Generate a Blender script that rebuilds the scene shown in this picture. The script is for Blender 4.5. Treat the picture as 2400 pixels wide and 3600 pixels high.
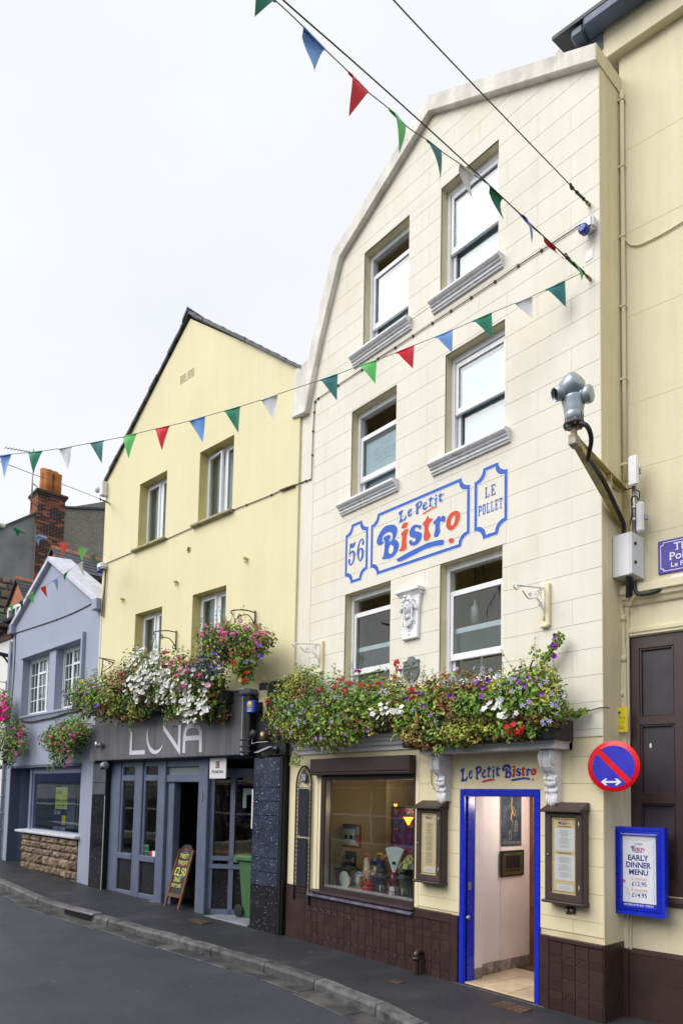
import bpy,bmesh,math,random
from mathutils import Vector,Matrix,geometry
for o in list(bpy.data.objects): bpy.data.objects.remove(o)
random.seed(11)
rnd = random.random
def ru(a,b): return a + (b - a) * rnd()
SC = bpy.context.scene
COL = SC.collection
PI = math.pi

# ------------------------------------------------------------------ camera
FPX,PPX,PPY,CAMZ = 2400.0,1200.0,2639.0,2.0      # focal length and optical centre of the 2400 x 3600 photograph
ROT = Matrix(((0.65623529,0.03872625,0.75356189),
              (0.75429014,-0.06019305,-0.6537761),
              (0.02004089,0.99743525,-0.06871163)))
cd = bpy.data.cameras.new('camera')
cam = bpy.data.objects.new('camera',cd); COL.objects.link(cam)
cam.matrix_world = Matrix.Translation((0,0,CAMZ)) @ ROT.to_4x4()
cd.sensor_fit = 'VERTICAL'; cd.sensor_height = 36.0; cd.lens = 24.0
cd.shift_y = (PPY - 1800.0) / 3600.0
cd.clip_start = 0.05; cd.clip_end = 900
SC.camera = cam

# ------------------------------------------------------------------ sky and sun (overcast)
SUN_EL,SUN_AZ = 42.0,197.0        # azimuth in degrees, clockwise from +Y
w = bpy.data.worlds.new('World'); SC.world = w; w.use_nodes = True
nt = w.node_tree; nt.nodes.clear()
def wn(t,**k):
    n = nt.nodes.new(t)
    for a,b in k.items(): setattr(n,a,b)
    return n
sky = wn('ShaderNodeTexSky',sky_type='NISHITA',sun_disc=False)
sky.sun_elevation = math.radians(SUN_EL); sky.sun_rotation = math.radians(SUN_AZ)
sky.air_density = 1.0; sky.dust_density = 3.0; sky.ozone_density = 1.0
tc = wn('ShaderNodeTexCoord'); mp = wn('ShaderNodeMapping'); mp.inputs['Scale'].default_value = (1.2,1.2,2.4)
nz = wn('ShaderNodeTexNoise'); nz.inputs['Scale'].default_value = 1.6; nz.inputs['Detail'].default_value = 5; nz.inputs['Roughness'].default_value = 0.55
cr = wn('ShaderNodeValToRGB')
cr.color_ramp.elements[0].position = 0.3; cr.color_ramp.elements[0].color = (0.455,0.47,0.495,1)
cr.color_ramp.elements[1].position = 0.62; cr.color_ramp.elements[1].color = (0.50,0.505,0.512,1)
sc1 = wn('ShaderNodeVectorMath',operation='SCALE'); sc1.inputs['Scale'].default_value = 10.0
mx = wn('ShaderNodeMix',data_type='RGBA'); mx.inputs[0].default_value = 0.96
bg = wn('ShaderNodeBackground'); bg.inputs['Strength'].default_value = 0.1
wo = wn('ShaderNodeOutputWorld')
L = nt.links.new
L(tc.outputs['Generated'],mp.inputs['Vector']); L(mp.outputs[0],nz.inputs['Vector']); L(nz.outputs[0],cr.inputs[0])
L(cr.outputs[0],sc1.inputs[0]); L(sky.outputs[0],mx.inputs[6]); L(sc1.outputs[0],mx.inputs[7])
L(mx.outputs[2],bg.inputs['Color']); L(bg.outputs[0],wo.inputs['Surface'])
sd = bpy.data.lights.new('sun','SUN'); sd.energy = 1.5; sd.angle = math.radians(50); sd.color = (1.0,0.97,0.93)
sun = bpy.data.objects.new('sun',sd); COL.objects.link(sun)
az,el = math.radians(SUN_AZ),math.radians(SUN_EL)
sdir = Vector((math.sin(az) * math.cos(el),math.cos(az) * math.cos(el),math.sin(el)))
sun.rotation_euler = sdir.to_track_quat('Z','Y').to_euler(); sun.location = (0,-5,25)
vs = SC.view_settings
vs.view_transform = 'Standard'; vs.look = 'None'; vs.exposure = 1.0; vs.gamma = 1.0; vs.use_curve_mapping = False
cy = SC.cycles
cy.max_bounces = 8; cy.diffuse_bounces = 4; cy.glossy_bounces = 4; cy.transparent_max_bounces = 12; cy.transmission_bounces = 4
cy.caustics_reflective = False; cy.caustics_refractive = False; cy.use_denoising = True

# ------------------------------------------------------------------ materials
MATS = {}
def lin(r,g,b):
    f = lambda c: (c / 255.0 / 12.92) if c <= 10 else ((c / 255.0 + 0.055) / 1.055) ** 2.4
    return (f(r),f(g),f(b))
def mat(name,col,rough=0.6,metal=0.0,var=0.10,vscale=3.0,bump=0.0,bscale=80.0,spec=0.4,streak=0.0,
        col2=None,c2scale=8.0,c2lo=0.5,c2hi=0.7,isl=0.0,obr=0.0,emit=0.0,coat=0.0,speck=None,speckscale=300.0,specklo=0.72,hue=0.0):
    """A procedural material: base colour, broad mottling, vertical weather streaks, a second colour in patches, per-piece variation, fine relief."""
    if name in MATS: return MATS[name]
    m = bpy.data.materials.new(name); m.use_nodes = True; t = m.node_tree; t.nodes.clear()
    def N(ty,**k):
        n = t.nodes.new(ty)
        for a,b in k.items(): setattr(n,a,b)
        return n
    out = N('ShaderNodeOutputMaterial'); bs = N('ShaderNodeBsdfPrincipled')
    t.links.new(bs.outputs[0],out.inputs['Surface'])
    bs.inputs['Roughness'].default_value = rough; bs.inputs['Metallic'].default_value = metal
    bs.inputs['Specular IOR Level'].default_value = spec
    if coat: bs.inputs['Coat Weight'].default_value = coat; bs.inputs['Coat Roughness'].default_value = 0.12
    tc = N('ShaderNodeTexCoord')
    def noise(scale,det=4,vec=None,rough=0.55):
        n = N('ShaderNodeTexNoise'); n.inputs['Scale'].default_value = scale; n.inputs['Detail'].default_value = det; n.inputs['Roughness'].default_value = rough
        t.links.new(vec if vec else tc.outputs['Object'],n.inputs['Vector']); return n.outputs[0]
    def rng(src,a,b,lo=0.3,hi=0.7):
        r = N('ShaderNodeMapRange'); r.inputs[1].default_value = lo; r.inputs[2].default_value = hi; r.inputs[3].default_value = a; r.inputs[4].default_value = b
        t.links.new(src,r.inputs[0]); return r.outputs[0]
    base = N('ShaderNodeRGB'); base.outputs[0].default_value = (*col,1); cur = base.outputs[0]
    def mixc(fac,a,b,mode='MIX'):
        x = N('ShaderNodeMix',data_type='RGBA',blend_type=mode)
        if isinstance(fac,float): x.inputs[0].default_value = fac
        else: t.links.new(fac,x.inputs[0])
        t.links.new(a,x.inputs[6])
        if isinstance(b,tuple): x.inputs[7].default_value = (*b,1)
        else: t.links.new(b,x.inputs[7])
        return x.outputs[2]
    if col2: cur = mixc(rng(noise(c2scale,6),0,1,c2lo,c2hi),cur,col2)
    def mul(cur,val):
        x = N('ShaderNodeVectorMath',operation='SCALE'); t.links.new(cur,x.inputs[0]); t.links.new(val,x.inputs['Scale']); return x.outputs[0]
    if var: cur = mul(cur,rng(noise(vscale,6),1 - var,1 + var))
    if streak:
        mpp = N('ShaderNodeMapping'); mpp.inputs['Scale'].default_value = (9,9,0.5); t.links.new(tc.outputs['Object'],mpp.inputs['Vector'])
        cur = mul(cur,rng(noise(1.0,5,mpp.outputs[0]),1 - streak,1 + streak * 0.3,0.35,0.65))
    if isl:
        g = N('ShaderNodeNewGeometry'); cur = mul(cur,rng(g.outputs['Random Per Island'],1 - isl,1 + isl,0,1))
        if hue:
            h = N('ShaderNodeHueSaturation'); wn2 = N('ShaderNodeTexWhiteNoise',noise_dimensions='1D'); t.links.new(g.outputs['Random Per Island'],wn2.inputs['W'])
            t.links.new(rng(wn2.outputs[0],0.5 - hue,0.5 + hue,0,1),h.inputs['Hue']); t.links.new(cur,h.inputs['Color']); cur = h.outputs[0]
    if obr:
        oi = N('ShaderNodeObjectInfo'); cur = mul(cur,rng(oi.outputs['Random'],1 - obr,1 + obr,0,1))
    if speck:
        vo = noise(speckscale,1); cur = mixc(rng(vo,0,1,specklo,specklo + 0.03),cur,speck)
    t.links.new(cur,bs.inputs['Base Color'])
    if bump:
        bm = N('ShaderNodeBump'); bm.inputs['Strength'].default_value = min(1.0,bump); bm.inputs['Distance'].default_value = 0.01
        t.links.new(noise(bscale,5),bm.inputs['Height']); t.links.new(bm.outputs[0],bs.inputs['Normal'])
    if rough < 0.75 and rough > 0.08:
        t.links.new(rng(noise(vscale * 3,4),max(0.03,rough - 0.06),min(1,rough + 0.06)),bs.inputs['Roughness'])
    if emit:
        bs.inputs['Emission Color'].default_value = (*col,1); bs.inputs['Emission Strength'].default_value = emit
    MATS[name] = m; return m
def glass(name,tint=(0.9,0.93,0.92),refl=1.0):
    if name in MATS: return MATS[name]
    m = bpy.data.materials.new(name); m.use_nodes = True; t = m.node_tree; t.nodes.clear()
    out = t.nodes.new('ShaderNodeOutputMaterial'); mxs = t.nodes.new('ShaderNodeMixShader')
    tr = t.nodes.new('ShaderNodeBsdfTransparent'); gl = t.nodes.new('ShaderNodeBsdfGlossy'); ge = t.nodes.new('ShaderNodeNewGeometry')
    tr.inputs[0].default_value = (*tint,1); gl.inputs['Roughness'].default_value = 0.015; l = t.links.new
    def mth(op,a,c=None):
        n = t.nodes.new('ShaderNodeMath'); n.operation = op; l(a,n.inputs[0])
        if c is not None: n.inputs[1].default_value = c
        return n.outputs[0]
    dt = t.nodes.new('ShaderNodeVectorMath'); dt.operation = 'DOT_PRODUCT'; l(ge.outputs['Normal'],dt.inputs[0]); l(ge.outputs['Incoming'],dt.inputs[1])
    om = t.nodes.new('ShaderNodeMath'); om.operation = 'SUBTRACT'; om.inputs[0].default_value = 1; l(mth('ABSOLUTE',dt.outputs['Value']),om.inputs[1])
    fac = mth('MULTIPLY',mth('ADD',mth('MULTIPLY',mth('POWER',om.outputs[0],5),0.95),0.045),refl)      # thin sheet: the same from both sides
    tcn = t.nodes.new('ShaderNodeTexCoord'); nn = t.nodes.new('ShaderNodeTexNoise'); nn.inputs['Scale'].default_value = 1.5
    bp = t.nodes.new('ShaderNodeBump'); bp.inputs['Strength'].default_value = 0.04; bp.inputs['Distance'].default_value = 0.05
    l(tcn.outputs['Object'],nn.inputs['Vector']); l(nn.outputs[0],bp.inputs['Height']); l(bp.outputs[0],gl.inputs['Normal'])
    l(fac,mxs.inputs[0]); l(tr.outputs[0],mxs.inputs[1]); l(gl.outputs[0],mxs.inputs[2]); l(mxs.outputs[0],out.inputs['Surface'])
    MATS[name] = m; return m

# ------------------------------------------------------------------ planes and frames
class Plane:
    """A vertical plane (a facade, a hanging line): s runs along it to the right, off is the distance in front of it, z is height."""
    def __init__(p,x,y,ang=0.0):
        p.o = Vector((x,y)); p.a = ang; p.u = Vector((math.cos(ang),math.sin(ang))); p.n = Vector((math.sin(ang),-math.cos(ang)))
    def w(p,s,off,z):
        q = p.o + p.u * s + p.n * off
        return Vector((q.x,q.y,z))
    def at(p,px,py,off=0.0):
        r = ROT @ Vector((px - PPX,-(py - PPY),-FPX))
        nn = p.n.x * r.x + p.n.y * r.y
        t = (p.n.dot(p.o) + off) / nn
        q = Vector((r.x * t,r.y * t))
        return ((q - p.o).dot(p.u),r.z * t + CAMZ)
def through(a,b):
    """Plane through two plan points, s = 0 at a."""
    return Plane(a[0],a[1],math.atan2(b[1] - a[1],b[0] - a[0]))
def ray(px,py): return ROT @ Vector((px - PPX,-(py - PPY),-FPX))
def on_z(px,py,z):
    r = ray(px,py); t = (z - CAMZ) / r.z; return Vector((r.x * t,r.y * t,z))
def gz(x): return 0.0 if x > -8 else 0.0275 * (-8 - x)
def props(o,label=None,cat=None,group=None,kind=None):
    for k,v in (('label',label),('category',cat),('group',group),('kind',kind)):
        if v: o[k] = v
    return o
class T:
    """A thing: an Empty at its base (or the single mesh itself) that carries the label; parts are built in its frame."""
    def __init__(t,name,label=None,cat=None,P=None,s=0.0,z=0.0,off=0.0,group=None,kind=None,rz=None,empty=True):
        t.P = P or Plane(0,0,0); t.s,t.z,t.off = s,z,off
        t.name,t.info = name,(label,cat,group,kind)
        t.loc = t.P.w(s,off,z); t.rz = t.P.a
        t.e = None
        if empty:
            t.e = bpy.data.objects.new(name,None); t.e.empty_display_size = 0.1; COL.objects.link(t.e)
            t.e.location = t.loc; t.e.rotation_euler = (0,0,t.rz); props(t.e,*t.info)
TESS = {}
def smooth_loop(pts,n=4):
    out = []; N = len(pts)
    for i in range(N):
        p0,p1,p2,p3 = [Vector(pts[(i + k) % N][:2]) for k in (-1,0,1,2)]
        for j in range(n):
            t = j / n
            out.append(tuple(0.5 * ((2 * p1) + (p2 - p0) * t + (2 * p0 - 5 * p1 + 4 * p2 - p3) * t * t + (3 * p1 - p0 - 3 * p2 + p3) * t ** 3)))
    return out
def smooth_path(pts,n=6):
    out = []; N = len(pts); V = [Vector(p) for p in pts]
    for i in range(N - 1):
        p0 = V[max(0,i - 1)]; p1 = V[i]; p2 = V[i + 1]; p3 = V[min(N - 1,i + 2)]
        for j in range(n):
            t = j / n
            out.append(0.5 * ((2 * p1) + (p2 - p0) * t + (2 * p0 - 5 * p1 + 4 * p2 - p3) * t * t + (3 * p1 - p0 - 3 * p2 + p3) * t ** 3))
    out.append(V[-1]); return out
TEXTS = {}
def text_mesh(body,bold=0.0):
    k = (body,bold)
    if k not in TEXTS:
        c = bpy.data.curves.new('lettering','FONT'); c.body = body; c.offset = bold; c.resolution_u = 3
        o = bpy.data.objects.new('lettering',c); me = o.to_mesh()
        TEXTS[k] = ([(v.co.x,v.co.y) for v in me.vertices],[tuple(p.vertices) for p in me.polygons])
        o.to_mesh_clear(); bpy.data.objects.remove(o); bpy.data.curves.remove(c)
    return TEXTS[k]
class MB:
    """Collects geometry in (s, off, z) of the thing's plane and links it as one mesh object."""
    def __init__(b): b.v,b.f,b.m,b.sm = [],[],[],[]; b.mi = 0; b.M = None; b.smooth = False
    def V(b,p):
        p = Vector(p)
        if b.M is not None: p = b.M @ p
        b.v.append(p); return len(b.v) - 1
    def F(b,idx,mi=None): b.f.append(tuple(idx)); b.m.append(b.mi if mi is None else mi); b.sm.append(b.smooth)
    def face(b,pts): b.F([b.V(p) for p in pts]); return b
    def box(b,x0,x1,y0,y1,z0,z1):
        i = [b.V(p) for p in ((x0,y0,z0),(x1,y0,z0),(x1,y1,z0),(x0,y1,z0),(x0,y0,z1),(x1,y0,z1),(x1,y1,z1),(x0,y1,z1))]
        for q in ((0,3,2,1),(4,5,6,7),(0,1,5,4),(1,2,6,5),(2,3,7,6),(3,0,4,7)): b.F([i[k] for k in q])
        return b
    def hexa(b,lo,hi):
        """Two quads (4 points each) joined."""
        i = [b.V(p) for p in lo] + [b.V(p) for p in hi]
        for q in ((0,3,2,1),(4,5,6,7),(0,1,5,4),(1,2,6,5),(2,3,7,6),(3,0,4,7)): b.F([i[k] for k in q])
        return b
    def flat(b,loops,y):
        """Flat sheet in the plane with holes (loops of (x, z))."""
        tri = geometry.tessellate_polygon([[Vector((p[0],p[1],0)) for p in lp] for lp in loops])
        pts = [p for lp in loops for p in lp]; base = [b.V((p[0],y,p[1])) for p in pts]
        for t in tri: b.F([base[k] for k in t])
        return b
    def extr(b,loops,y0,y1,side=None,hole=None,back=True):
        """Extruded polygon with holes between y0 (back) and y1 (front)."""
        tri = geometry.tessellate_polygon([[Vector((p[0],p[1],0)) for p in lp] for lp in loops])
        pts = [p for lp in loops for p in lp]
        A = [b.V((p[0],y0,p[1])) for p in pts]; B = [b.V((p[0],y1,p[1])) for p in pts]
        for t in tri:
            b.F([B[k] for k in t])
            if back: b.F([A[k] for k in reversed(t)])
        n = 0
        for li,lp in enumerate(loops):
            mi = hole if (li and hole is not None) else side
            for k in range(len(lp)):
                a,c = n + k,n + (k + 1) % len(lp)
                b.F((A[a],A[c],B[c],B[a]),mi)
            n += len(lp)
        return b
    def profile(b,prof,s0,s1,closed=True):
        """Moulding: profile of (off, z) run from s0 to s1, ends capped."""
        A = [b.V((s0,p[0],p[1])) for p in prof]; B = [b.V((s1,p[0],p[1])) for p in prof]; n = len(prof)
        for k in range(n): b.F((A[k],A[(k + 1) % n],B[(k + 1) % n],B[k]))
        b.F(A[::-1]); b.F(B); return b
    def tube(b,pts,r,n=6,cap=True):
        pts = [Vector(p) for p in pts]; rs = r if isinstance(r,(list,tuple)) else [r] * len(pts); rings = []
        up = None
        for i,p in enumerate(pts):
            d = (pts[min(i + 1,len(pts) - 1)] - pts[max(i - 1,0)])
            if d.length < 1e-9: d = Vector((0,0,1))
            d.normalize()
            if up is None: up = Vector((0,0,1)) if abs(d.z) < 0.9 else Vector((1,0,0))
            x = d.cross(up)
            if x.length < 1e-6: up = Vector((1,0,0)) if abs(d.x) < 0.9 else Vector((0,1,0)); x = d.cross(up)
            x.normalize(); yv = x.cross(d); up = yv
            rings.append([b.V(p + x * (math.cos(2 * PI * k / n) * rs[i]) + yv * (math.sin(2 * PI * k / n) * rs[i])) for k in range(n)])
        s = b.smooth; b.smooth = True
        for i in range(len(rings) - 1):
            for k in range(n): b.F((rings[i][k],rings[i][(k + 1) % n],rings[i + 1][(k + 1) % n],rings[i + 1][k]))
        b.smooth = s
        if cap and n > 2: b.F(rings[0][::-1]); b.F(rings[-1])
        return b
    def lathe(b,c,prof,n=16,axis='z',sx=1.0,sy=1.0):
        c = Vector(c); rings = []
        for r,h in prof:
            ring = []
            for k in range(n):
                a = 2 * PI * k / n; x,y = math.cos(a) * r * sx,math.sin(a) * r * sy
                p = {'z': (x,y,h),'y': (x,h,y),'x': (h,x,y)}[axis]
                ring.append(b.V(c + Vector(p)))
            rings.append(ring)
        s = b.smooth; b.smooth = True
        for i in range(len(rings) - 1):
            for k in range(n): b.F((rings[i][k],rings[i][(k + 1) % n],rings[i + 1][(k + 1) % n],rings[i + 1][k]))
        b.smooth = s
        if prof[0][0] > 1e-5: b.F(rings[0][::-1])
        if prof[-1][0] > 1e-5: b.F(rings[-1])
        return b
    def ball(b,c,rx,ry=None,rz=None,n=12,m=7):
        ry = rx if ry is None else ry; rz = rx if rz is None else rz
        c = Vector(c); rings = []
        for i in range(m + 1):
            a = -PI / 2 + PI * i / m; h,r = math.sin(a),max(math.cos(a),1e-4)
            rings.append([b.V(c + Vector((math.cos(2 * PI * k / n) * r * rx,math.sin(2 * PI * k / n) * r * ry,h * rz))) for k in range(n)])
        s = b.smooth; b.smooth = True
        for i in range(m):
            for k in range(n): b.F((rings[i][k],rings[i][(k + 1) % n],rings[i + 1][(k + 1) % n],rings[i + 1][k]))
        b.smooth = s; return b
    def text(b,body,x0,x1,z0,z1,y,bold=0.0,fitw=True,mirror=False):
        vs_,fs_ = text_mesh(body,bold)
        xa,xb = min(p[0] for p in vs_),max(p[0] for p in vs_); za,zb = min(p[1] for p in vs_),max(p[1] for p in vs_)
        sz = (z1 - z0) / (zb - za); sx = (x1 - x0) / (xb - xa) if fitw else sz
        ox = x0 if fitw else (x0 + x1) / 2 - (xb - xa) * sx / 2
        base = [b.V((ox + ((xb - p[0]) if mirror else (p[0] - xa)) * sx,y,z0 + (p[1] - za) * sz)) for p in vs_]
        for f in fs_: b.F([base[k] for k in f])
        return b
    def build(b,name,mats,t,parent=None,bevel=0.0,label=None,kind=None,single=False,seg=1,flip=True):
        me = bpy.data.meshes.new(name)
        loc = [(p.x - t.s,-(p.y - t.off),p.z - t.z) for p in b.v]
        me.from_pydata(loc,[],b.f)
        for m_ in (mats if isinstance(mats,(list,tuple)) else [mats]): me.materials.append(m_)
        me.polygons.foreach_set('material_index',b.m); me.polygons.foreach_set('use_smooth',b.sm)
        bm = bmesh.new(); bm.from_mesh(me)
        bmesh.ops.remove_doubles(bm,verts=bm.verts,dist=1e-5)
        bmesh.ops.recalc_face_normals(bm,faces=bm.faces)
        if bevel:
            ed = [e for e in bm.edges if len(e.link_faces) == 2 and e.calc_face_angle(0) > 0.6]
            bmesh.ops.bevel(bm,geom=ed,offset=bevel,segments=seg,affect='EDGES',clamp_overlap=True)
        bm.to_mesh(me); bm.free()
        o = bpy.data.objects.new(name,me); COL.objects.link(o)
        if single:
            o.location = t.loc; o.rotation_euler = (0,0,t.rz); props(o,*t.info); t.e = o
        else:
            o.parent = parent or t.e
        if label: o['label'] = label
        if kind: o['kind'] = kind
        return o
def dup(o,parent=None,loc=None,label=None):
    c = o.copy(); COL.objects.link(c)
    if parent is not None: c.parent = parent
    if loc is not None: c.location = loc
    if label: c['label'] = label
    for ch in list(o.children): dup(ch,c)
    return c
def rect(x0,x1,z0,z1): return [(x0,z0),(x1,z0),(x1,z1),(x0,z1)]
def clip_convex(poly,conv):
    """Sutherland-Hodgman: poly clipped by a convex counter-clockwise polygon."""
    out = poly
    for i in range(len(conv)):
        a,c = conv[i],conv[(i + 1) % len(conv)]; inp = out; out = []
        side = lambda p: (c[0] - a[0]) * (p[1] - a[1]) - (c[1] - a[1]) * (p[0] - a[0])
        for j in range(len(inp)):
            p,q = inp[j],inp[(j + 1) % len(inp)]; sp,sq = side(p),side(q)
            if sp >= 0: out.append(p)
            if sp * sq < 0:
                t = sp / (sp - sq); out.append((p[0] + (q[0] - p[0]) * t,p[1] + (q[1] - p[1]) * t))
        if not out: return []
    return out
def minus(rs,h):
    """Rectangles minus one rectangle."""
    out = []
    for (x0,x1,z0,z1) in rs:
        hx0,hx1,hz0,hz1 = h
        if hx1 <= x0 or hx0 >= x1 or hz1 <= z0 or hz0 >= z1: out.append((x0,x1,z0,z1)); continue
        if z0 < hz0: out.append((x0,x1,z0,hz0))
        if z1 > hz1: out.append((x0,x1,hz1,z1))
        a,c = max(z0,hz0),min(z1,hz1)
        if x0 < hx0: out.append((x0,hx0,a,c))
        if x1 > hx1: out.append((hx1,x1,a,c))
    return [r for r in out if r[1] - r[0] > 0.02 and r[3] - r[2] > 0.015]
# ------------------------------------------------------------------ hand lettering (outlines drawn once, reused on the wall sign, lintel, blinds and menus)
_B0 = Plane(0,6.0,0)
def _tr(s,org,k): 
    v = [float(q) for q in s.replace('(',' ').replace(')',' ').replace(',',' ').split()]
    return [_B0.at(org[0] + v[i] / k,org[1] + v[i + 1] / k) for i in range(0,len(v),2)]
_o,_k = (1300,1650),4.3556
_RAW = [  # (group, colour, outline, hole)
 ('b',0,'110,1075 135,1010 180,930 240,870 310,850 370,850 410,880 422,930 412,990 395,1040 378,1070 410,1085 440,1120 445,1165 432,1230 400,1290 355,1340 300,1368 240,1375 190,1375 186,1360 205,1330 218,1270 225,1180 228,1130 222,1100 208,1080 208,1055 235,1025 275,1008 310,1008 318,1030 308,1060 300,1085 303,1110 325,1090 345,1050 348,1010 335,975 305,960 265,968 225,995 200,1030 190,1075 192,1095 210,1105 200,1130 180,1155 150,1165 120,1150 106,1120','303,1170 320,1157 345,1162 360,1190 360,1230 345,1275 320,1292 295,1285 285,1260 290,1215'),
 ('b',1,'483,890 490,860 520,825 560,808 580,825 575,860 550,895 515,910 490,905',None),
 ('b',1,'475,990 495,960 540,925 588,908 590,930 570,985 562,1050 562,1120 565,1190 555,1220 520,1245 475,1258 450,1255 450,1235 475,1200 487,1120 490,1050 492,1020 478,1008',None),
 ('b',0,'788,855 785,890 770,918 750,910 725,890 700,895 690,920 700,945 745,955 785,970 797,1000 790,1050 765,1105 720,1150 665,1170 620,1160 600,1130 602,1100 625,1080 645,1090 660,1112 685,1105 700,1080 690,1055 640,1045 612,1020 605,970 618,920 650,870 695,845 735,850 770,857',None),
 ('b',1,'885,705 905,745 935,755 962,752 955,780 925,815 900,860 898,900 905,950 928,1000 925,1030 900,1075 865,1098 835,1090 822,1060 825,1000 833,930 832,880 820,858 806,842 812,820 840,790 865,750',None),
 ('b',0,'968,825 975,800 1010,765 1045,720 1065,712 1080,730 1085,755 1095,725 1120,710 1150,722 1155,755 1145,790 1130,808 1105,800 1085,790 1075,810 1068,850 1068,900 1075,950 1060,990 1035,1025 1000,1040 982,1030 982,1000 995,950 1000,890 998,840 980,835',None),
 ('b',1,'1165,830 1175,770 1205,710 1250,660 1310,635 1350,640 1378,670 1380,730 1362,800 1325,870 1275,920 1230,935 1190,915 1168,880','1240,800 1255,750 1280,712 1300,712 1305,740 1295,800 1275,845 1255,858 1240,845'),
 ('b',0,'412,1375 440,1355 520,1310 620,1255 740,1195 880,1130 1000,1095 1080,1080 1125,1080 1135,1110 1125,1150 1095,1165 1000,1175 900,1205 800,1245 700,1300 580,1360 490,1405 440,1415 415,1400',None),
 ('b',1,'1203,1092 1215,1064 1245,1052 1275,1056 1288,1080 1280,1112 1250,1132 1220,1128',None),
 ('p',0,'440,665 470,638 508,620 500,650 488,700 485,740 500,768 525,755 545,715 560,705 555,740 545,770 510,795 470,815 445,822 448,800 460,770 462,730 458,700 442,690',None),
 ('p',0,'577,670 585,635 610,605 632,598 642,612 636,640 605,668 600,690 615,698 640,660 642,680 630,710 605,725 585,715','600,650 608,630 622,617 624,628 614,645'),
 ('p',0,'695,540 720,515 755,488 790,485 803,500 798,535 775,575 745,600 738,630 742,665 745,685 705,688 702,675 708,640 708,590 705,565 695,560','745,530 760,510 770,515 768,540 750,570 742,570'),
 ('p',0,'803,575 815,540 840,505 862,497 872,508 862,540 835,565 832,585 850,590 880,560 880,580 860,612 830,622 810,612','830,550 840,525 853,515 853,528 843,545'),
 ('p',0,'893,470 925,430 938,415 945,435 970,432 975,440 950,460 935,500 932,535 945,548 955,555 930,575 908,580 905,560 912,530 912,500 908,480',None),
 ('p',0,'995,405 1010,385 1028,390 1022,408 1005,418',None),
 ('p',0,'985,455 1020,430 1030,435 1022,470 1020,510 1028,535 1015,548 992,550 995,520 998,480',None),
 ('p',0,'1048,410 1075,370 1088,352 1092,375 1115,378 1132,365 1128,385 1098,405 1088,440 1092,460 1112,462 1105,490 1075,500 1058,492 1055,460 1060,430',None),
 ('p',1,'803,678 830,660 900,615 970,575 1020,560 1030,570 1015,580 950,612 890,648 840,680 812,686',None)]
LETTERS = [(g_,c_,[_tr(o_,_o,_k)] + ([_tr(h_,_o,_k)] if h_ else [])) for g_,c_,o_,h_ in _RAW]
def ccw(lp):
    a = sum(lp[i][0] * lp[(i + 1) % len(lp)][1] - lp[(i + 1) % len(lp)][0] * lp[i][1] for i in range(len(lp)))
    return lp if a > 0 else lp[::-1]
def grow(lp,d):
    lp = ccw(lp); out = []
    for i in range(len(lp)):
        a,p,c = Vector(lp[i - 1]),Vector(lp[i]),Vector(lp[(i + 1) % len(lp)])
        t = (c - a); t = t.normalized() if t.length > 1e-9 else Vector((1,0)); out.append((p.x + t.y * d,p.y - t.x * d))
    return out
def LOGO(mb,x0,x1,z0,z1,y,mb_blue=0,mb_red=1,part=None,outline=None,ol=0.006,fn=3):
    sel = [l for l in LETTERS if part is None or l[0] == part]
    P = [p for l in sel for lp in l[2] for p in lp]
    xa,xb = min(p[0] for p in P),max(p[0] for p in P); za,zb = min(p[1] for p in P),max(p[1] for p in P)
    mp_ = lambda p: (x0 + (p[0] - xa) / (xb - xa) * (x1 - x0),z0 + (p[1] - za) / (zb - za) * (z1 - z0))
    for g_,c_,loops in sel:
        lps = [smooth_loop([mp_(p) for p in lp],fn) for lp in loops]
        if outline is not None:
            mb.mi = outline; mb.flat([grow(lps[0],ol)] + [grow(l_,-ol)[::-1] for l_ in lps[1:]],y - 0.0008)
        mb.mi = mb_red if c_ else mb_blue; mb.flat(lps,y)
    mb.mi = 0
SERIF = {'L': [(.1,.26,0,1),(0,.36,.93,1),(0,.7,0,.08),(.6,.7,0,.3)],'E': [(.1,.26,0,1),(0,.7,.92,1),(0,.7,0,.08),(.6,.7,.72,1),(.6,.7,0,.28),(.2,.5,.46,.54),(.44,.5,.36,.64)],
         'P': [(.1,.26,0,1),(0,.6,.92,1),(0,.38,0,.08),(.2,.6,.42,.5),(.56,.72,.48,.94)],'O': [(.04,.2,.15,.85),(.52,.68,.15,.85),(.12,.6,0,.1),(.12,.6,.9,1),(.06,.2,.08,.2),(.52,.66,.08,.2),(.06,.2,.8,.92),(.52,.66,.8,.92)],
         'T': [(.27,.43,0,1),(0,.7,.92,1),(0,.08,.72,1),(.62,.7,.72,1),(.16,.54,0,.08)]}
def serif(mb,word,x0,x1,z0,z1,y):
    n = len(word); wd = (x1 - x0) / (n - 0.14)
    for i,ch in enumerate(word):
        for k,(a,c,d,e) in enumerate(SERIF[ch]):
            yy = y + 0.00015 * k; xx = x0 + i * wd
            mb.face([(xx + a * wd / .86 * .86,yy,z0 + d * (z1 - z0)),(xx + c * wd,yy,z0 + d * (z1 - z0)),(xx + c * wd,yy,z0 + e * (z1 - z0)),(xx + a * wd,yy,z0 + e * (z1 - z0))])
FIVE = [_tr('420,1040 405,1120 370,1195 330,1225 290,1228 270,1215 255,1380 285,1330 330,1305 375,1320 403,1370 405,1450 395,1540 365,1640 320,1715 275,1748 230,1725 205,1670 205,1600 225,1555 250,1550 265,1580 262,1620 252,1660 265,1695 290,1700 320,1665 345,1560 350,1470 345,1410 325,1365 295,1375 265,1420 240,1455 228,1450 245,1250 255,1110 300,1102 360,1090 400,1060',(1200,1780),8.4)]
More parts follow.
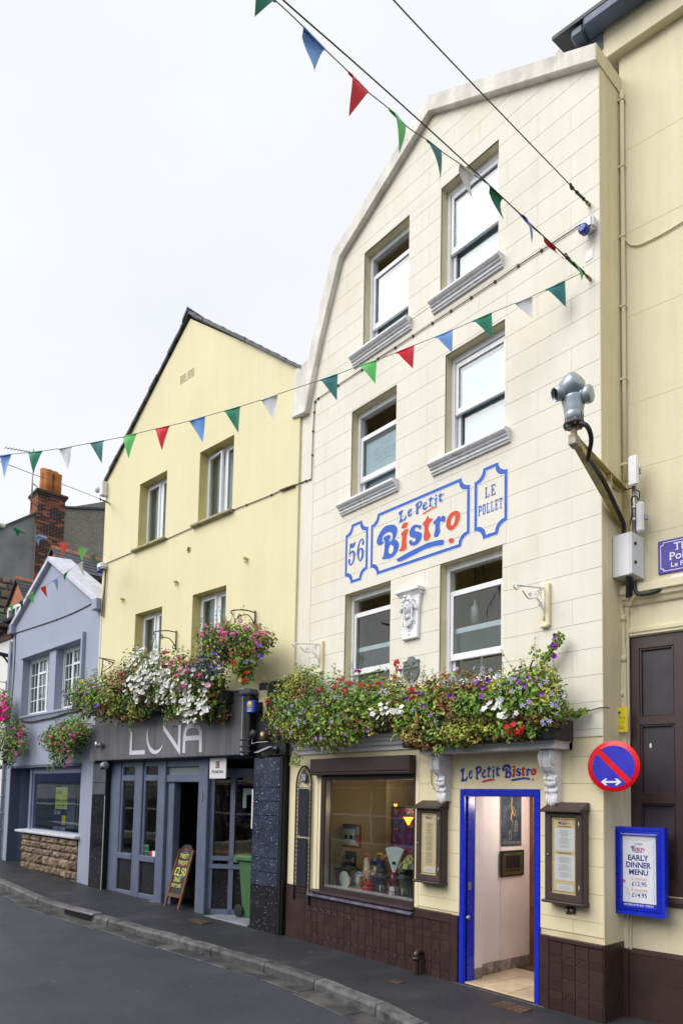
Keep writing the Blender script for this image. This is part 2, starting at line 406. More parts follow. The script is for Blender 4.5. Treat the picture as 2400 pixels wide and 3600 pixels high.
SIX = [_tr('668,1050 660,1110 635,1140 610,1125 605,1090 625,1050 615,1010 595,995 565,1030 540,1100 525,1200 522,1290 550,1245 590,1222 630,1240 655,1300 658,1380 645,1480 610,1570 560,1625 520,1610 485,1550 465,1450 460,1340 475,1220 505,1100 550,1000 600,955 640,965 660,1000',(1200,1780),8.4),_tr('530,1330 550,1290 575,1275 595,1300 600,1380 590,1480 565,1560 545,1580 525,1550 520,1470 522,1390',(1200,1780),8.4)]
def digits56(mb,x0,x1,z0,z1,y):
    P = [p for lp in FIVE + SIX for p in lp]; xa,xb = min(p[0] for p in P),max(p[0] for p in P); za,zb = min(p[1] for p in P),max(p[1] for p in P)
    mp_ = lambda p: (x0 + (p[0] - xa) / (xb - xa) * (x1 - x0),z0 + (p[1] - za) / (zb - za) * (z1 - z0))
    for d in (FIVE,SIX): mb.flat([smooth_loop([mp_(p) for p in lp],3) for lp in d],y)
def scoop(x0,x1,z0,z1,r,n=6):
    """Rectangle with scooped-in corners."""
    out = []
    for cx,cz,a0 in ((x0,z0,90),(x1,z0,180),(x1,z1,270),(x0,z1,0)):
        seq = [math.radians(a0 - 90 * k / n) for k in range(n + 1)]
        out += [(cx + math.cos(a) * r,cz + math.sin(a) * r) for a in seq]
    return out
# ------------------------------------------------------------------ common materials
ASPH = mat('asphalt_road',(0.056,0.063,0.080),rough=0.42,var=0.30,vscale=0.9,bump=0.9,bscale=260,speck=(0.14,0.14,0.15),speckscale=420,specklo=0.66,spec=0.5)
PAVE = mat('asphalt_pavement',(0.032,0.034,0.041),rough=0.5,var=0.28,vscale=1.3,bump=0.8,bscale=220,col2=(0.062,0.060,0.064),c2scale=1.7,c2lo=0.52,c2hi=0.72,speck=(0.12,0.12,0.13),speckscale=420,specklo=0.68)
GRANITE = mat('granite_kerb',(0.115,0.115,0.12),rough=0.6,var=0.35,vscale=7,bump=0.8,bscale=60,col2=(0.05,0.05,0.055),c2scale=5,c2lo=0.5,c2hi=0.68,obr=0.25,speck=(0.4,0.4,0.4),speckscale=260,specklo=0.68)
GUTTER = mat('gutter_stone',(0.10,0.10,0.095),rough=0.45,var=0.4,vscale=3.5,bump=0.5,bscale=60,col2=(0.045,0.045,0.05),c2scale=2.5,c2lo=0.45,c2hi=0.6,obr=0.3)
BLACK = mat('black_void',(0.008,0.008,0.009),rough=0.8,var=0)
WHITE = mat('white_gloss_paint',(0.80,0.81,0.83),rough=0.3,var=0.04,streak=0.05)
WHITEM = mat('white_plaster',(0.82,0.83,0.86),rough=0.5,var=0.06,bump=0.1,bscale=90,streak=0.06)
UPVC = mat('white_window_frame',(0.80,0.82,0.86),rough=0.28,var=0.05,streak=0.10)
GLASS = glass('window_glass',(0.84,0.89,0.89),1.7)
GLASSD = glass('shop_glass',(0.84,0.88,0.88),2.2)
IRON = mat('black_iron',(0.018,0.018,0.020),rough=0.45,var=0.2)
STEEL = mat('grey_steel',(0.35,0.36,0.38),rough=0.4,metal=0.7,var=0.15)
WIRE = mat('dark_cable',(0.05,0.045,0.045),rough=0.6,var=0.1)
CLIP = mat('lead_grey',(0.13,0.14,0.18),rough=0.5,var=0.2)

# ------------------------------------------------------------------ sky dome is the world; ground, road, pavement, kerb
def strip(name,rows,m,kind='structure'):
    """Sheet from rows of points (each row a polyline across)."""
    t = T(name,kind=kind,P=Plane(0,0,0),empty=False); b = MB()
    idx = [[b.V((p[0],-p[1],p[2])) for p in r] for r in rows]
    for i in range(len(rows) - 1):
        for k in range(len(rows[0]) - 1): b.F((idx[i][k],idx[i][k + 1],idx[i + 1][k + 1],idx[i + 1][k]))
    for k in range(len(b.sm)): b.sm[k] = True
    return b.build(name,m,t,single=True)
KERB = [(-70,-1.5),(-40,2.2),(-28,3.3),(-20,3.78),(-15,3.93),(-12.6,3.98),(-11.2,4.17),(-9.6,4.43),(-8.4,4.66),(-7.0,4.80),(-5.4,4.80),(-4.2,4.58),(-3.0,4.28),(-1,3.8),(3,3.2),(12,3.0),(40,3.4)]
KP = [(p.x,p.y) for p in smooth_path([(x,y,0) for x,y in KERB],10)]
def kerb_y(x):
    for a,c in zip(KP,KP[1:]):
        if a[0] <= x <= c[0]: return a[1] + (c[1] - a[1]) * (x - a[0]) / max(1e-6,c[0] - a[0])
    return KP[-1][1]
XS = [-70,-60,-50,-42,-36,-31,-27,-24,-21,-19] + [-18 + 0.5 * i for i in range(41)] + [4,6,9,13,18,25,32,40]
g = T('ground',kind='structure',empty=False); b = MB(); b.box(-260,260,-260,260,-0.75,-0.5); b.build('ground',PAVE,g,single=True)
rows = []
for x in XS:
    ky = kerb_y(x) - 0.02; z = gz(x); r = []
    for k in range(9):
        f = k / 8; y = -0.9 + (ky + 0.9) * f
        r.append((x,y,z - 0.115 + 0.06 * math.sin(PI * f) ** 0.8))
    rows.append(r)
strip('road',rows,ASPH)
rows = []
for x in XS:
    ky = kerb_y(x) + 0.10; z = gz(x)
    rows.append([(x,ky + (9.0 - ky) * f,z + 0.0 + 0.012 * f) for f in (0,0.1,0.25,0.45,1)])
strip('pavement',rows,PAVE)
strip('far_pavement',[[(x,-0.9,gz(x) - 0.005),(x,-6,gz(x) + 0.0)] for x in XS],PAVE)
# kerb stones and gutter slabs, each a piece
kt = T('kerb',kind='structure'); gt = T('gutter',kind='structure')
x = -24.0; n = 0
while x < 0.6:
    ln = ru(0.55,1.15); x1 = x + ln - 0.012
    drain = x < -11.35 < x1
    b = MB(); y0,y1 = kerb_y(x),kerb_y(x1); j = ru(-0.008,0.008)
    nseg = 5; lo,hi = [],[]
    prev = None
    for k in range(nseg + 1):
        f = k / nseg; xx = x + (x1 - x) * f; yy = y0 + (y1 - y0) * f + j + ru(-0.007,0.007); z = gz(xx) + ru(-0.004,0.004)
        ring = [b.V((xx,-p[0],p[1])) for p in ((yy - 0.005,z - 0.3),(yy,z - 0.03),(yy + 0.02,z + 0.002),(yy + 0.15,z + 0.005),(yy + 0.155,z - 0.3))]
        if prev: 
            for q in range(5): b.F((prev[q],prev[(q + 1) % 5],ring[(q + 1) % 5],ring[q]))
        else: b.F(ring[::-1])
        prev = ring
    b.F(prev)
    b.build('kerb_stone',GRANITE,kt,bevel=0.006)
    x += ln
x = -24.0
while x < 0.6:
    ln = ru(0.5,0.95); x1 = x + ln - 0.014; b = MB(); wd = ru(0.22,0.30)
    y0,y1 = kerb_y(x),kerb_y(x1); z0,z1 = gz(x) - 0.105,gz(x1) - 0.105
    b.hexa([(x,-(y0 - 0.006),z0 - 0.1),(x1,-(y1 - 0.006),z1 - 0.1),(x1,-(y1 - wd),z1 - 0.1),(x,-(y0 - wd),z0 - 0.1)],
           [(x,-(y0 - 0.006),z0),(x1,-(y1 - 0.006),z1),(x1,-(y1 - wd),z1 + 0.008),(x,-(y0 - wd),z0 + 0.008)])
    b.build('gutter_slab',GUTTER,gt,bevel=0.006)
    x += ln
# storm drain mouth in the kerb and covers in the pavement
dx = -11.25; dp = through((-11.75,kerb_y(-11.75)),(-10.7,kerb_y(-10.7))); zz = gz(dx)
d = T('storm_drain','steel mouthed storm drain opening in the granite kerb face','drain',dp,0.5,zz - 0.11)
b = MB(); b.box(0.14,0.98,-0.02,0.014,zz - 0.1,zz - 0.018); b.build('drain_mouth',BLACK,d)
b = MB(); b.profile([(0.03,zz - 0.02),(0.03,zz + 0.012),(-0.16,zz + 0.014),(-0.16,zz - 0.02)],0.1,1.02); b.build('drain_lintel',mat('worn_steel',(0.33,0.30,0.34),rough=0.35,metal=0.6,var=0.3),d,bevel=0.006)
def cover(name,label,x,y,lx,ly,m,rz=0.0):
    P = Plane(x,y,rz); z = gz(x) + 0.004
    t = T(name,label,'cover',P,0,z)
    b = MB(); b.box(-lx / 2,lx / 2,-ly / 2,ly / 2,z - 0.02,z + 0.004); b.build('frame',STEEL if m is None else m,t)
    for i in range(6):
        for k in range(3):
            b = MB(); xx = -lx / 2 + lx * (i + 0.5) / 6; yy = -ly / 2 + ly * (k + 0.5) / 3
            b.box(xx - lx / 15,xx + lx / 15,yy - ly / 8,yy + ly / 8,z + 0.004,z + 0.009); b.build('tread_plate',m or STEEL,t)
RUST = mat('rusty_iron',(0.11,0.07,0.055),rough=0.6,metal=0.2,var=0.4,vscale=12)
p = on_z(700,3250,0.0); cover('utility_cover','small iron utility cover in the pavement before the dark nightclub lobby',p.x,p.y,0.42,0.2,RUST,0.1)
p = on_z(1800,3543,0.0); cover('utility_cover','rusty iron cover in the pavement before the blue door step',p.x,p.y,0.34,0.2,RUST,0.0)
p = on_z(1395,3452,0.0); cover('utility_cover','tiny worn cover in the pavement below the brown tiled plinth',p.x,p.y,0.16,0.10,RUST,0.0)
# scraps of litter
lt = T('litter','scattered pale petals and paper scraps on the dark tarmac','litter',kind='stuff',empty=False); b = MB()
for k in range(90):
    x = ru(-13,-1.5); y = ru(1.5,5.9)
    if y > kerb_y(x) - 0.05 and y < kerb_y(x) + 0.2: continue
    z = gz(x) + (0.004 if y > kerb_y(x) else -0.062); s = ru(0.006,0.016); a = ru(0,PI); c,q = math.cos(a) * s,math.sin(a) * s
    b.face([(x + c,-y - q,z + 0.003),(x - q * .6,-y + c * .6,z + 0.006),(x - c,-y + q,z + 0.003),(x + q * .6,-y - c * .6,z + 0.004)])
b.build('litter',mat('petal_scrap',(0.55,0.50,0.45),isl=0.4,rough=0.7,var=0),lt,single=True)
# ------------------------------------------------------------------ the bistro (front plane y = 6)
B = Plane(0,6.0,0)
CREAM = mat('cream_wall_paint',(0.745,0.715,0.625),rough=0.7,var=0.045,vscale=1.1,bump=0.25,bscale=45,streak=0.035,col2=(0.72,0.655,0.50),c2scale=0.8,c2lo=0.52,c2hi=0.75)
CREAMJ = mat('cream_joint',(0.70,0.67,0.585),rough=0.8,var=0.3,vscale=4)
YEL = mat('yellow_wall_paint',(0.78,0.695,0.47),rough=0.65,var=0.05,vscale=1.3,bump=0.25,bscale=45,streak=0.04)
YELJ = mat('yellow_joint',(0.68,0.59,0.38),rough=0.8,var=0.2)
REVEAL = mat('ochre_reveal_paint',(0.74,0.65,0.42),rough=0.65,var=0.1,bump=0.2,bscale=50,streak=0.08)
COPING = mat('weathered_coping',(0.72,0.70,0.645),rough=0.8,var=0.2,vscale=2.5,bump=0.4,bscale=40,streak=0.14,col2=(0.42,0.40,0.35),c2scale=3.0,c2lo=0.6,c2hi=0.8)
SILLM = mat('sill_paint',(0.74,0.75,0.78),rough=0.45,var=0.12,vscale=9,bump=0.2,bscale=80,col2=(0.17,0.17,0.165),c2scale=9,c2lo=0.60,c2hi=0.80)
BROWN = mat('brown_gloss_paint',(0.047,0.027,0.026),rough=0.3,var=0.18,vscale=4,spec=0.5)
TILE = mat('brown_glazed_tile',(0.047,0.025,0.026),rough=0.22,var=0.12,vscale=9,obr=0.18,spec=0.5,bump=0.1,bscale=40)
GROUT = mat('dark_grout',(0.06,0.04,0.04),rough=0.7,var=0.2)
BLUE = mat('royal_blue_gloss',(0.010,0.028,0.52),rough=0.28,var=0.06,spec=0.5)
ROOMW = mat('cream_room_wall',(0.75,0.64,0.38),rough=0.8,var=0.05)
CEIL = mat('room_ceiling',(0.78,0.66,0.42),rough=0.8,var=0.05)
FROST = mat('frosted_film',(0.60,0.69,0.78),rough=0.35,var=0.05,vscale=1.5)
FROSTL = mat('frost_lettering',(0.50,0.58,0.67),rough=0.5,var=0)

bis = T('bistro_building','tall cream and yellow gabled restaurant with sash windows and blue door','building',B,-5.65,0.0)
ZT = 2.62                                     # paint line between ground floor and upper floors
def rc(tl,tr,zb):                            # opening from two header corners (photo pixels)
    a = B.at(*tl); c = B.at(*tr); return (a[0],c[0],zb,(a[1] + c[1]) / 2)
WIN = {'R3': rc((1550,662),(1752,489),8.06),'R2': rc((1565,1249),(1774,1121),6.01),'R1': rc((1546,1984),(1765,1913),3.28),
       'L3': rc((1281,891),(1439,753),8.07),'L2': rc((1237,1449),(1394,1351),6.03),'L1': rc((1213,2092),(1373,2039),3.30)}
UP = [(-8.10,ZT),(-3.20,ZT),(-3.20,9.40),(-5.41,10.64),(-7.12,9.74),(-7.52,8.75),(-7.80,7.72),(-8.10,7.72)]
UPC = [(-8.2,ZT),(-3.20,ZT),(-3.20,9.40),(-5.41,10.64),(-7.12,9.74),(-7.66,8.3),(-8.2,6.6)]
holes = [rect(*WIN[k]) for k in WIN]
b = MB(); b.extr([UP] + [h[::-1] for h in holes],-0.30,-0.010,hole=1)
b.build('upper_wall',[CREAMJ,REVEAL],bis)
SHOP = (-7.40,-5.56,0.72,2.46); DOOR = (-4.885,-3.867,0.02,2.12)
b = MB(); b.extr([rect(-8.06,-3.20,-0.3,ZT),rect(*SHOP)[::-1],rect(*DOOR)[::-1]],-0.30,-0.010,hole=0)
b.build('lower_wall',[YELJ,YEL],bis)
b = MB(); b.box(-3.1985,-3.1955,-0.42,-0.001,ZT + 0.002,9.38); b.build('return_wall',mat('return_paint',(0.78,0.70,0.46),rough=0.7,var=0.06,vscale=1.2,bump=0.25,bscale=45,streak=0.08),bis)
b = MB(); b.box(-3.1985,-3.1955,-0.42,-0.001,0.0,ZT); b.build('return_wall',YEL,bis)
b = MB(); b.box(-3.188,-3.184,-0.42,0.084,9.362,9.54); b.build('return_cap',MATS['return_paint'],bis)
b = MB(); b.box(-3.5,-3.2,-6.0,-0.30,-0.3,9.5); b.box(-8.1,-7.8,-6.0,-0.30,-0.3,7.7); b.box(-8.1,-3.2,-6.0,-5.8,-0.3,9.3); b.build('party_wall',COPING,bis)
SLATE = mat('dark_slate',(0.055,0.062,0.075),rough=0.55,var=0.25,vscale=3,obr=0.25,bump=0.3,bscale=40)
b = MB()
for a,c in (((-3.3,9.2),(-5.41,10.45)),((-5.41,10.45),(-7.0,9.6)),((-7.0,9.6),(-7.7,7.9))):
    b.hexa([(a[0],-0.3,a[1]),(c[0],-0.3,c[1]),(c[0],-6,c[1]),(a[0],-6,a[1])],[(a[0],-0.3,a[1] + 0.08),(c[0],-0.3,c[1] + 0.08),(c[0],-6,c[1] + 0.08),(a[0],-6,a[1] + 0.08)])
b.build('roof',SLATE,bis)
# scored render blocks: every block its own piece, cut round the windows and the gable
def blocks(x0,x1,z0,z1,conv,cuts,m,step=0.258,ref=4.244,bl=0.775,xr=-3.51):
    k = math.floor((z0 - ref) / step)
    while ref + k * step < z1 - 0.02:
        a,c = max(z0,ref + k * step),min(z1,ref + (k + 1) * step)
        xs = xr + (0.5 * bl if k % 2 else 0); i = math.floor((x0 - xs) / bl)
        while xs + i * bl < x1 - 0.02:
            p,q = max(x0,xs + i * bl),min(x1,xs + (i + 1) * bl)
            if q - p > 0.05 and c - a > 0.03:
                rs = [(p + 0.0006,q - 0.0006,a + 0.0016,c - 0.0016)]
                for h in cuts: rs = minus(rs,h)
                b = MB(); ok = False
                for r in rs:
                    pl = rect(*r)
                    if conv: pl = clip_convex(pl,conv)
                    if len(pl) >= 3: b.extr([pl],-0.02,0.0,back=False); ok = True
                if ok: b.build('render_block',m,bis,bevel=0.001)
            i += 1
        k += 1
cuts = [WIN[k] for k in WIN]
blocks(-7.66,-3.2,ZT + 0.004,10.7,UPC,cuts,CREAM)
blocks(-5.50,-3.2,0.76,ZT - 0.004,None,[DOOR,(-5.0,-3.75,2.12,2.6)],YEL)
b = MB()                                         # smooth margins: left pier, door head, wall round the shop window
b.extr([[(-8.10,ZT + .004),(-7.665,ZT + .004),(-7.665,8.25),(-7.80,7.72),(-8.10,7.72)]],-0.02,0.0,back=False); b.build('corner_pier',CREAM,bis)
b = MB()
for r in minus(minus([(-8.06,-5.505,0.74,ZT - .004)],SHOP),(0,0,0,0)): b.box(r[0],r[1],-0.02,-0.002,r[2],r[3])
b.box(-4.995,-3.755,-0.02,-0.001,2.125,ZT - .004); b.build('smooth_render',YEL,bis)
# coping, kneeler and the raised gable behind
def cope(pts_out,pts_in,y1,name,m=(COPING,REVEAL)):
    b = MB(); b.extr([pts_out + pts_in[::-1]],-0.32,y1,side=0); return b.build(name,list(m),bis,bevel=0.008)
cope([(-3.19,9.545),(-5.40,10.80),(-7.24,9.86),(-7.64,8.86),(-7.76,8.49)],[(-3.19,9.36),(-5.41,10.585),(-7.085,9.70),(-7.47,8.75),(-7.60,8.36)],0.085,'gable_coping')
b = MB(); b.extr([[(-8.13,7.74),(-7.80,7.70),(-7.60,8.36),(-7.76,8.50),(-8.07,8.49)]],-0.32,0.09); b.build('kneeler',COPING,bis,bevel=0.012)
Bb = Plane(0,8.2,0); f = lambda x,y: Bb.at(x,y)
pk,l0,r0 = f(1987,142),f(1830,285),f(2040,235)
b = MB(); yb = -2.2
b.hexa([(l0[0] - .5,yb,8.5),(pk[0] + .0,yb,8.5),(pk[0] + .0,yb - 1.6,8.5),(l0[0] - .5,yb - 1.6,8.5)],[(l0[0] - .5,yb,l0[1] - .4),(pk[0],yb,pk[1]),(pk[0],yb - 1.6,pk[1] - 1.0),(l0[0] - .5,yb - 1.6,l0[1] - 1.4)])
b.build('rear_gable',COPING,bis)
# sash windows
def sash_window(key,up,low,film=True,open_top=False,letters=True):
    """up = (z0, z1) of the outer (upper) sash, low = z top of the inner sash."""
    x0,x1,z0,z1 = WIN[key]; y = -0.115
    b = MB(); fw = 0.055
    b.box(x0,x0 + fw,y - 0.09,y,z0,z1); b.box(x1 - fw,x1,y - 0.09,y,z0,z1); b.box(x0 + fw,x1 - fw,y - 0.09,y,z1 - 0.075,z1); b.box(x0 + fw,x1 - fw,y - 0.09,y,z0,z0 + 0.05)
    w_ = b.build('window',UPVC,bis,bevel=0.004)
    def sash(a,c,yy,rail=0.06,bot=0.075):
        s = MB(); xa,xb = x0 + fw + 0.003,x1 - fw - 0.003; st = 0.045
        s.box(xa,xa + st,yy - 0.035,yy,a,c); s.box(xb - st,xb,yy - 0.035,yy,a,c); s.box(xa + st,xb - st,yy - 0.035,yy,a,a + bot); s.box(xa + st,xb - st,yy - 0.035,yy,c - rail,c)
        s.build('sash',UPVC,bis,w_,bevel=0.004)
        g_ = MB(); g_.box(xa + st - .005,xb - st + .005,yy - 0.022,yy - 0.016,a + bot - .005,c - rail + .005); g_.build('pane',GLASS,bis,w_)
        return (xa + st,xb - st,a + bot,c - rail)
    r1 = sash(up[0],up[1],y - 0.008)
    r2 = sash(z0 + 0.05,low,y - 0.055)
    if film:
        for i,(q,yy) in enumerate(((r1,y - 0.06),(r2,y - 0.115))):
            m_ = MB(); m_.box(q[0] + .012,q[1],yy - .004,yy,q[2],q[3] - .035); m_.build('frosted_blind',FROST,bis,w_)
            if i == 0 and letters:
                m_ = MB(); cx = (q[0] + q[1]) / 2 + .04; cz = q[2] + (q[3] - q[2]) * 0.53; LOGO(m_,cx - .20,cx + .22,cz - .15,cz + .15,yy + .0015,0,0); m_.build('blind_lettering',FROSTL,bis,w_)
        bk = MB(); bk.box(r2[0],r2[1],y - .125,y - .122,z0 + .05,up[1]) if not open_top else bk.box(r2[0],r2[1],y - .125,y - .122,z0 + .05,up[1] - .05)
        bk.build('blind_back',FROST,bis,w_)
    return w_
def sill(x0,x1,z,name='sill',h=0.15):
    b = MB(); b.profile([(-0.11,z + .02),(0.10,z),(0.118,z - .018),(0.118,z - .04),(0.10,z - .058),(0.072,z - .066),(0.072,z - .086),(0.048,z - .094),(0.048,z - .125),(0.03,z - .13),(0.03,z - h),(-0.0,z - h)],x0,x1)
    return b.build(name,SILLM,bis,bevel=0.003)
sash_window('R3',(8.66,9.43),8.75)
sash_window('R2',(6.58,7.22),6.66)
sash_window('L3',(8.42,9.20),8.55,open_top=True)
sash_window('L2',(6.32,6.96),6.42,open_top=True)
sash_window('R1',(3.62,4.44),4.00,film=False)
sash_window('L1',(3.66,4.50),4.03,film=False)
for k,a,c in (('R3',-5.36,-4.33),('R2',-5.34,-4.23),('L3',-6.81,-5.72),('L2',-7.01,-5.92),('R1',-5.3,-4.25),('L1',-7.0,-5.95)):
    sill(a,c,WIN[k][2] + 0.01)
# interiors: floors, back wall, ceilings
b = MB()
b.box(-7.8,-3.5,-1.45,-1.4,2.9,9.4); b.box(-5.78,-5.72,-1.4,-0.31,2.9,9.4)
b.build('room_wall',ROOMW,bis)
for z in (2.76,5.15,7.55,9.6): b = MB(); b.box(-7.8,-3.5,-1.45,-0.31,z,z + 0.12); b.build('room_ceiling',CEIL,bis)
b = MB(); b.box(-4.9,-4.2,-1.4,-1.36,4.1,4.5); b.build('room_beam',mat('dark_wood',(0.05,0.03,0.02),rough=0.5,var=0.3),bis)
# painted wall sign: three framed panels, lettering
SBLUE = mat('sign_blue_paint',(0.020,0.105,0.50),rough=0.55,var=0.14,vscale=9)
SRED = mat('sign_orange_red_paint',(0.60,0.055,0.008),rough=0.55,var=0.14,vscale=9)
SWHITE = mat('sign_white_outline',(0.78,0.77,0.74),rough=0.6,var=0.03)
def frame_px(l,r,t,bt): return (B.at(*l)[0],B.at(*r)[0],B.at(*bt)[1],B.at(*t)[1])
P1 = (-6.925,-6.475,4.70,5.80); P1 = frame_px((1214.5,1910),(1293.3,1900),(1277.5,1827),(1225,2054))
P2 = frame_px((1303.5,1900),(1650.5,1800),(1629,1677),(1626,1920))
P3 = frame_px((1667,1750),(1783,1700),(1759,1621),(1687,1899))
b = MB()
for (x0,x1,z0,z1) in (P1,P2,P3):
    b.mi = 1; b.flat([scoop(x0 - .007,x1 + .007,z0 - .007,z1 + .007,0.118),scoop(x0 + .047,x1 - .047,z0 + .047,z1 - .047,0.122)[::-1]],0.0022)
    b.mi = 0; b.flat([scoop(x0,x1,z0,z1,0.12),scoop(x0 + .040,x1 - .040,z0 + .040,z1 - .040,0.12)[::-1]],0.003)
sg = b.build('painted_sign',[SBLUE,SWHITE],bis)
P = [p for l in LETTERS for lp in l[2] for p in lp]
lb = (min(p[0] for p in P),max(p[0] for p in P),min(p[1] for p in P),max(p[1] for p in P))
b = MB(); LOGO(b,*lb,0.004,0,1,outline=2); b.build('sign_lettering',[SBLUE,SRED,SWHITE],bis,sg)
P = [p for lp in FIVE + SIX for p in lp]
b = MB(); digits56(b,min(p[0] for p in P),max(p[0] for p in P),min(p[1] for p in P),max(p[1] for p in P),0.004); b.build('sign_number',SBLUE,bis,sg)
cx = (P3[0] + P3[1]) / 2; cz = (P3[2] + P3[3]) / 2
b = MB(); serif(b,'LE',cx - .075,cx + .075,cz + .055,cz + .175,0.004); serif(b,'POLLET',cx - .165,cx + .165,cz - .125,cz - .01,0.004); b.build('sign_lettering',SBLUE,bis,sg)
# lettering over the door
SB2 = mat('lintel_blue_paint',(0.018,0.05,0.33),rough=0.5,var=0.1); SR2 = mat('lintel_red_paint',(0.55,0.012,0.018),rough=0.5,var=0.1)
q = lambda x,y: B.at(1440 + x / 2.613,2560 + y / 2.613)
b = MB(); a,c,d,e = q(466,405)[0],q(832,405)[0],q(650,500)[1],q(650,345)[1]; LOGO(b,a,c,d,e,0.003,0,1,'p')
a,c,d,e = q(846,405)[0],q(1160,405)[0],q(1000,485)[1],q(900,330)[1]; LOGO(b,a,c,d,e,0.0035,0,1,'b')
b.build('lintel_lettering',[SB2,SR2],bis)
# cornice shelves
b = MB(); b.profile([(-0.01,2.80),(0.16,2.80),(0.16,2.765),(0.13,2.75),(0.12,2.72),(0.085,2.70),(0.075,2.665),(0.03,2.65),(0.03,2.60),(-0.01,2.60)],-7.88,-5.33)
b.build('shop_cornice',WHITE,bis,bevel=0.004)
def canopy():
    b = MB()
    prof = [(0.0,2.655),(0.305,2.655),(0.305,2.618),(0.288,2.606),(0.288,2.578),(0.27,2.566),(0.27,2.508),(0.0,2.508)]
    x0,x1 = -5.30,-3.51; rings = []
    for o_,z in prof:
        i = 0.305 - o_ if o_ > 0 else 0
        i = max(0,0.305 - o_) if o_ > 0 else 0.0
        rings.append([b.V((x0 + (i if o_ else (0 if z > 2.6 else .035)),-0.01,z)),b.V((x0 + (i if o_ else 0),o_ if o_ else 0.0,z)),b.V((x1 - (i if o_ else 0),o_ if o_ else 0.0,z)),b.V((x1 - (i if o_ else (0 if z > 2.6 else .035)),-0.01,z))])
    for k in range(len(prof)):
        r,s_ = rings[k],rings[(k + 1) % len(prof)]
        for j in range(3): b.F((r[j],r[j + 1],s_[j + 1],s_[j]))
    return b.build('door_canopy',WHITE,bis,bevel=0.003)
canopy()
# scrolled consoles under the canopy
def console(s):
    b = MB(); n = 24
    # side profile (off, z): big volute at the top, small one and leaf foot below
    prof = [(0,2.505),(0.20,2.505),(0.215,2.48),(0.205,2.44),(0.215,2.40),(0.20,2.34),(0.165,2.30),(0.12,2.275),(0.105,2.25),(0.125,2.235),(0.13,2.215),(0.10,2.205),(0.088,2.17),(0.085,2.135),(0.105,2.12),(0.11,2.10),(0.09,2.085),(0.075,2.06),(0.085,2.02),(0.10,1.995),(0.075,1.985),(0,1.985)]
    for (a,c,gx) in ((-0.062,-0.035,0.0),(-0.035,0.035,-0.012),(0.035,0.062,0.0)):
        pp = [(max(0,p[0] + (gx if p[0] > 0 else 0)),p[1]) for p in prof]
        i0 = [b.V((s + a,p[0],p[1])) for p in pp]; i1 = [b.V((s + c,p[0],p[1])) for p in pp]
        for k in range(len(pp) - 1): b.F((i0[k],i0[k + 1],i1[k + 1],i1[k]))
        tri = geometry.tessellate_polygon([[Vector((p[0],p[1],0)) for p in pp]])
        for t_ in tri: b.F([i0[k] for k in t_]); b.F([i1[k] for k in t_][::-1])
    o = b.build('console',WHITEM,bis,bevel=0.006,seg=2)
    for sx in (-1,1):
        m_ = MB(); m_.lathe((s + sx * 0.064,0.145,2.425),[(0.0,-0.012 * sx),(0.075,-0.012 * sx),(0.075,0.004 * sx),(0.055,0.012 * sx),(0.045,0.004 * sx),(0.032,0.010 * sx),(0.02,0.004 * sx),(0.012,0.012 * sx),(0.0,0.012 * sx)],18,'x'); m_.build('volute',WHITEM,bis,o)
        m_ = MB(); m_.lathe((s + sx * 0.060,0.085,2.225),[(0.0,-0.01 * sx),(0.04,-0.01 * sx),(0.04,0.004 * sx),(0.025,0.010 * sx),(0.015,0.004 * sx),(0,0.008 * sx)],14,'x'); m_.build('volute',WHITEM,bis,o)
        m_ = MB(); m_.lathe((s + sx * 0.058,0.085,2.112),[(0.0,-0.008 * sx),(0.026,-0.008 * sx),(0.026,0.006 * sx),(0,0.010 * sx)],12,'x'); m_.build('volute',WHITEM,bis,o)
    m_ = MB()
    for k in range(5):
        x = s - 0.05 + 0.025 * k; d = 0.012 * (2 - abs(k - 2))
        m_.ball((x,0.075,2.03 - d),0.015,0.03,0.055 + d * .4,8,5)
    m_.build('acanthus_leaf',WHITEM,bis,o); m_ = MB()
    for k in range(5): m_.ball((s - 0.05 + 0.025 * k,0.105,2.185 - 0.007 * (2 - abs(k - 2))),0.016,0.02,0.03,8,5)
    m_.build('acanthus_leaf',WHITEM,bis,o)
console(-5.085); console(-3.69)
# roller shutter box, shop window
BF = mat('brown_frame',(0.045,0.030,0.032),rough=0.35,var=0.15)
b = MB(); b.profile([(-0.02,2.525),(0.10,2.525),(0.11,2.515),(0.11,2.345),(0.098,2.34),(0.098,2.33),(0.11,2.325),(0.105,2.30),(-0.02,2.30)],-7.45,-5.565); b.build('shutter_box',BF,bis,bevel=0.004)
x0,x1,z0,z1 = -7.33,-5.565,0.725,2.30; y = -0.03
b = MB(); b.box(x0,x0 + .085,y - .1,y + .035,z0,z1); b.box(x1 - .02,x1,y - .1,y + .03,z0,z1); b.box(x0 + .085,x1 - .02,y - .1,y + .03,z1 - .06,z1); b.box(x0 + .085,x1 - .02,y - .1,y + .03,z0,z0 + .07)
sw = b.build('shop_window',BF,bis,bevel=0.005)
b = MB(); b.box(x0 + .085,x0 + .097,y - .06,y + .012,z0 + .07,z1 - .06); b.box(x0 + .097,x1 - .02,y - .06,y + .012,z0 + .07,z0 + .088); b.build('glazing_bead',STEEL,bis,sw)
b = MB(); b.box(x0 + .09,x1 - .015,y - .045,y - .038,z0 + .08,z1 - .055); b.build('pane',GLASSD,bis,sw)
b = MB(); b.box(-7.40,x0,-0.1,-0.012,.74,2.3); b.build('window_jamb',YEL,bis)
b = MB(); b.profile([(-0.04,.735),(0.05,.725),(0.055,.70),(0.03,.69),(-0.04,.69)],-7.47,-5.55); b.build('window_sill',BF,bis,bevel=0.004)
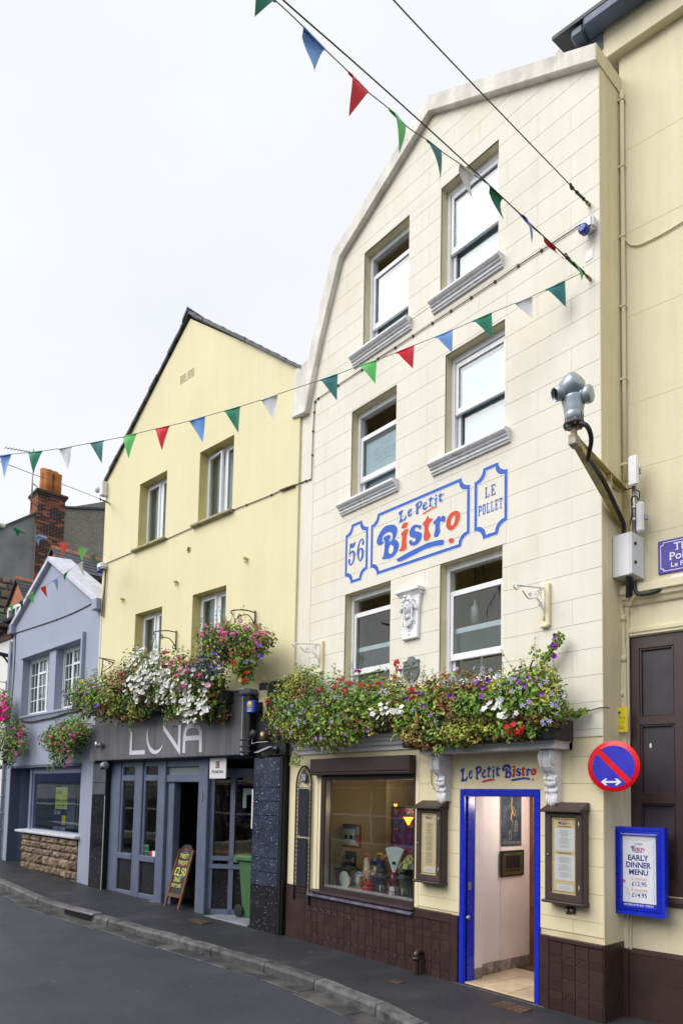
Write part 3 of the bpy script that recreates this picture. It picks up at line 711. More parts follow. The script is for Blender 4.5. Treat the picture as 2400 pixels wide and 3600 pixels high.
b = MB(); b.profile([(-0.02,.688),(0.075,.672),(0.08,.645),(-0.02,.63)],-7.52,-5.55); b.build('plinth_cap',mat('worn_lilac_cap',(0.13,0.11,0.16),rough=0.3,var=0.5,vscale=14),bis,bevel=0.006)
# door
b = MB(); fx0,fx1,fz = -4.885,-3.867,2.118
b.box(fx0,fx0 + .068,-0.16,0.012,-0.0,fz); b.box(fx1 - .068,fx1,-0.16,0.012,0.0,fz); b.box(fx0 + .068,fx1 - .068,-0.16,0.012,fz - .07,fz)
b.box(fx0 + .068,fx0 + .085,-0.16,-0.03,0.0,fz - .07)
dfr = b.build('door_frame',BLUE,bis,bevel=0.012,seg=2)
b = MB(); b.box(fx0 + .085,fx0 + .092,-0.09,-0.045,1.02,1.10); b.build('latch_plate',STEEL,bis,dfr)
b = MB(); b.lathe((fx0 + .10,-0.03,0.72),[(0.0,-0.02),(0.022,-0.015),(0.026,0.0),(0.018,0.02),(0.0,0.024)],12); b.build('door_stop',STEEL,bis,dfr)
HALLW = mat('hall_white_wall',(0.82,0.79,0.78),rough=0.6,var=0.04); HALLP = mat('hall_pale_wall',(0.80,0.72,0.69),rough=0.7,var=0.05)
DARKW = mat('varnished_wood',(0.17,0.065,0.022),rough=0.35,var=0.35,vscale=9)
b = MB(); b.box(-4.90,-4.80,-0.30,-0.165,0.15,2.3); b.box(-4.90,-4.875,-0.72,-0.30,0.15,2.3); b.build('hall_lining',HALLW,bis)
b = MB(); b.box(-4.885,-4.86,-1.34,-0.72,0.15,2.4); b.box(-4.9,-3.5,-1.50,-1.34,0.03,2.4); b.box(-3.84,-3.75,-1.3,-0.16,0.03,2.4); b.build('hall_wall',HALLP,bis)
b = MB(); b.box(-4.86,-4.80,-1.44,-1.30,0.03,2.2); b.box(-4.80,-4.74,-1.42,-1.33,0.03,2.2); b.box(-4.74,-4.70,-1.40,-1.32,0.03,2.2); b.box(-4.70,-3.84,-1.345,-1.325,0.03,2.2); b.build('inner_door',DARKW,bis,bevel=0.006)
b = MB(); b.box(-4.9,-3.75,-1.34,-0.165,2.13,2.4); b.build('hall_ceiling',HALLP,bis)
FTILE = mat('floor_tile',(0.55,0.44,0.30),rough=0.4,var=0.2,vscale=5,obr=0.08)
SKT = mat('skirting_tile',(0.30,0.26,0.23),rough=0.5,var=0.4,vscale=14,obr=0.25)
b = MB(); b.box(-4.9,-3.7,-1.34,0.0,-0.1,0.018); b.build('hall_floor',GROUT,bis)
for i in range(4):
    for k in range(3):
        xa,xb = max(-4.86,-4.92 + .33 * i) + .003,min(-3.80,-4.92 + .33 * (i + 1)) - .003; ya,yb = -0.02 - .33 * k - .003,-0.02 - .33 * (k + 1) + .003
        if xb - xa > .03: bb = MB(); bb.box(xa,xb,yb,ya,0.01,0.03 + ru(0,.002)); bb.build('floor_tile',FTILE,bis,bevel=0.002)
b = MB(); b.box(-4.82,-3.86,-1.32,-1.02,0.02,0.036); b.build('doormat',mat('brown_matting',(0.13,0.065,0.03),rough=0.95,var=0.2,bump=0.6,bscale=200),bis)
for k in range(11):
    ya = -0.17 - .107 * k; bb = MB(); xx = -4.80 if k < 1 else (-4.872 if k < 5 else -4.857)
    bb.box(xx - .01,xx + .012,ya - .103,ya,0.03,0.15 + ru(-.004,.004)); bb.build('skirting_tile',SKT,bis,bevel=0.002)
b = MB(); b.box(-4.96,-3.80,-0.02,0.035,-0.1,0.012); b.build('door_step',mat('worn_step',(0.06,0.045,0.045),rough=0.6,var=0.5,vscale=12,col2=(0.3,0.26,0.22),c2scale=9,c2lo=.6,c2hi=.75),bis,bevel=0.01)
# brown tiled plinth: square tiles, a border of triangular tiles, each a piece
def plinth(x0,x1,ztop,name):
    b = MB(); b.box(x0,x1,-0.28,0.012,-0.35,ztop); b.build(name,GROUT,bis)
    ts = 0.135; nx = max(1,round((x1 - x0) / ts)); tx = (x1 - x0) / nx
    hs = [ztop - 0.004]; pat = [.125,.075,.135,.135,.075,.135,.14]
    zc = ztop
    for r,h in enumerate(pat):
        za,zb = max(zc - h,-0.05),zc
        if zb - za < .02: break
        for k in range(nx):
            a,c = x0 + tx * k + .0022,x0 + tx * (k + 1) - .0022
            bord = r in (1,4) and 0 < k < nx - 1
            side_ = r in (2,3) and k in (1,nx - 2) and nx > 4
            if bord or side_:
                for t_ in range(2):
                    up = [(a,za + .002),(c,za + .002),((a + c) / 2,zb - .002)]
                    dn = [[(a,zb - .002),(a,za + .006),((a + c) / 2 - .003,zb - .002)],[(c,zb - .002),((a + c) / 2 + .003,zb - .002),(c,za + .006)]]
                    bb = MB()
                    if t_ == 0: bb.extr([up],0.0,0.0225,back=False)
                    else:
                        for q_ in dn: bb.extr([q_],0.0,0.0205,back=False)
                    bb.build('plinth_tile',TILE,bis,bevel=0.0018)
            else:
                bb = MB(); bb.box(a,c,0.0,0.0205 + ru(0,.002),za + .002,zb - .002); bb.build('plinth_tile',TILE,bis,bevel=0.0022)
        zc = za
plinth(-7.60,-4.995,0.63,'plinth'); plinth(-3.755,-3.205,0.655,'plinth')
for q_ in ((-7.54,-5.53,-0.02,0.026,0.625,0.645),(-5.53,-4.99,-0.02,0.03,0.632,0.735),(-3.76,-3.20,-0.02,0.032,0.657,0.70),(-8.06,-7.605,-0.2,0.02,-0.3,0.745),(-4.995,-4.89,-0.2,0.028,-0.1,0.73),(-3.865,-3.757,-0.2,0.026,-0.1,0.70)): b = MB(); b.box(*q_); b.build('plinth_trim',BROWN,bis,bevel=0.008)
b = MB(); b.box(-3.2,-3.192,-0.42,0.02,-0.2,0.70); b.build('plinth_return',BROWN,bis)
# bent overflow pipe low on the plinth
ov = T('overflow_pipe','short brown bent pipe on the tiled plinth left of the blue door','pipe',B,-5.42,0.0)
b = MB(); b.tube(smooth_path([(-5.42,0.02,0.245),(-5.42,0.07,0.25),(-5.42,0.105,0.225),(-5.42,0.108,0.15),(-5.42,0.108,-0.02)],5),0.038,12); b.build('overflow_pipe',BROWN,ov)
b = MB(); b.lathe((-5.42,0.108,0.165),[(0.045,0),(0.047,.02),(0.045,.035)],12); b.build('collar',BROWN,ov)
# old bell wire bracket by the left console
b = MB(); b.tube(smooth_path([(-5.31,0.012,2.5),(-5.31,0.014,2.25),(-5.30,0.02,2.18),(-5.25,0.03,2.13)],5),0.009,6); b.build('conduit',YEL,bis)
# ------------------------------------------------------------------ the nightclub building (yellow gable over a blue-grey shopfront)
LP = Plane(-8.057,5.95,math.atan2(0.125676,0.992071))
LYEL = mat('butter_wall_paint',(0.745,0.685,0.43),rough=0.7,var=0.035,vscale=0.9,bump=0.2,bscale=40,streak=0.03,col2=(0.70,0.67,0.48),c2scale=0.6,c2lo=0.55,c2hi=0.8)
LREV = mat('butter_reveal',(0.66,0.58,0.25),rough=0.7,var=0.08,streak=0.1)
BGREY = mat('blue_grey_joinery',(0.125,0.15,0.225),rough=0.4,var=0.10,vscale=5,streak=0.06,bump=0.1,bscale=60)
BLKG = mat('black_granite',(0.012,0.012,0.016),rough=0.13,var=0.2,spec=0.6,speck=(0.5,0.55,0.6),speckscale=55,specklo=0.72,bump=0.0)
FASC = mat('grey_metal_sheet',(0.17,0.17,0.185),rough=0.34,metal=0.25,var=0.12,vscale=2,streak=0.22)
OLIVE = mat('mossy_stone_sill',(0.36,0.33,0.20),rough=0.85,var=0.3,vscale=9,bump=0.5,bscale=40)
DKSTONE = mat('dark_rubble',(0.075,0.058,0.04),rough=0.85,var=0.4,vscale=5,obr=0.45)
luna = T('nightclub_building','butter yellow gabled building with dark blue-grey club front and metal fascia','building',LP,-2.8,0.0)
LW = [(-4.322,-3.404,6.71,7.985),(-2.407,-1.475,6.71,7.99),(-4.292,-3.398,4.15,5.42),(-2.476,-1.557,4.15,5.455)]
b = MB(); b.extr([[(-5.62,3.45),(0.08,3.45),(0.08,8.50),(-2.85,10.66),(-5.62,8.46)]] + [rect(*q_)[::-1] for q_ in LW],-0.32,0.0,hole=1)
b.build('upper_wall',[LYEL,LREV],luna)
b = MB(); b.box(-5.62,-5.3,-5.5,-0.32,-0.2,8.3); b.box(-0.25,0.08,-5.5,-.32,-0.2,8.3); b.box(-5.62,.08,-5.8,-5.5,-.2,8.3); b.build('side_wall',LYEL,luna)
# roof and verge slates
b = MB()
for a,c in (((-5.72,8.36),(-2.85,10.70)),((-2.85,10.70),(0.10,8.46))):
    b.hexa([(a[0],0.0,a[1]),(c[0],0.0,c[1]),(c[0],-5.8,c[1]),(a[0],-5.8,a[1])],[(a[0],0.0,a[1] + .05),(c[0],0.0,c[1] + .05),(c[0],-5.8,c[1] + .05),(a[0],-5.8,a[1] + .05)])
b.build('roof',SLATE,luna)
for a,c,n in (((-5.80,8.27),(-2.86,10.72),15),((0.16,8.40),(-2.84,10.72),15)):
    for k in range(n):
        f0,f1 = k / n - .01,(k + 1) / n + 0.01; x0,z0,x1,z1 = a[0] + (c[0] - a[0]) * f0,a[1] + (c[1] - a[1]) * f0,a[0] + (c[0] - a[0]) * f1,a[1] + (c[1] - a[1]) * f1
        t_ = .03 + ru(0,.018); b = MB(); o_ = .055 + ru(-.012,.012)
        b.hexa([(x0,-.25,z0),(x1,-.25,z1),(x1,o_,z1),(x0,o_,z0)],[(x0,-.25,z0 + t_ + .03),(x1,-.25,z1 + t_ + .008),(x1,o_,z1 + t_ + .008),(x0,o_,z0 + t_ + .03)])
        b.build('verge_slate',SLATE,luna)
b = MB(); b.hexa([(-3.0,-.3,10.62),(-2.85,-.3,10.78),(-2.85,.08,10.78),(-3.0,.08,10.62)],[(-2.99,-.3,10.68),(-2.85,-.3,10.85),(-2.85,.08,10.85),(-2.99,.08,10.68)]); b.build('ridge_cap',SLATE,luna)
NET = mat('net_curtain',(0.62,0.66,0.68),rough=0.9,var=0.1,streak=0.25)
DARKIN = mat('dim_interior',(0.10,0.085,0.06),rough=0.9,var=0.2)
for i,(x0,x1,z0,z1) in enumerate(LW):
    y = -0.17; b = MB(); fw = .055
    b.box(x0,x0 + fw,y - .07,y,z0,z1); b.box(x1 - fw,x1,y - .07,y,z0,z1); b.box(x0 + fw,x1 - fw,y - .07,y,z1 - .06,z1); b.box(x0 + fw,x1 - fw,y - .07,y,z0,z0 + .06)
    xm = x0 + (x1 - x0) * .56; b.box(xm - .03,xm + .03,y - .07,y,z0 + .06,z1 - .06)
    w_ = b.build('window',UPVC,luna,bevel=.005)
    for q,(a,c) in enumerate(((x0 + fw + .004,xm - .034),(xm + .034,x1 - fw - .004))):
        m_ = MB(); yy = y + .012
        if q == 0: m_.M = Matrix.Translation((a,yy,0)) @ Matrix.Rotation(math.radians(7 if i == 1 else 2),4,'Z') @ Matrix.Translation((-a,-yy,0))
        st = .04
        m_.box(a,a + st,yy - .05,yy,z0 + .065,z1 - .065); m_.box(c - st,c,yy - .05,yy,z0 + .065,z1 - .065); m_.box(a + st,c - st,yy - .05,yy,z1 - .105,z1 - .065); m_.box(a + st,c - st,yy - .05,yy,z0 + .065,z0 + .105)
        m_.build('sash',UPVC,luna,w_,bevel=.004)
        m2 = MB(); m2.M = m_.M; m2.box(a + st - .004,c - st + .004,yy - .03,yy - .024,z0 + .1,z1 - .1); m2.build('pane',GLASS,luna,w_)
    m_ = MB()
    for k in range(26):
        xa = x0 + .03 + (x1 - x0 - .06) * k / 26; xb = x0 + .03 + (x1 - x0 - .06) * (k + 1) / 26
        m_.face([(xa,y - .14 - .012 * (k % 2),z0),(xb,y - .14 - .012 * ((k + 1) % 2),z0),(xb,y - .14 - .012 * ((k + 1) % 2),z1),(xa,y - .14 - .012 * (k % 2),z1)])
    m_.build('net_curtain',NET,luna,w_)
    if i < 2:
        m_ = MB(); m_.profile([(-.16,z0 + .012),(0.075,z0 - .01),(0.08,z0 - .055),(-.0,z0 - .065)],x0 - .12,x1 + .04); m_.build('sill',OLIVE,luna,w_,bevel=.006)
b = MB(); b.box(-5.3,-.25,-2.4,-2.3,3.5,8.2); b.box(-5.3,-.25,-2.3,-.33,6.1,6.2); b.build('interior',DARKIN,luna)
# vent grille, hole, wall stubs
v0,v1 = LP.at(635,1345),LP.at(683,1290)
b = MB(); zc = (v0[1] + v1[1]) / 2 - .02; zc0,zc1 = zc - .065,zc + .065; xa,xb = v0[0],v1[0]
b.box(xa - .012,xb + .012,0,.006,zc0 - .012,zc0); b.box(xa - .012,xb + .012,0,.006,zc1,zc1 + .012); b.box(xa - .012,xa,0,.006,zc0,zc1); b.box(xb,xb + .012,0,.006,zc0,zc1); xm = (xa + xb) / 2; b.box(xm - .025,xm + .025,0.0,.006,zc0,zc1)
for k in range(1,8):
    for (p,q) in ((xa,xm - .025),(xm + .025,xb)):
        x = p + (q - p) * k / 8; b.box(x - .004,x + .004,.0,.004,zc0,zc1)
for k in range(1,5): z = zc0 + (zc1 - zc0) * k / 5; b.box(xa,xb,.0005,.005,z - .004,z + .004)
vg = b.build('vent_grille',LYEL,luna)
b = MB(); b.box(xa,xb,0.0005,.0015,zc0,zc1); b.build('vent_shade_sheet',mat('vent_dark',(0.16,0.13,0.07),rough=.9,var=0),luna,vg)  # dark sheet colours in the shade behind the grille bars
h_ = LP.at(665,1932); b = MB(); b.lathe((h_[0],0,h_[1]),[(.055,-.02),(.055,.012),(.045,.014),(.045,-.02)],16,'y'); hv = b.build('flue_ring',LREV,luna); b = MB(); b.lathe((h_[0],0.002,h_[1]),[(.046,0),(.0,.0005)],16,'y'); b.build('flue_mouth',mat('flue_dark',(0.12,0.10,0.08),rough=.9,var=.1),luna,hv)
for px,py in ((868,1968),(624,2050),(436,2110)):
    s,z = LP.at(px,py); b = MB(); b.ball((s,.04,z + .02),.032,.04,.03,10,6); b.tube([(s,.03,z),(s,.035,z - .06)],.014,6); b.build('cable_stub',LREV,luna)
# ---- fascia
b = MB()
xs = [-5.36,-4.62,-3.95,-3.22,-2.5,-1.78,-1.12,-.86]
for a,c in zip(xs,xs[1:]):
    m_ = MB(); m_.profile([(0.0,2.625),(0.155,2.625),(0.16,2.64),(0.15,3.64),(0.0,3.67)],a + .002,c - .002); m_.build('fascia_sheet',FASC,luna,bevel=.003)
m_ = MB(); m_.box(-.86,-.80,0,.17,2.62,3.60); m_.build('fascia_edge',mat('pale_edge_strip',(0.36,0.38,0.44),rough=.4,var=.1),luna)
m_ = MB(); m_.profile([(0,3.665),(.19,3.655),(.19,3.63),(.15,3.62),(0,3.62)],-5.4,-.80); m_.build('fascia_flashing',mat('white_flashing',(0.62,0.62,0.60),rough=.5,var=.1),luna)
m_ = MB(); m_.box(-5.58,-5.362,-.02,.12,2.60,3.35); m_.build('fascia_end_box',mat('end_box_metal',(0.22,0.22,0.26),rough=.35,metal=.2,var=.15,streak=.15),luna,bevel=.006)
m_ = MB(); m_.box(-.80,0.0,-.02,.045,2.60,3.50); m_.profile([(0,3.74),(.05,3.72),(.05,3.52),(.0,3.50)],-.62,-.002); m_.build('black_backboard',mat('black_painted_board',(0.016,0.016,0.026),rough=.35,var=.25),luna,bevel=.004)
m_ = MB(); m_.box(-5.3,-.8,-.3,.0,2.60,3.5); m_.build('beam',BGREY,luna)
m_ = MB()
for k in range(34): x = -5.3 + k * .134; m_.ball((x,.158,2.665 + ru(-.006,.006)),.0075,.005,.0075,6,4)
m_.build('fascia_screws',IRON,luna)
# letters L U N A, drawn as on the sign
Q = lambda s_: [LP.at(430 + u / 5.2267,2500 + v_ / 5.2267,.156) for u,v_ in [tuple(map(float,p.split(','))) for p in s_.split()]]
LETW = mat('pale_sign_lettering',(0.66,0.66,0.74),rough=.5,var=.03)
for loops in (['162,335 200,335 183,730 428,716 424,795 142,806'],
              [smooth_loop(Q('488,315 470,370 457,440 456,520 468,600 490,680 520,740 560,778 605,790 650,780 695,745 730,690 762,612 720,665 680,700 640,718 600,715 560,690 525,650 500,590 486,520 482,420'),3)],
              ['764,240 1030,640 1045,252 1090,252 1070,812 762,345'],
              ['1116,770 1128,480 1140,380 1170,300 1220,250 1290,228 1360,228 1420,250 1460,310 1476,390 1468,754 1418,754 1422,530 1170,546 1162,770','1180,462 1190,390 1220,335 1270,315 1330,312 1385,322 1412,355 1422,400 1424,442']):
    m_ = MB(); m_.extr([Q(l) if isinstance(l,str) else l for l in loops],.154,.166,back=False); m_.build('sign_letter',LETW,luna)
st = LP.at(593,2488,.16); m_ = MB(); m_.extr([[(st[0] + r * math.cos(a),st[1] + r * math.sin(a)) for a,r in [(PI / 4 * k,(.085 if k % 4 == 2 else .06) if k % 2 == 0 else .012) for k in range(8)]]],.154,.163); m_.build('sign_star',mat('gold_star',(0.6,0.56,0.36),rough=.4,var=0),luna)
# ---- granite piers in panels
def zl(px,py,off=0): return LP.at(px,py,off)[1]
def sl(px,py,off=0): return LP.at(px,py,off)[0]
zs = [zl(340,y_) for y_ in (2752,2793,2829,2938,2971,3015)]
zz = [2.60] + zs + [-.1]
b = MB(); b.box(-5.56,-5.04,-.3,.03,-.3,2.60); b.build('pier_core',BLACK,luna)
for a,c in zip(zz,zz[1:]):
    for (x0,x1) in ((-5.545,-5.05),):
        m_ = MB(); m_.box(x0,x1,.0,.05,c + .004,a - .004); m_.build('granite_panel',BLKG if a < 2.1 else mat('sky_sheen_granite',(0.075,0.08,0.10),rough=.4,var=.25,speck=(.2,.2,.24),speckscale=240,specklo=.6),luna,bevel=.003)  # upper panels: sky reflection put into a paler base colour
m_ = MB(); m_.box(-5.049,-5.042,.04,.053,.05,1.95); m_.build('white_trim',WHITE,luna)
zs = [zl(940,2600 + v_ / 3.92,.1) for v_ in (655,850,1050,1640,1840,2035)]
zz = [2.585] + zs + [-.1]
b = MB(); gx0,gx1 = sl(893,2700,.045),sl(984,2700,.045); b.box(gx0,-.02,-.9,.02,-.3,2.60); b.build('pier_core',BLACK,luna)
BLKG2 = mat('sky_sparkle_granite',(0.034,0.040,0.075),rough=0.25,var=0.3,spec=0.7,speck=(0.6,0.65,0.7),speckscale=55,specklo=0.70)  # bluish base holds a painted sky reflection; the flecks belong to the stone
for i,(a,c) in enumerate(zip(zz,zz[1:])):
    m_ = MB(); m_.box(gx0,gx1,.0,.045,c + .004,a - .004); m_.build('granite_panel',BLKG if i == 6 else BLKG2,luna,bevel=.003)
    m_ = MB(); m_.box(gx0 - .007,gx0 - .002,-.7,.042,c + .004,a - .004); m_.build('granite_panel',BLKG,luna)
m_ = MB(); m_.box(gx1 + .003,gx1 + .06,-.05,.05,-.1,2.60); m_.box(gx0 - .01,gx1 + .06,.0,.06,2.602,2.63); m_.build('pier_trim',IRON,luna,bevel=.012)
# ---- shopfront joinery
OF = -.06
F = lambda u,v_: LP.at(350 + u / 3.92,2600 + v_ / 3.92,OF)
xj0,xj1 = -5.03,F(215,1000)[0]; xg1 = (F(300,900)[0],F(478,900)[0]); xg2 = (F(605,1000)[0],F(795,1000)[0]); xp = (F(808,1000)[0],F(900,1000)[0]); xd = (F(985,1000)[0],F(1362,1000)[0]); xq = (xd[1],F(1490,1000)[0])
zt0,zt1 = F(400,490)[1],F(400,572)[1]; zs0,zs1 = F(400,1570)[1],F(400,1650)[1]; zb_ = F(400,2085)[1]; ztop = 2.60
b = MB()
def bar(x0,x1,z0,z1,d0=OF - .12,d1=OF): b.box(x0,x1,d0,d1,z0,z1)
bar(xj0,xg1[0] - .06,-.05,ztop); bar(xg1[0] - .06,xg1[0],zs1,ztop,OF - .1,OF - .02); bar(xg1[1],xg2[0] - .06,-.02,ztop,OF - .12,OF + .012); bar(xg2[0] - .06,xg2[0],zs1,ztop,OF - .1,OF - .022); bar(xg2[1],xp[1],-.05,ztop,OF - .12,OF + .015); bar(xp[1],xd[0],.05,zt0,OF - .2,OF - .05); bar(*xq,-.05,ztop,OF - .14,OF + .02)
for (a,c) in (xg1,xg2):
    bar(a,c,zt1,zt0,OF - .1,OF - .008); bar(a,c,ztop - .1,ztop,OF - .1,OF - .006); bar(a - .06,c,zs1,zs0,OF - .1,OF + .03)
    bar(a - .06,c,zb_ - .09,zb_,OF - .1,OF + .005)
bar(xp[1],xd[1],zt1 - .02,zt0 - .01,OF - .1,OF - .01); bar(xp[1],xd[1],ztop - .12,ztop,OF - .1,OF - .01)
sf = b.build('shopfront_frame',BGREY,luna,bevel=.010)
for k,(a,c) in enumerate((xg1,xg2)):
    m_ = MB(); m_.box(a - .01,c + .01,OF - .06,OF - .054,zs0 - .01,zt1 + .01); m_.build('pane',GLASSD,luna,sf)
    m_ = MB(); m_.box(a - .01,c + .01,OF - .06,OF - .054,zt0 - .01,ztop - .09); m_.build('pane',GLASSD,luna,sf)
    m_ = MB(); m_.box(a - .07,c + .01,OF - .07,OF - .03,zb_ - .01,zs1 + .01); m_.build('stall_riser',BLKG,luna,sf)
m_ = MB(); m_.box(xp[1] - .01,xd[1] + .01,OF - .06,OF - .054,zt0 - .03,ztop - .1); m_.build('pane',mat('obscured_pane',(0.20,0.23,0.24),rough=.35,var=.1),luna,sf)
# stickers low on the glass
def plate(name,label,cat,P,x0,x1,z0,z1,off,m,thick=.004,group=None):
    t = T(name,label,cat,P,(x0 + x1) / 2,z0,off,group=group); b_ = MB(); b_.box(x0,x1,off - thick,off,z0,z1); b_.build('plate',m,t,bevel=min(.0015,thick / 4)); return t
G1 = mat('sticker_green',(0.01,0.10,0.06),var=0,rough=.4); G2 = mat('print_red',(0.60,0.02,0.03),var=0,rough=.4); G3 = mat('print_white',(0.75,0.77,0.8),var=0,rough=.5); G4 = mat('print_yellow',(0.78,0.62,0.05),var=0,rough=.5); G5 = mat('print_navy',(0.012,0.014,0.10),var=0,rough=.5); G6 = mat('print_black',(0.012,0.012,0.014),var=0,rough=.5)
a = F(582,1440); c = F(648,1600)
t = plate('window_sticker','dark green sticker with two rows of gold stars low in club window','sticker',LP,a[0],c[0],c[1],a[1],OF - .045,G1,.002)
b = MB(); b.mi = 0
for r in (.86,.36):
    for k in range(5): b.ball((a[0] + (c[0] - a[0]) * (.12 + .19 * k),OF - .044,c[1] + (a[1] - c[1]) * r),.006,.002,.012,6,4)
b.build('stars',mat('gold_print',(.7,.6,.2),var=0),t)
a = F(655,1535); c = F(692,1605); x0,x1,z0,z1 = a[0],c[0],c[1],a[1]
t = T('window_sticker','red heart-shaped sticker low in the club window','sticker',LP,(x0 + x1) / 2,z0,OF - .045); b = MB(); b.extr([smooth_loop([(x0 + (x1 - x0) * p,z0 + (z1 - z0) * q_) for p,q_ in ((.5,0),(.95,.5),(1,.85),(.75,1),(.5,.88),(.25,1),(0,.85),(.05,.5))],3)],OF - .047,OF - .045); b.build('print',G2,t)
a = F(697,1535); c = F(755,1615); plate('window_sticker','white square notice low in the club window','sticker',LP,a[0],c[0],c[1],a[1],OF - .045,G3,.002)
# step, lobby floor, dark room with a rubble back wall
STEP = mat('grey_step_stone',(0.24,0.25,0.29),rough=.5,var=.25,vscale=5,bump=.3,bscale=60)
b = MB(); b.box(xp[0] + .05,-.75,-1.6,.035,-.2,.055); b.build('lobby_floor',STEP,luna,bevel=.008)
b = MB(); b.box(-5.0,xp[0] + .05,-.1,.02,-.2,.10); b.build('front_step',mat('dusty_concrete',(0.26,0.23,0.20),rough=.8,var=.3,vscale=8),luna,bevel=.02)
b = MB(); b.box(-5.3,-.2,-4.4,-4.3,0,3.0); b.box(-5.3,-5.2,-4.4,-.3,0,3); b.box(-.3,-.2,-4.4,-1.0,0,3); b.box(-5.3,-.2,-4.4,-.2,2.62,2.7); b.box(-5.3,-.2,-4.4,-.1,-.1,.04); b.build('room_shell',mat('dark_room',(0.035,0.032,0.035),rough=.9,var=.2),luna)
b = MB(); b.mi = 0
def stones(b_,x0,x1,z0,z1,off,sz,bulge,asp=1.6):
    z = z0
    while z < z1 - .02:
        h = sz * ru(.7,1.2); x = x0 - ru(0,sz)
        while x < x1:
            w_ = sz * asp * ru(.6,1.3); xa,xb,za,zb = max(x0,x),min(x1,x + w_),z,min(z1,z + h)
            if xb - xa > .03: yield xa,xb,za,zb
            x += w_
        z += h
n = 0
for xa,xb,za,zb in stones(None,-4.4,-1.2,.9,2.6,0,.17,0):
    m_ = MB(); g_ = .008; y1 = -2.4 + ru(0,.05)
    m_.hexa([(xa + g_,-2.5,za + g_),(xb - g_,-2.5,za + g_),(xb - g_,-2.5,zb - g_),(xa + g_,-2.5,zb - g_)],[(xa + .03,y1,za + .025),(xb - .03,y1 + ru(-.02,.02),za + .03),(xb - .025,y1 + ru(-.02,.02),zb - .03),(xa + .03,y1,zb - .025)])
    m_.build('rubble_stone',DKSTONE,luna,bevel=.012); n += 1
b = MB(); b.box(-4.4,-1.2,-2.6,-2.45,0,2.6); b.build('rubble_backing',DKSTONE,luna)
tb = T('bar_table','dim wooden counter just inside the club doorway','table',LP,-2.6,.05,-1.3); b = MB(); b.box(-3.3,-1.9,-1.6,-1.1,.93,.98); b.build('table_top',DARKW,tb,bevel=.006)
for x in (-3.2,-2.0): b = MB(); b.box(x - .03,x + .03,-1.4,-1.34,.05,.93); b.build('leg',IRON,tb)
gl = T('wine_glass','empty wine glass on the counter inside the club doorway','glass',LP,-2.95,.98,-1.2); b = MB(); b.lathe((-2.95,-1.2,.98),[(.03,0),(.03,.003),(.004,.008),(.004,.07),(.03,.10),(.034,.14),(.028,.17)],12); b.build('wine_glass',glass('clear_glass',(.9,.93,.93)),gl)
# splayed lobby screen
p0 = LP.w(xq[1] - .02,OF - .05,0); ang = math.atan2(.62,.76)
SP = Plane(p0.x,p0.y,ang)
b = MB(); W = 1.25
for x in (0,.36,W - .08): b.box(x,x + .08,-.08,0,.05,2.45)
b.box(.08,W,-.08,0,2.30,2.45); b.box(.08,W,-.08,.0,.93,1.0); b.box(.0,W,-.08,.015,.80,.87); b.box(0,W,-.08,0,.05,.14)
t_lob = luna
def lob(bm,name,m,par=None,bevel=0):
    # geometry given in the splayed plane, moved into the facade frame
    for i,v_ in enumerate(bm.v):
        wv = SP.w(v_.x,v_.y,v_.z); d_ = Vector((wv.x,wv.y)) - LP.o; bm.v[i] = Vector((d_.dot(LP.u),d_.dot(LP.n),wv.z))
    return bm.build(name,m,luna,par,bevel=bevel)
ls = lob(b,'lobby_screen',BGREY,bevel=.008)
b = MB(); b.box(.08,.36,-.045,-.04,1.0,2.3); b.box(.44,W - .08,-.045,-.04,1.0,2.3); lob(b,'pane',GLASSD,ls)
b = MB(); b.box(.08,W,-.06,-.03,.14,.80); lob(b,'stall_riser',BLKG,ls)
b = MB(); b.box(.56,.78,-.05,-.036,2.02,2.12); b.box(.56,.62,-.05,-.036,1.80,2.02); b.box(.80,.90,-.05,-.036,2.04,2.12); lob(b,'taped_notice',mat('pale_green_notice',(.25,.36,.33),rough=.6,var=.2),ls)
m_ = MB(); m_.box(gx0 - .05,gx0 - .009,-.02,.03,1.50,2.10); m_.build('white_post_strip',WHITE,luna,bevel=.004)
m_ = MB(); xx = F(1430,800)[0]; m_.box(xx - .015,xx + .015,OF + .02,OF + .035,F(1430,850)[1],F(1430,705)[1]); m_.build('bell_plate',STEEL,luna,bevel=.003)
# ---- things fixed to the front
t = T('hanging_sign','white square sign reading FUSION under the metal fascia','sign',LP,-1.56,2.2,.02)
a = LP.at(738,2665,.02); c = LP.at(793,2737,.02); x0,x1,z0,z1 = a[0],c[0],c[1],a[1]
b = MB(); b.box(x0,x1,.0,.02,z0,z1); b.build('sign_plate',mat('sign_white',(.74,.74,.78),rough=.35,var=.04),t,bevel=.004)
b = MB(); h = z1 - z0; wd = x1 - x0; b.text('FUSION',x0 + wd * .16,x1 - wd * .17,z0 + h * .25,z0 + h * .40,.0212,bold=.03); b.build('lettering',G6,t)
b = MB(); x = (x0 + x1) / 2
for i in range(3):
    for k in range(4):
        b.mi = 1 if (i,k) in ((0,1),(1,0),(0,2)) else 0; b.lathe((x + (i - 1) * .035,.0205,z0 + h * (.54 + .085 * k)),[(.0145,0),(.0145,.002),(0,.002)],10,'y')
b.build('dot_emblem',[G6,G2],t)
b = MB()
for sx in (x0 + .02,x1 - .02): b.tube([(sx,.01,z1),(sx,.01,2.64)],.004,5)
b.build('hanger',STEEL,t)
t = T('dome_camera','grey dome camera at the top of the left granite pier','camera',LP,-5.0,2.5,.06); s,z = LP.at(368,2692,.1)
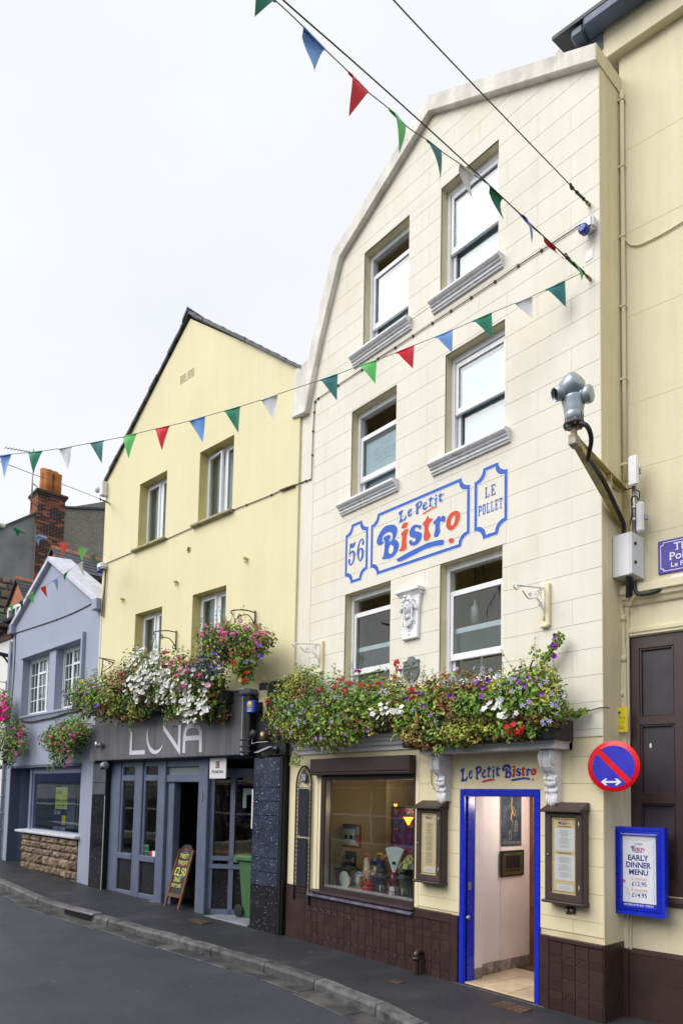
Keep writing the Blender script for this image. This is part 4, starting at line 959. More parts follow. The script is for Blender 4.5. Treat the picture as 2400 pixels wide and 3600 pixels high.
b = MB(); b.ball((s,.11,z),.075,.075,.075,14,8); b.build('dome',mat('grey_dome',(.30,.31,.34),rough=.2,var=.1),t); b = MB(); b.lathe((s - .02,.04,z + .02),[(.09,0),(.09,.05),(.07,.07),(0,.075)],16,'y'); b.build('mount',mat('grey_plastic',(.42,.43,.46),rough=.4,var=.1),t); b = MB(); b.ball((s + .015,.15,z - .045),.04,.04,.035,10,6); b.build('lens',G6,t)
t = T('spotlight','small steel cylinder spotlight on the left end of the fascia','lamp',LP,-5.28,2.85,.16); s,z = LP.at(349,2621,.2)
b = MB(); b.lathe((s,.24,z - .05),[(.0,0),(.045,0),(.045,.12),(0,.12)],14); b.build('lamp_body',STEEL,t); b = MB(); b.box(s + .03,s + .12,.16,.25,z - .01,z + .04); b.build('bracket',STEEL,t,bevel=.006)
q6 = lambda x,y,o_=0.05: LP.at(820 + x / 5.227,2380 + y / 5.227,o_)
a,c = q6(355,240),q6(355,1440)
t = T('downpipe','black square rainwater pipe with hopper beside the metal fascia','pipe',LP,a[0],c[1],.05)
x0,x1 = q6(275,700)[0],q6(405,700)[0]
b = MB(); b.box(x0,x1,.05,.17,c[1],q6(350,300)[1]); b.build('pipe',IRON,t,bevel=.012)
b = MB(); b.box(x0 - .05,x1 + .06,.04,.22,q6(350,345)[1],q6(350,250)[1]); b.build('hopper',CLIP,t,bevel=.02)
for y_ in (1160,1280,1380): zq = q6(350,y_)[1]; b = MB(); b.box(x0 - .03,x1 + .05,.04,.18,zq - .012,zq + .012); b.build('pipe_clip',IRON,t,bevel=.004)
a,c = q6(380,458,.1),q6(488,672,.1)
t = T('alarm_box','blue burglar alarm box with a yellow disc beside the fascia','alarm',LP,a[0],c[1],.05)
b = MB(); b.box(a[0],c[0] + .05,.18,.26,c[1],a[1]); b.build('case',mat('alarm_blue',(.02,.05,.38),rough=.3,var=.05),t,bevel=.012)
cx = (a[0] + c[0]) / 2 + .02; b = MB(); b.lathe((cx,.2605,c[1] + (a[1] - c[1]) * .64),[(.055,0),(.055,.002),(0,.002)],20,'y'); b.mi = 1; b.text('afm',cx - .035,cx + .035,c[1] + (a[1] - c[1]) * .55,c[1] + (a[1] - c[1]) * .72,.2635); b.build('disc',[G4,mat('alarm_letter_blue',(.02,.06,.4),var=0)],t)
b = MB()
for k in range(3): zq = c[1] + .02 + .03 * k; b.box(cx - .05,cx + .05,.2605,.2615,zq,zq + .010)
b.build('print_lines',G3,t)
b = MB(); b.box(cx - .04,cx + .06,.05,.18,c[1] + .03,a[1] - .03); b.build('mount',IRON,t)
a,c = q6(478,255),q6(622,450); d_ = q6(555,450),q6(610,680)
t = T('yellow_board','yellow painted board strip behind the blue alarm box','board',LP,c[0],d_[1][1],.046)
b = MB(); b.box(a[0],c[0],.046,.058,c[1],a[1]); b.build('upper_board',YEL,t,bevel=.002); b = MB(); b.box(d_[0][0],d_[1][0],.046,.058,d_[1][1],d_[0][1] - .006); b.build('lower_board',YEL,t,bevel=.002)
t = T('round_lamp','black round bulkhead lamp on the downpipe','lamp',LP,q6(365,1050)[0],q6(365,1050)[1],.17); s,z = q6(365,1050,.2); b = MB(); b.lathe((s,.17,z),[(.07,0),(.075,.03),(.06,.06),(0,.08)],16,'y'); b.build('lamp_body',IRON,t); b = MB(); b.tube(smooth_path([(s,.2,z - .06),(s - .02,.2,z - .14),(s + .1,.2,z - .13),(s + .28,.14,z - .12)],4),.008,6); b.build('conduit',STEEL,t)
t = T('wall_spotlight','brass cylinder spotlight on the black board by the flowers','lamp',LP,q6(570,1090)[0],q6(570,1090)[1],.05); s,z = q6(570,1090,.12); b = MB(); b.lathe((s,.14,z - .065),[(0,0),(.05,0),(.05,.13),(0,.13)],14); b.build('lamp_body',mat('dull_brass',(.30,.22,.12),rough=.35,metal=.7,var=.2),t); b = MB(); b.box(s - .015,s + .015,.045,.1,z - .02,z + .02); b.build('bracket',STEEL,t)
t = T('bullet_camera','dark grey bullet security camera above the right granite pier','camera',LP,q6(780,1380)[0],q6(780,1380)[1],.05)
A_,C_ = Vector((q6(780,1330,.06)[0],.06,q6(780,1330,.06)[1])),Vector((q6(700,1345,.2)[0],.17,q6(700,1345,.2)[1]))
D_ = Vector((q6(470,1440,.42)[0],.40,q6(470,1450,.42)[1])); dv = (D_ - C_).normalized()
b = MB(); b.lathe(A_ + Vector((0,-.01,0)),[(.055,0),(.05,.03),(.03,.05)],12,'y'); b.tube([A_,C_],.02,8); b.build('mount',mat('gunmetal',(.10,.11,.12),rough=.4,metal=.4,var=.15),t)
b = MB(); b.tube([C_,C_ + dv * .05,D_ - dv * .06,D_],[.04,.052,.056,.056],14); b.build('camera_body',mat('gunmetal'if False else 'gunmetal',(.1,.11,.12)),t)
up_ = Vector((0,0,1)); sd_ = dv.cross(up_).normalized(); nu = sd_.cross(dv).normalized()
b = MB(); a0,a1 = C_ + dv * .02 + nu * .062,D_ + dv * .05 + nu * .062
b.hexa([a0 - sd_ * .055,a0 + sd_ * .055,a1 + sd_ * .055,a1 - sd_ * .055],[a0 - sd_ * .05 + nu * .01,a0 + sd_ * .05 + nu * .01,a1 + sd_ * .05 + nu * .01,a1 - sd_ * .05 + nu * .01]); b.build('sunshield',mat('grey_shield',(.32,.33,.35),rough=.4,var=.1),t,bevel=.004)
b = MB(); b.tube([D_ - dv * .002,D_ + dv * .004],.045,14); b.build('lens',G6,t)
# chalk board
bl = LP.at(577,3167,.02); br = LP.at(634,3186,.0)
xl,xr = bl[0],br[0]; zb0 = .06
t = T('chalkboard_sign','wooden A-frame chalkboard advertising drinks in the club doorway','sign',LP,(xl + xr) / 2,zb0,.0)
TL_ = LP.at(627,2966,-.30); hgt = 1.12; lean = .30
def tilt(x,u,y=0): # u up the board
    f_ = u / hgt; return (x,.02 - lean * f_ + y,zb0 + (hgt ** 2 - lean ** 2) ** .5 * f_)
def brd(bm,x0,x1,u0,u1,y0,y1): bm.hexa([tilt(x0,u0,y0),tilt(x1,u0,y0),tilt(x1,u0,y1),tilt(x0,u0,y1)],[tilt(x0,u1,y0),tilt(x1,u1,y0),tilt(x1,u1,y1),tilt(x0,u1,y1)])
WOOD = mat('brown_frame_wood',(.15,.065,.035),rough=.5,var=.3,vscale=8)
for x in (xl,xr - .05): b = MB(); brd(b,x,x + .05,0,1.02,-.02,.02); b.build('leg',WOOD,t,bevel=.004)
b = MB(); brd(b,xl + .05,xr - .05,.19,.25,-.018,.018); b.build('rail',WOOD,t,bevel=.004)
CH = mat('chalkboard',(.022,.022,.026),rough=.6,var=.3,vscale=6)
b = MB(); arc = [(xl + .05,.25),(xr - .05,.25),(xr - .05,1.0)] + [((xl + xr) / 2 + math.cos(PI * k / 12) * ((xr - xl) / 2 - .05),1.0 + math.sin(PI * k / 12) * .11) for k in range(1,12)] + [(xl + .05,1.0)]
i0 = [b.V(tilt(p[0],p[1],.006)) for p in arc]; i1 = [b.V(tilt(p[0],p[1],-.012)) for p in arc]
tri = geometry.tessellate_polygon([[Vector((p[0],p[1],0)) for p in arc]])
for q_ in tri: b.F([i0[k] for k in q_]); b.F([i1[k] for k in q_][::-1])
for k in range(len(arc)): b.F((i0[k],i0[(k + 1) % len(arc)],i1[(k + 1) % len(arc)],i1[k]))
b.build('board',CH,t)
for x in (xl + .01,xr - .06): b = MB(); b.hexa([(x,-.62,zb0),(x + .05,-.62,zb0),(x + .05,-.58,zb0),(x,-.58,zb0)],[tilt(x,1.0,-.06),tilt(x + .05,1.0,-.06),tilt(x + .05,1.0,-.02),tilt(x,1.0,-.02)]); b.build('back_leg',WOOD,t)
CY = mat('chalk_yellow',(.72,.68,.12),var=.1); CPK = mat('chalk_pink',(.62,.05,.10),var=.1); CBL = mat('chalk_blue',(.10,.40,.55),var=.1)
b = MB(); wx = xr - xl - .1; x_ = xl + .05
def chalk(body,f0,f1,u0,u1,mi,bold=.004,sk=0.0):
    vs_,fs_ = text_mesh(body,bold); xa,xb = min(p[0] for p in vs_),max(p[0] for p in vs_); za,zb = min(p[1] for p in vs_),max(p[1] for p in vs_); b.mi = mi
    base = []
    for p in vs_:
        fx = (p[0] - xa) / (xb - xa); fu = (p[1] - za) / (zb - za); base.append(b.V(tilt(x_ + wx * (f0 + (f1 - f0) * fx),u0 + (u1 - u0) * fu + sk * fx + .006 * math.sin(fx * 9),.0075)))
    for f_ in fs_: b.F([base[k] for k in f_])
def wave(f0,f1,u,mi):
    b.mi = mi
    for k in range(14):
        g0,g1 = f0 + (f1 - f0) * k / 14,f0 + (f1 - f0) * (k + 1) / 14; h0,h1 = u + .008 * math.sin(k * 1.6),u + .008 * math.sin((k + 1) * 1.6)
        b.face([tilt(x_ + wx * g0,h0,.0075),tilt(x_ + wx * g1,h1,.0075),tilt(x_ + wx * g1,h1 + .007,.0075),tilt(x_ + wx * g0,h0 + .007,.0075)])
chalk('LUNA',.36,.66,1.00,1.045,1); wave(.30,.72,.965,2); chalk('THIRSTY',.12,.84,.865,.945,0); chalk('THURSDAYS',.08,.88,.755,.825,0); wave(.1,.92,.735,1); chalk('\u00a32.50',.02,.94,.56,.70,0,.006); wave(.04,.9,.545,2); chalk('DRINKS',.12,.66,.45,.53,0); chalk('PARTY TUNES',.04,.82,.355,.42,0)
b.build('chalk_lettering',[CY,CPK,CBL],t)
# wheelie bin in the lobby
g0 = on_z(868,3228,.055)
WB = Plane(g0.x,g0.y + .22,LP.a + .05)
t = T('wheelie_bin','green two wheeled refuse bin standing beside the granite pier','bin',WB,0,.055)
GB = mat('green_bin_plastic',(.065,.15,.065),rough=.42,var=.15,vscale=4,bump=.1,bscale=60)
b = MB(); b.hexa([(-.17,-.2,.10),(.24,-.2,.10),(.24,.2,.055),(-.17,.2,.055)],[(-.24,-.27,.98),(.27,-.27,.98),(.27,.26,.98),(-.24,.26,.98)]); b.build('bin_body',GB,t,bevel=.02,seg=2)
b = MB(); b.box(-.27,.30,-.30,.30,.96,1.0); b.build('bin_rim',GB,t,bevel=.012)
b = MB(); b.hexa([(-.30,-.32,1.0),(.31,-.32,1.0),(.31,.31,1.0),(-.30,.31,1.0)],[(-.26,-.28,1.07),(.27,-.28,1.07),(.27,.25,1.045),(-.26,.25,1.045)]); b.build('lid',GB,t,bevel=.012)
b = MB(); b.tube([(-.33,-.2,1.02),(-.33,.25,1.02)],.02,8)
for y_ in (-.2,.02,.25): b.box(-.335,-.24,y_ - .012,y_ + .012,.92,1.02)
b.build('handle',GB,t)
for y_ in (-.24,.20):
    b = MB(); b.lathe((-.22,y_,.155),[(0,0),(.05,0),(.055,.008),(.095,.01),(.10,.02),(.10,.045),(.09,.05),(0,.05)],20,'y'); b.build('wheel',mat('black_rubber',(.02,.02,.022),rough=.7,var=.2),t)
# ------------------------------------------------------------------ the lilac-grey building
PP = Plane(-13.577,5.25,math.atan2(0.06896,0.99762))
LIL = mat('lilac_grey_wall_paint',(0.32,0.355,0.465),rough=0.7,var=0.05,vscale=1.2,bump=0.2,bscale=40,streak=0.05)
LILC = mat('pale_lilac_coping',(0.56,0.57,0.65),rough=0.7,var=0.12,streak=0.12)
LILD = mat('lilac_joinery',(0.20,0.23,0.36),rough=0.45,var=0.08)
pur = T('lilac_building','lilac grey gabled shop building with white small paned windows','building',PP,-2.4,.15)
O1 = (PP.at(82,2330)[0],PP.at(176,2300)[0],3.83,5.23); O2 = (PP.at(199,2290)[0],PP.at(297,2247)[0],3.83,5.23)
SHP = (-4.62,-.60,.0,2.565)
outl = [(-4.93,-.2),(0.02,-.2),(0.02,5.90),(-2.69,7.40),(-4.93,6.20)]
b = MB(); b.extr([outl] + [rect(*h)[::-1] for h in (O1,O2,SHP)],-.25,0,hole=1); b.build('front_wall',[LIL,LIL],pur)
def cope2(a,c,m_,name,lip=.10,th=.13,drop=.05):
    b_ = MB(); b_.hexa([(a[0],-.45,a[1] - drop),(c[0],-.45,c[1] - drop),(c[0],lip,c[1] - drop),(a[0],lip,a[1] - drop)],[(a[0],-.45,a[1] + th),(c[0],-.45,c[1] + th),(c[0],lip,c[1] + th - .06),(a[0],lip,a[1] + th - .06)])
    return b_.build(name,m_,pur,bevel=.008)
cope2((-5.02,6.13),(-2.69,7.40),LILC,'gable_coping'); cope2((-2.69,7.40),(-.02,5.86),LILC,'gable_coping')
b = MB(); b.box(-5.05,-4.80,-.3,.12,5.98,6.22); b.box(-.20,.02,-.3,.14,5.72,5.95); b.build('kneeler',LIL,pur,bevel=.01)
x0,x1 = O1[0],O2[1]
b = MB(); b.profile([(0,5.30),(.07,5.29),(.07,5.235),(0,5.232)],x0 - .02,x1 + .03); b.box(x1 + .002,x1 + .075,0,.075,3.78,5.38); b.profile([(0,3.825),(.06,3.815),(.06,3.77),(.03,3.74),(0,3.66)],x0 - .05,x1 + .06); b.build('window_surround',LIL,pur,bevel=.004)
for i,(a,c,z0,z1) in enumerate((O1,O2)):
    y = -.17; b = MB(); fw = .05; b.box(a,a + fw,y - .08,y,z0,z1); b.box(c - fw,c,y - .08,y,z0,z1); b.box(a + fw,c - fw,y - .08,y,z1 - .07,z1); b.box(a + fw,c - fw,y - .08,y,z0,z0 + .06); b.box(a - .0,c - .0,y - .02,y + .06,z0,z0 + .035)
    n3 = (c - a - 2 * fw) / 3
    for k in (1,2): x = a + fw + n3 * k; b.box(x - .022,x + .022,y - .08,y - .005,z0 + .06,z1 - .07)
    w_ = b.build('window',UPVC,pur,bevel=.004)
    zz_ = [z0 + .06 + (z1 - .07 - z0 - .06) * k / 4 for k in range(5)]
    for k in range(3):
        xa,xb = a + fw + n3 * k + .022,a + fw + n3 * (k + 1) - .022; m_ = MB(); yy = y - .012; s_ = .028
        m_.box(xa,xa + s_,yy - .04,yy,zz_[0],zz_[4]); m_.box(xb - s_,xb,yy - .04,yy,zz_[0],zz_[4]); m_.box(xa + s_,xb - s_,yy - .04,yy,zz_[0],zz_[0] + s_); m_.box(xa + s_,xb - s_,yy - .04,yy,zz_[4] - s_,zz_[4])
        if k == 1: m_.box(xa + s_,xb - s_,yy - .04,yy + .012,zz_[3] - .03,zz_[3] + .03)
        m_.build('casement',UPVC,pur,w_,bevel=.003)
        m_ = MB(); xm = (xa + xb) / 2; m_.box(xm - .010,xm + .010,yy - .035,yy - .006,zz_[0] + s_,zz_[4] - s_)
        for q_ in (1,2,3):
            if k == 1 and q_ == 3: continue
            m_.box(xa + s_,xm - .01,yy - .035,yy - .006,zz_[q_] - .010,zz_[q_] + .010); m_.box(xm + .01,xb - s_,yy - .035,yy - .006,zz_[q_] - .010,zz_[q_] + .010)
        m_.build('glazing_bar',UPVC,pur,w_)
        for q_ in range(4):
            for (p,r_) in ((xa + s_,xm),(xm,xb - s_)):
                m_ = MB(); m_.box(p,r_,yy - .024,yy - .020,zz_[q_],zz_[q_ + 1]); m_.build('pane',GLASS,pur,w_)
    m_ = MB()
    for (p,q_) in ((a,a + .34 * (c - a)),(c - .42 * (c - a),c)):
        for k in range(12): xa,xb = p + (q_ - p) * k / 12,p + (q_ - p) * (k + 1) / 12; m_.face([(xa,y - .2 - .02 * (k % 2),z0),(xb,y - .2 - .02 * ((k + 1) % 2),z0),(xb,y - .2 - .02 * ((k + 1) % 2),z1),(xa,y - .2 - .02 * (k % 2),z1)])
    m_.build('curtain',mat('pale_curtain',(.5,.55,.62),rough=.9,var=.1,streak=.3),pur,w_)
b = MB(); b.box(-4.9,-.02,-1.4,-1.3,3.6,5.6); b.box(-4.9,-.02,-1.3,-.26,5.3,5.4); b.box(-4.9,-.02,-1.3,-.26,3.6,3.7); b.build('interior',mat('blue_dim_room',(.12,.14,.19),rough=.9,var=.2),pur)
# ground floor: recess, shop window, rock-faced stone base
xr_ = -3.62
b = MB(); b.box(-4.66,-4.62,-1.3,0.0,.1,2.6); b.box(-4.62,xr_,-1.34,-1.3,.1,2.6); b.box(-4.62,-.6,-1.34,-.0,2.566,2.62); b.box(xr_,xr_ + .02,-1.3,-.18,.1,1.1); b.build('recess_lining',LILD,pur)
b = MB(); b.box(-4.3,-3.7,-1.29,-1.26,.3,2.3); b.build('recess_door',LILD,pur,bevel=.008)
b = MB(); b.box(-.62,-.60,-.25,-.0,1.1,2.56); b.build('jamb_lining',LIL,pur)
fx0 = xr_ - .12; fx1 = -.61; y = -.16
b = MB(); b.box(fx0,fx0 + .12,y - .08,y + .02,1.10,2.56); b.box(fx0 + .12,fx1,y - .08,y,2.42,2.56); b.box(fx0 + .12,fx0 + .17,y - .08,y - .02,1.12,2.42); b.box(fx0 + .12,fx1,y - .08,y - .02,1.08,1.13)
w_ = b.build('shop_window',LILD,pur,bevel=.006)
b = MB(); b.box(fx0 + .16,fx1 + .01,y - .055,y - .049,1.12,2.43); b.build('pane',GLASSD,pur,w_)
b = MB(); b.profile([(-.2,1.115),(.11,1.10),(.12,1.08),(.11,1.045),(-.2,1.03)],fx0 - .1,-.55); b.build('window_sill',LILC,pur,bevel=.006)
ROCK = mat('rock_faced_stone',(.225,.165,.115),rough=.9,var=.3,vscale=7,bump=.8,bscale=30,obr=.30,col2=(.13,.10,.08),c2scale=6,c2lo=.5,c2hi=.7)
b = MB(); b.box(xr_,-.60,-.25,-.03,-.1,1.03); b.build('stone_backing',mat('stone_mortar',(.17,.14,.115),rough=.9,var=.2),pur)
random.seed(5)
zr = .0
while zr < 1.0:
    h = min(ru(.13,.23),1.02 - zr); x = xr_ + .0
    while x < -.62:
        wd = ru(.17,.45); xa,xb = x,min(-.605,x + wd)
        if xb - xa > .06:
            m_ = MB(); nx,nz_ = 5,4; grid = []; hh = ru(.02,.06); tx_,tz_ = ru(-.03,.03),ru(-.025,.025)
            for i in range(nx + 1):
                for k in range(nz_ + 1):
                    e_ = i in (0,nx) or k in (0,nz_); u_,w2 = i / nx - .5,k / nz_ - .5
                    grid.append(m_.V((xa + .004 + (xb - xa - .008) * i / nx + (0 if i in (0,nx) else ru(-.014,.014)),ru(.0,.014) if e_ else hh + tx_ * u_ + tz_ * w2 + ru(-.014,.016),zr + .004 + (h - .008) * k / nz_ + (0 if k in (0,nz_) else ru(-.012,.012)))))
            for i in range(nx):
                for k in range(nz_): A_ = i * (nz_ + 1) + k; m_.F((grid[A_],grid[A_ + nz_ + 1],grid[A_ + nz_ + 2],grid[A_ + 1]))
            m_.build('rock_stone',ROCK,pur)
        x += wd
    zr += h
random.seed(21)
b = MB(); b.box(-4.60,xr_,-1.3,.03,-.1,.24); b.build('entrance_step',mat('terracotta_step',(.30,.17,.10),rough=.7,var=.25),pur,bevel=.01)
b = MB(); b.box(-4.9,-.3,-2.6,-2.5,.2,2.7); b.box(-4.9,-.3,-2.5,-1.35,.1,.2); b.box(-4.9,-.3,-2.5,-.26,2.64,2.7); b.box(-.4,-.3,-2.5,-.26,.2,2.64); b.build('shop_room',mat('dim_shop',(.09,.085,.08),rough=.9,var=.3),pur)
# estate agents' boards in the window
q2 = lambda u,v_,o_=-.2: PP.at(u / 3.92,2600 + v_ / 3.92,o_)
a,c = q2(765,665),q2(905,952); x0,x1,z0,z1 = a[0],c[0],c[1],a[1]; Y = -.225
t = T('letting_board','lime green letting board reading TO LET in shop window','sign',PP,(x0 + x1) / 2,z0,Y)
b = MB(); b.box(x0,x1,Y - .004,Y,z0,z1); b.build('board',mat('lime_board',(.50,.62,.10),rough=.5,var=.04),t)
b = MB(); h = z1 - z0; wd = x1 - x0; b.text('ROCK',x0 + wd * .05,x0 + wd * .6,z0 + h * .70,z0 + h * .86,Y + .0012,bold=.02); b.text('TO LET',x0 + wd * .06,x1 - wd * .05,z0 + h * .12,z0 + h * .42,Y + .0012); b.mi = 1; b.box(x0 + wd * .6,x1 - wd * .04,Y,Y + .001,z0 + h * .54,z0 + h * .64); b.mi = 2
b.box(x0 - .012,x0,Y - .004,Y + .001,z0 - .012,z1 + .012); b.box(x1,x1 + .012,Y - .004,Y + .001,z0 - .012,z1 + .012); b.box(x0,x1,Y - .004,Y + .001,z1,z1 + .012); b.box(x0,x1,Y - .004,Y + .001,z0 - .012,z0); b.build('lettering',[G6,mat('print_orange',(.7,.35,.03),var=0),G3],t)
z1b = z0 - .015; c = q2(890,1275); z0b = c[1]; x0b = q2(718,1100)[0]; x1b = x1
t = T('letting_board','navy blue letting board with phone number below the lime board','sign',PP,(x0b + x1b) / 2,z0b,Y)
b = MB(); b.box(x0b,x1b,Y - .004,Y,z0b,z1b); b.build('board',mat('navy_board',(.015,.016,.13),rough=.4,var=.04),t)
h = z1b - z0b; wd = x1b - x0b
b = MB(); b.text('To Let',x0b + wd * .05,x0b + wd * .55,z0b + h * .76,z0b + h * .96,Y + .0012,bold=.015); b.text('01481 742280',x0b + wd * .03,x1b - wd * .05,z0b + h * .06,z0b + h * .20,Y + .0012); b.mi = 1; b.box(x0b + wd * .68,x1b - wd * .04,Y,Y + .001,z0b + h * .31,z0b + h * .72); b.text('savills.gg',x0b + wd * .02,x0b + wd * .55,z0b + h * .34,z0b + h * .46,Y + .0012); b.mi = 2; b.text('savills',x0b + wd * .71,x1b - wd * .07,z0b + h * .36,z0b + h * .44,Y + .002); b.build('lettering',[G3,G4,G2],t)
# slate roof and dormers behind the gable
RT = mat('terracotta_ridge',(.42,.155,.085),rough=.75,var=.2,vscale=6,obr=.15)
def slates(par_t,A0,A1,B0,B1,rows,cols,m,thick=.012):
    """Courses of slates: A0-A1 is the eaves edge, B0-B1 the ridge edge (points in s, off, z)."""
    A0,A1,B0,B1 = map(Vector,(A0,A1,B0,B1)); nrm = (A1 - A0).cross(B0 - A0).normalized(); nrm = nrm if nrm.z > 0 else -nrm
    for r in range(rows):
        f0,f1 = r / rows,min(1,(r + 1.25) / rows)
        for k in range(cols + 1):
            g0,g1 = max(0,(k - (.5 if r % 2 else 0)) / cols),min(1,(k + 1 - (.5 if r % 2 else 0)) / cols)
            if g1 - g0 < .02: continue
            P_ = lambda g,f_: (A0.lerp(A1,g)).lerp(B0.lerp(B1,g),f_); e_ = .004 / max(.2,(A1 - A0).length)
            lo = [P_(g0 + e_,f0) + nrm * .016,P_(g1 - e_,f0) + nrm * .016,P_(g1 - e_,f1) + nrm * .002,P_(g0 + e_,f1) + nrm * .002]
            b_ = MB(); b_.hexa(lo,[p + nrm * thick for p in lo]); b_.build('slate',m,par_t)
def dormer(par_t,P,front_px,ridge_b,width,drop,offf,depth,win=False):
    s0,z0 = P.at(front_px[0],front_px[1],offf); hw = width / 2
    slates(par_t,(s0 + hw,offf + .06,z0 - drop),(s0 + hw,offf - depth,z0 - drop),(s0,offf + .06,z0),(s0,offf - depth,z0),6,7,SLATE)
    b_ = MB(); b_.hexa([(s0 - hw,offf + .06,z0 - drop),(s0,offf + .06,z0),(s0,offf - depth,z0),(s0 - hw,offf - depth,z0 - drop)],[(s0 - hw,offf + .06,z0 - drop - .04),(s0,offf + .06,z0 - .04),(s0,offf - depth,z0 - .04),(s0 - hw,offf - depth,z0 - drop - .04)])
    b_.hexa([(s0 + hw,offf + .06,z0 - drop),(s0,offf + .06,z0),(s0,offf - depth,z0),(s0 + hw,offf - depth,z0 - drop)],[(s0 + hw,offf + .06,z0 - drop - .04),(s0,offf + .06,z0 - .04),(s0,offf - depth,z0 - .04),(s0 + hw,offf - depth,z0 - drop - .04)]); b_.build('dormer_roof',SLATE,par_t)
    n = 7
    for k in range(n):
        ya,yb = offf + .08 - (depth + .08) * k / n,offf + .08 - (depth + .08) * (k + 1) / n + .006
        b_ = MB(); b_.hexa([(s0 - .09,yb,z0 - .05),(s0 + .09,yb,z0 - .05),(s0 + .09,ya,z0 - .05),(s0 - .09,ya,z0 - .05)],[(s0 - .035,yb,z0 + .055),(s0 + .035,yb,z0 + .055),(s0 + .035,ya,z0 + .055),(s0 - .035,ya,z0 + .055)]); b_.build('ridge_tile',RT,par_t,bevel=.012)
    b_ = MB(); b_.extr([[(s0 - hw + .06,z0 - drop),(s0 + hw - .06,z0 - drop),(s0,z0 - .05)]],offf - .05,offf); b_.build('tile_hung_gable',RT,par_t)
    b_ = MB()
    for sg_ in (-1,1): b_.hexa([(s0 + sg_ * (hw + .04),offf + .04,z0 - drop - .12),(s0,offf + .04,z0 - .05),(s0,offf + .08,z0 - .05),(s0 + sg_ * (hw + .04),offf + .08,z0 - drop - .12)],[(s0 + sg_ * (hw + .04),offf + .04,z0 - drop - .02),(s0,offf + .04,z0 + .05),(s0,offf + .08,z0 + .05),(s0 + sg_ * (hw + .04),offf + .08,z0 - drop - .02)])
    b_.build('bargeboard',mat('dark_bargeboard',(.03,.028,.03),rough=.5,var=.2),par_t)
    b_ = MB(); b_.box(s0 - hw + .08,s0 + hw - .08,offf - depth,offf - .06,z0 - drop - 1.6,z0 - drop); b_.build('dormer_cheek',mat('lead_cheek',(.075,.08,.10),rough=.5,var=.2),par_t)
    if win:
        za,zb = z0 - drop - .62,z0 - drop - .02; b_ = MB()
        for (p,q_,r_,u) in ((s0 - hw + .1,s0 + hw - .1,zb - .10,zb),(s0 - hw + .1,s0 + hw - .1,za,za + .08),(s0 - hw + .1,s0 - hw + .2,za,zb),(s0 + hw - .2,s0 + hw - .1,za,zb),(s0 - .04,s0 + .04,za,zb)): b_.box(p,q_,offf - .06,offf + .03,r_,u)
        wq = b_.build('dormer_window',UPVC,par_t)
        b_ = MB(); b_.box(s0 - hw + .15,s0 + hw - .15,offf - .045,offf - .04,za + .05,zb - .08); b_.build('pane',GLASS,par_t,wq)
        b_ = MB(); b_.box(s0 - hw + .0,s0 + hw - .0,offf - .06,offf + .09,za - .10,za - .01); b_.build('dormer_sill',mat('dark_bargeboard',(.03,.028,.03)),par_t,wq)
b = MB(); b.hexa([(-4.95,-.35,5.4),(0.3,-.35,5.4),(.3,-5.5,9.0),(-4.95,-5.5,9.0)],[(-4.95,-.35,5.48),(.3,-.35,5.48),(.3,-5.5,9.08),(-4.95,-5.5,9.08)]); b.build('main_roof',SLATE,pur)
dormer(pur,PP,(191,1926),None,2.0,.85,-1.4,3.6)
b = MB(); sA,zA = PP.at(300,2040,-.9); sB,zB = PP.at(357,2072,-.9); b.tube([(sA,-.9,zA),(sB + .2,-.9,zB - .08)],.07,8); b.build('hip_tile',RT,pur)
# ------------------------------------------------------------------ white cottage at the far left
WP = Plane(PP.w(-4.94,0,0).x,PP.w(-4.94,0,0).y,PP.a + math.radians(1.0))
wht = T('white_cottage','white rendered cottage with slate dormer beyond the lilac building','building',WP,-2.5,.33)
b = MB(); b.box(-6.0,-.01,-.3,0,-.2,6.25); b.box(-6,-.01,-5,-.3,5.0,6.2); b.build('front_wall',mat('white_wall_paint',(.76,.755,.73),rough=.7,var=.05,streak=.06),wht)
b = MB(); b.hexa([(-6,.28,6.22),(-.05,.28,6.22),(-.05,-4,9.2),(-6,-4,9.2)],[(-6,.28,6.30),(-.05,.28,6.30),(-.05,-4,9.28),(-6,-4,9.28)]); b.build('roof',SLATE,wht)
EAV = mat('brown_eaves',(.10,.055,.045),rough=.6,var=.2)
b = MB(); b.box(-6,-.02,.0,.26,6.17,6.24); b.box(-6,-.02,.0,.05,5.9,6.18); b.build('eaves_board',EAV,wht)
for k in range(10): b = MB(); x = -.3 - .55 * k; b.box(x - .04,x + .04,0,.24,6.07,6.17); b.build('eaves_bracket',EAV,wht)
b = MB(); b.tube([(-6,.32,6.20),(-.1,.32,6.22)],.06,8); b.build('gutter',mat('green_grey_gutter',(.13,.17,.18),rough=.4,var=.2),wht)
dormer(wht,WP,(66,2034),None,1.5,.75,-.9,2.9,True)
b = MB(); b.tube([(-.03,.05,.25),(-.03,.05,5.8)],.04,8); b.build('downpipe',LIL,wht)
for k in range(6): b = MB(); b.lathe((-.03,.05,.6 + .42 * k),[(.05,0),(.05,.03)],10); b.build('pipe_collar',LIL,wht)
q1 = lambda u,v_,o_: WP.at(u / 3.92,2150 + v_ / 3.92,o_)
t = T('street_lamp','black iron lamp bracket on the white cottage wall','lamp',WP,-.15,4.4,0)
zt = q1(175,565,.05)[1]; zb = q1(165,720,.05)[1]
b = MB(); b.box(-.16,-.06,0,.05,zb,zt + .05); b.build('wall_plate',IRON,t,bevel=.01); b = MB(); b.tube(smooth_path([(-.11,.05,zt - .05),(-.11,.4,zt - .02),(-.11,.8,zt + .08),(-.11,1.3,zt + .12)],5),[.05] * 5 + [.04] * 5 + [.03] * 6,8); b.tube(smooth_path([(-.11,.05,zb + .05),(-.11,.18,zb + .2),(-.11,.35,zt - .03)],5),.025,6); b.build('arm',IRON,t)
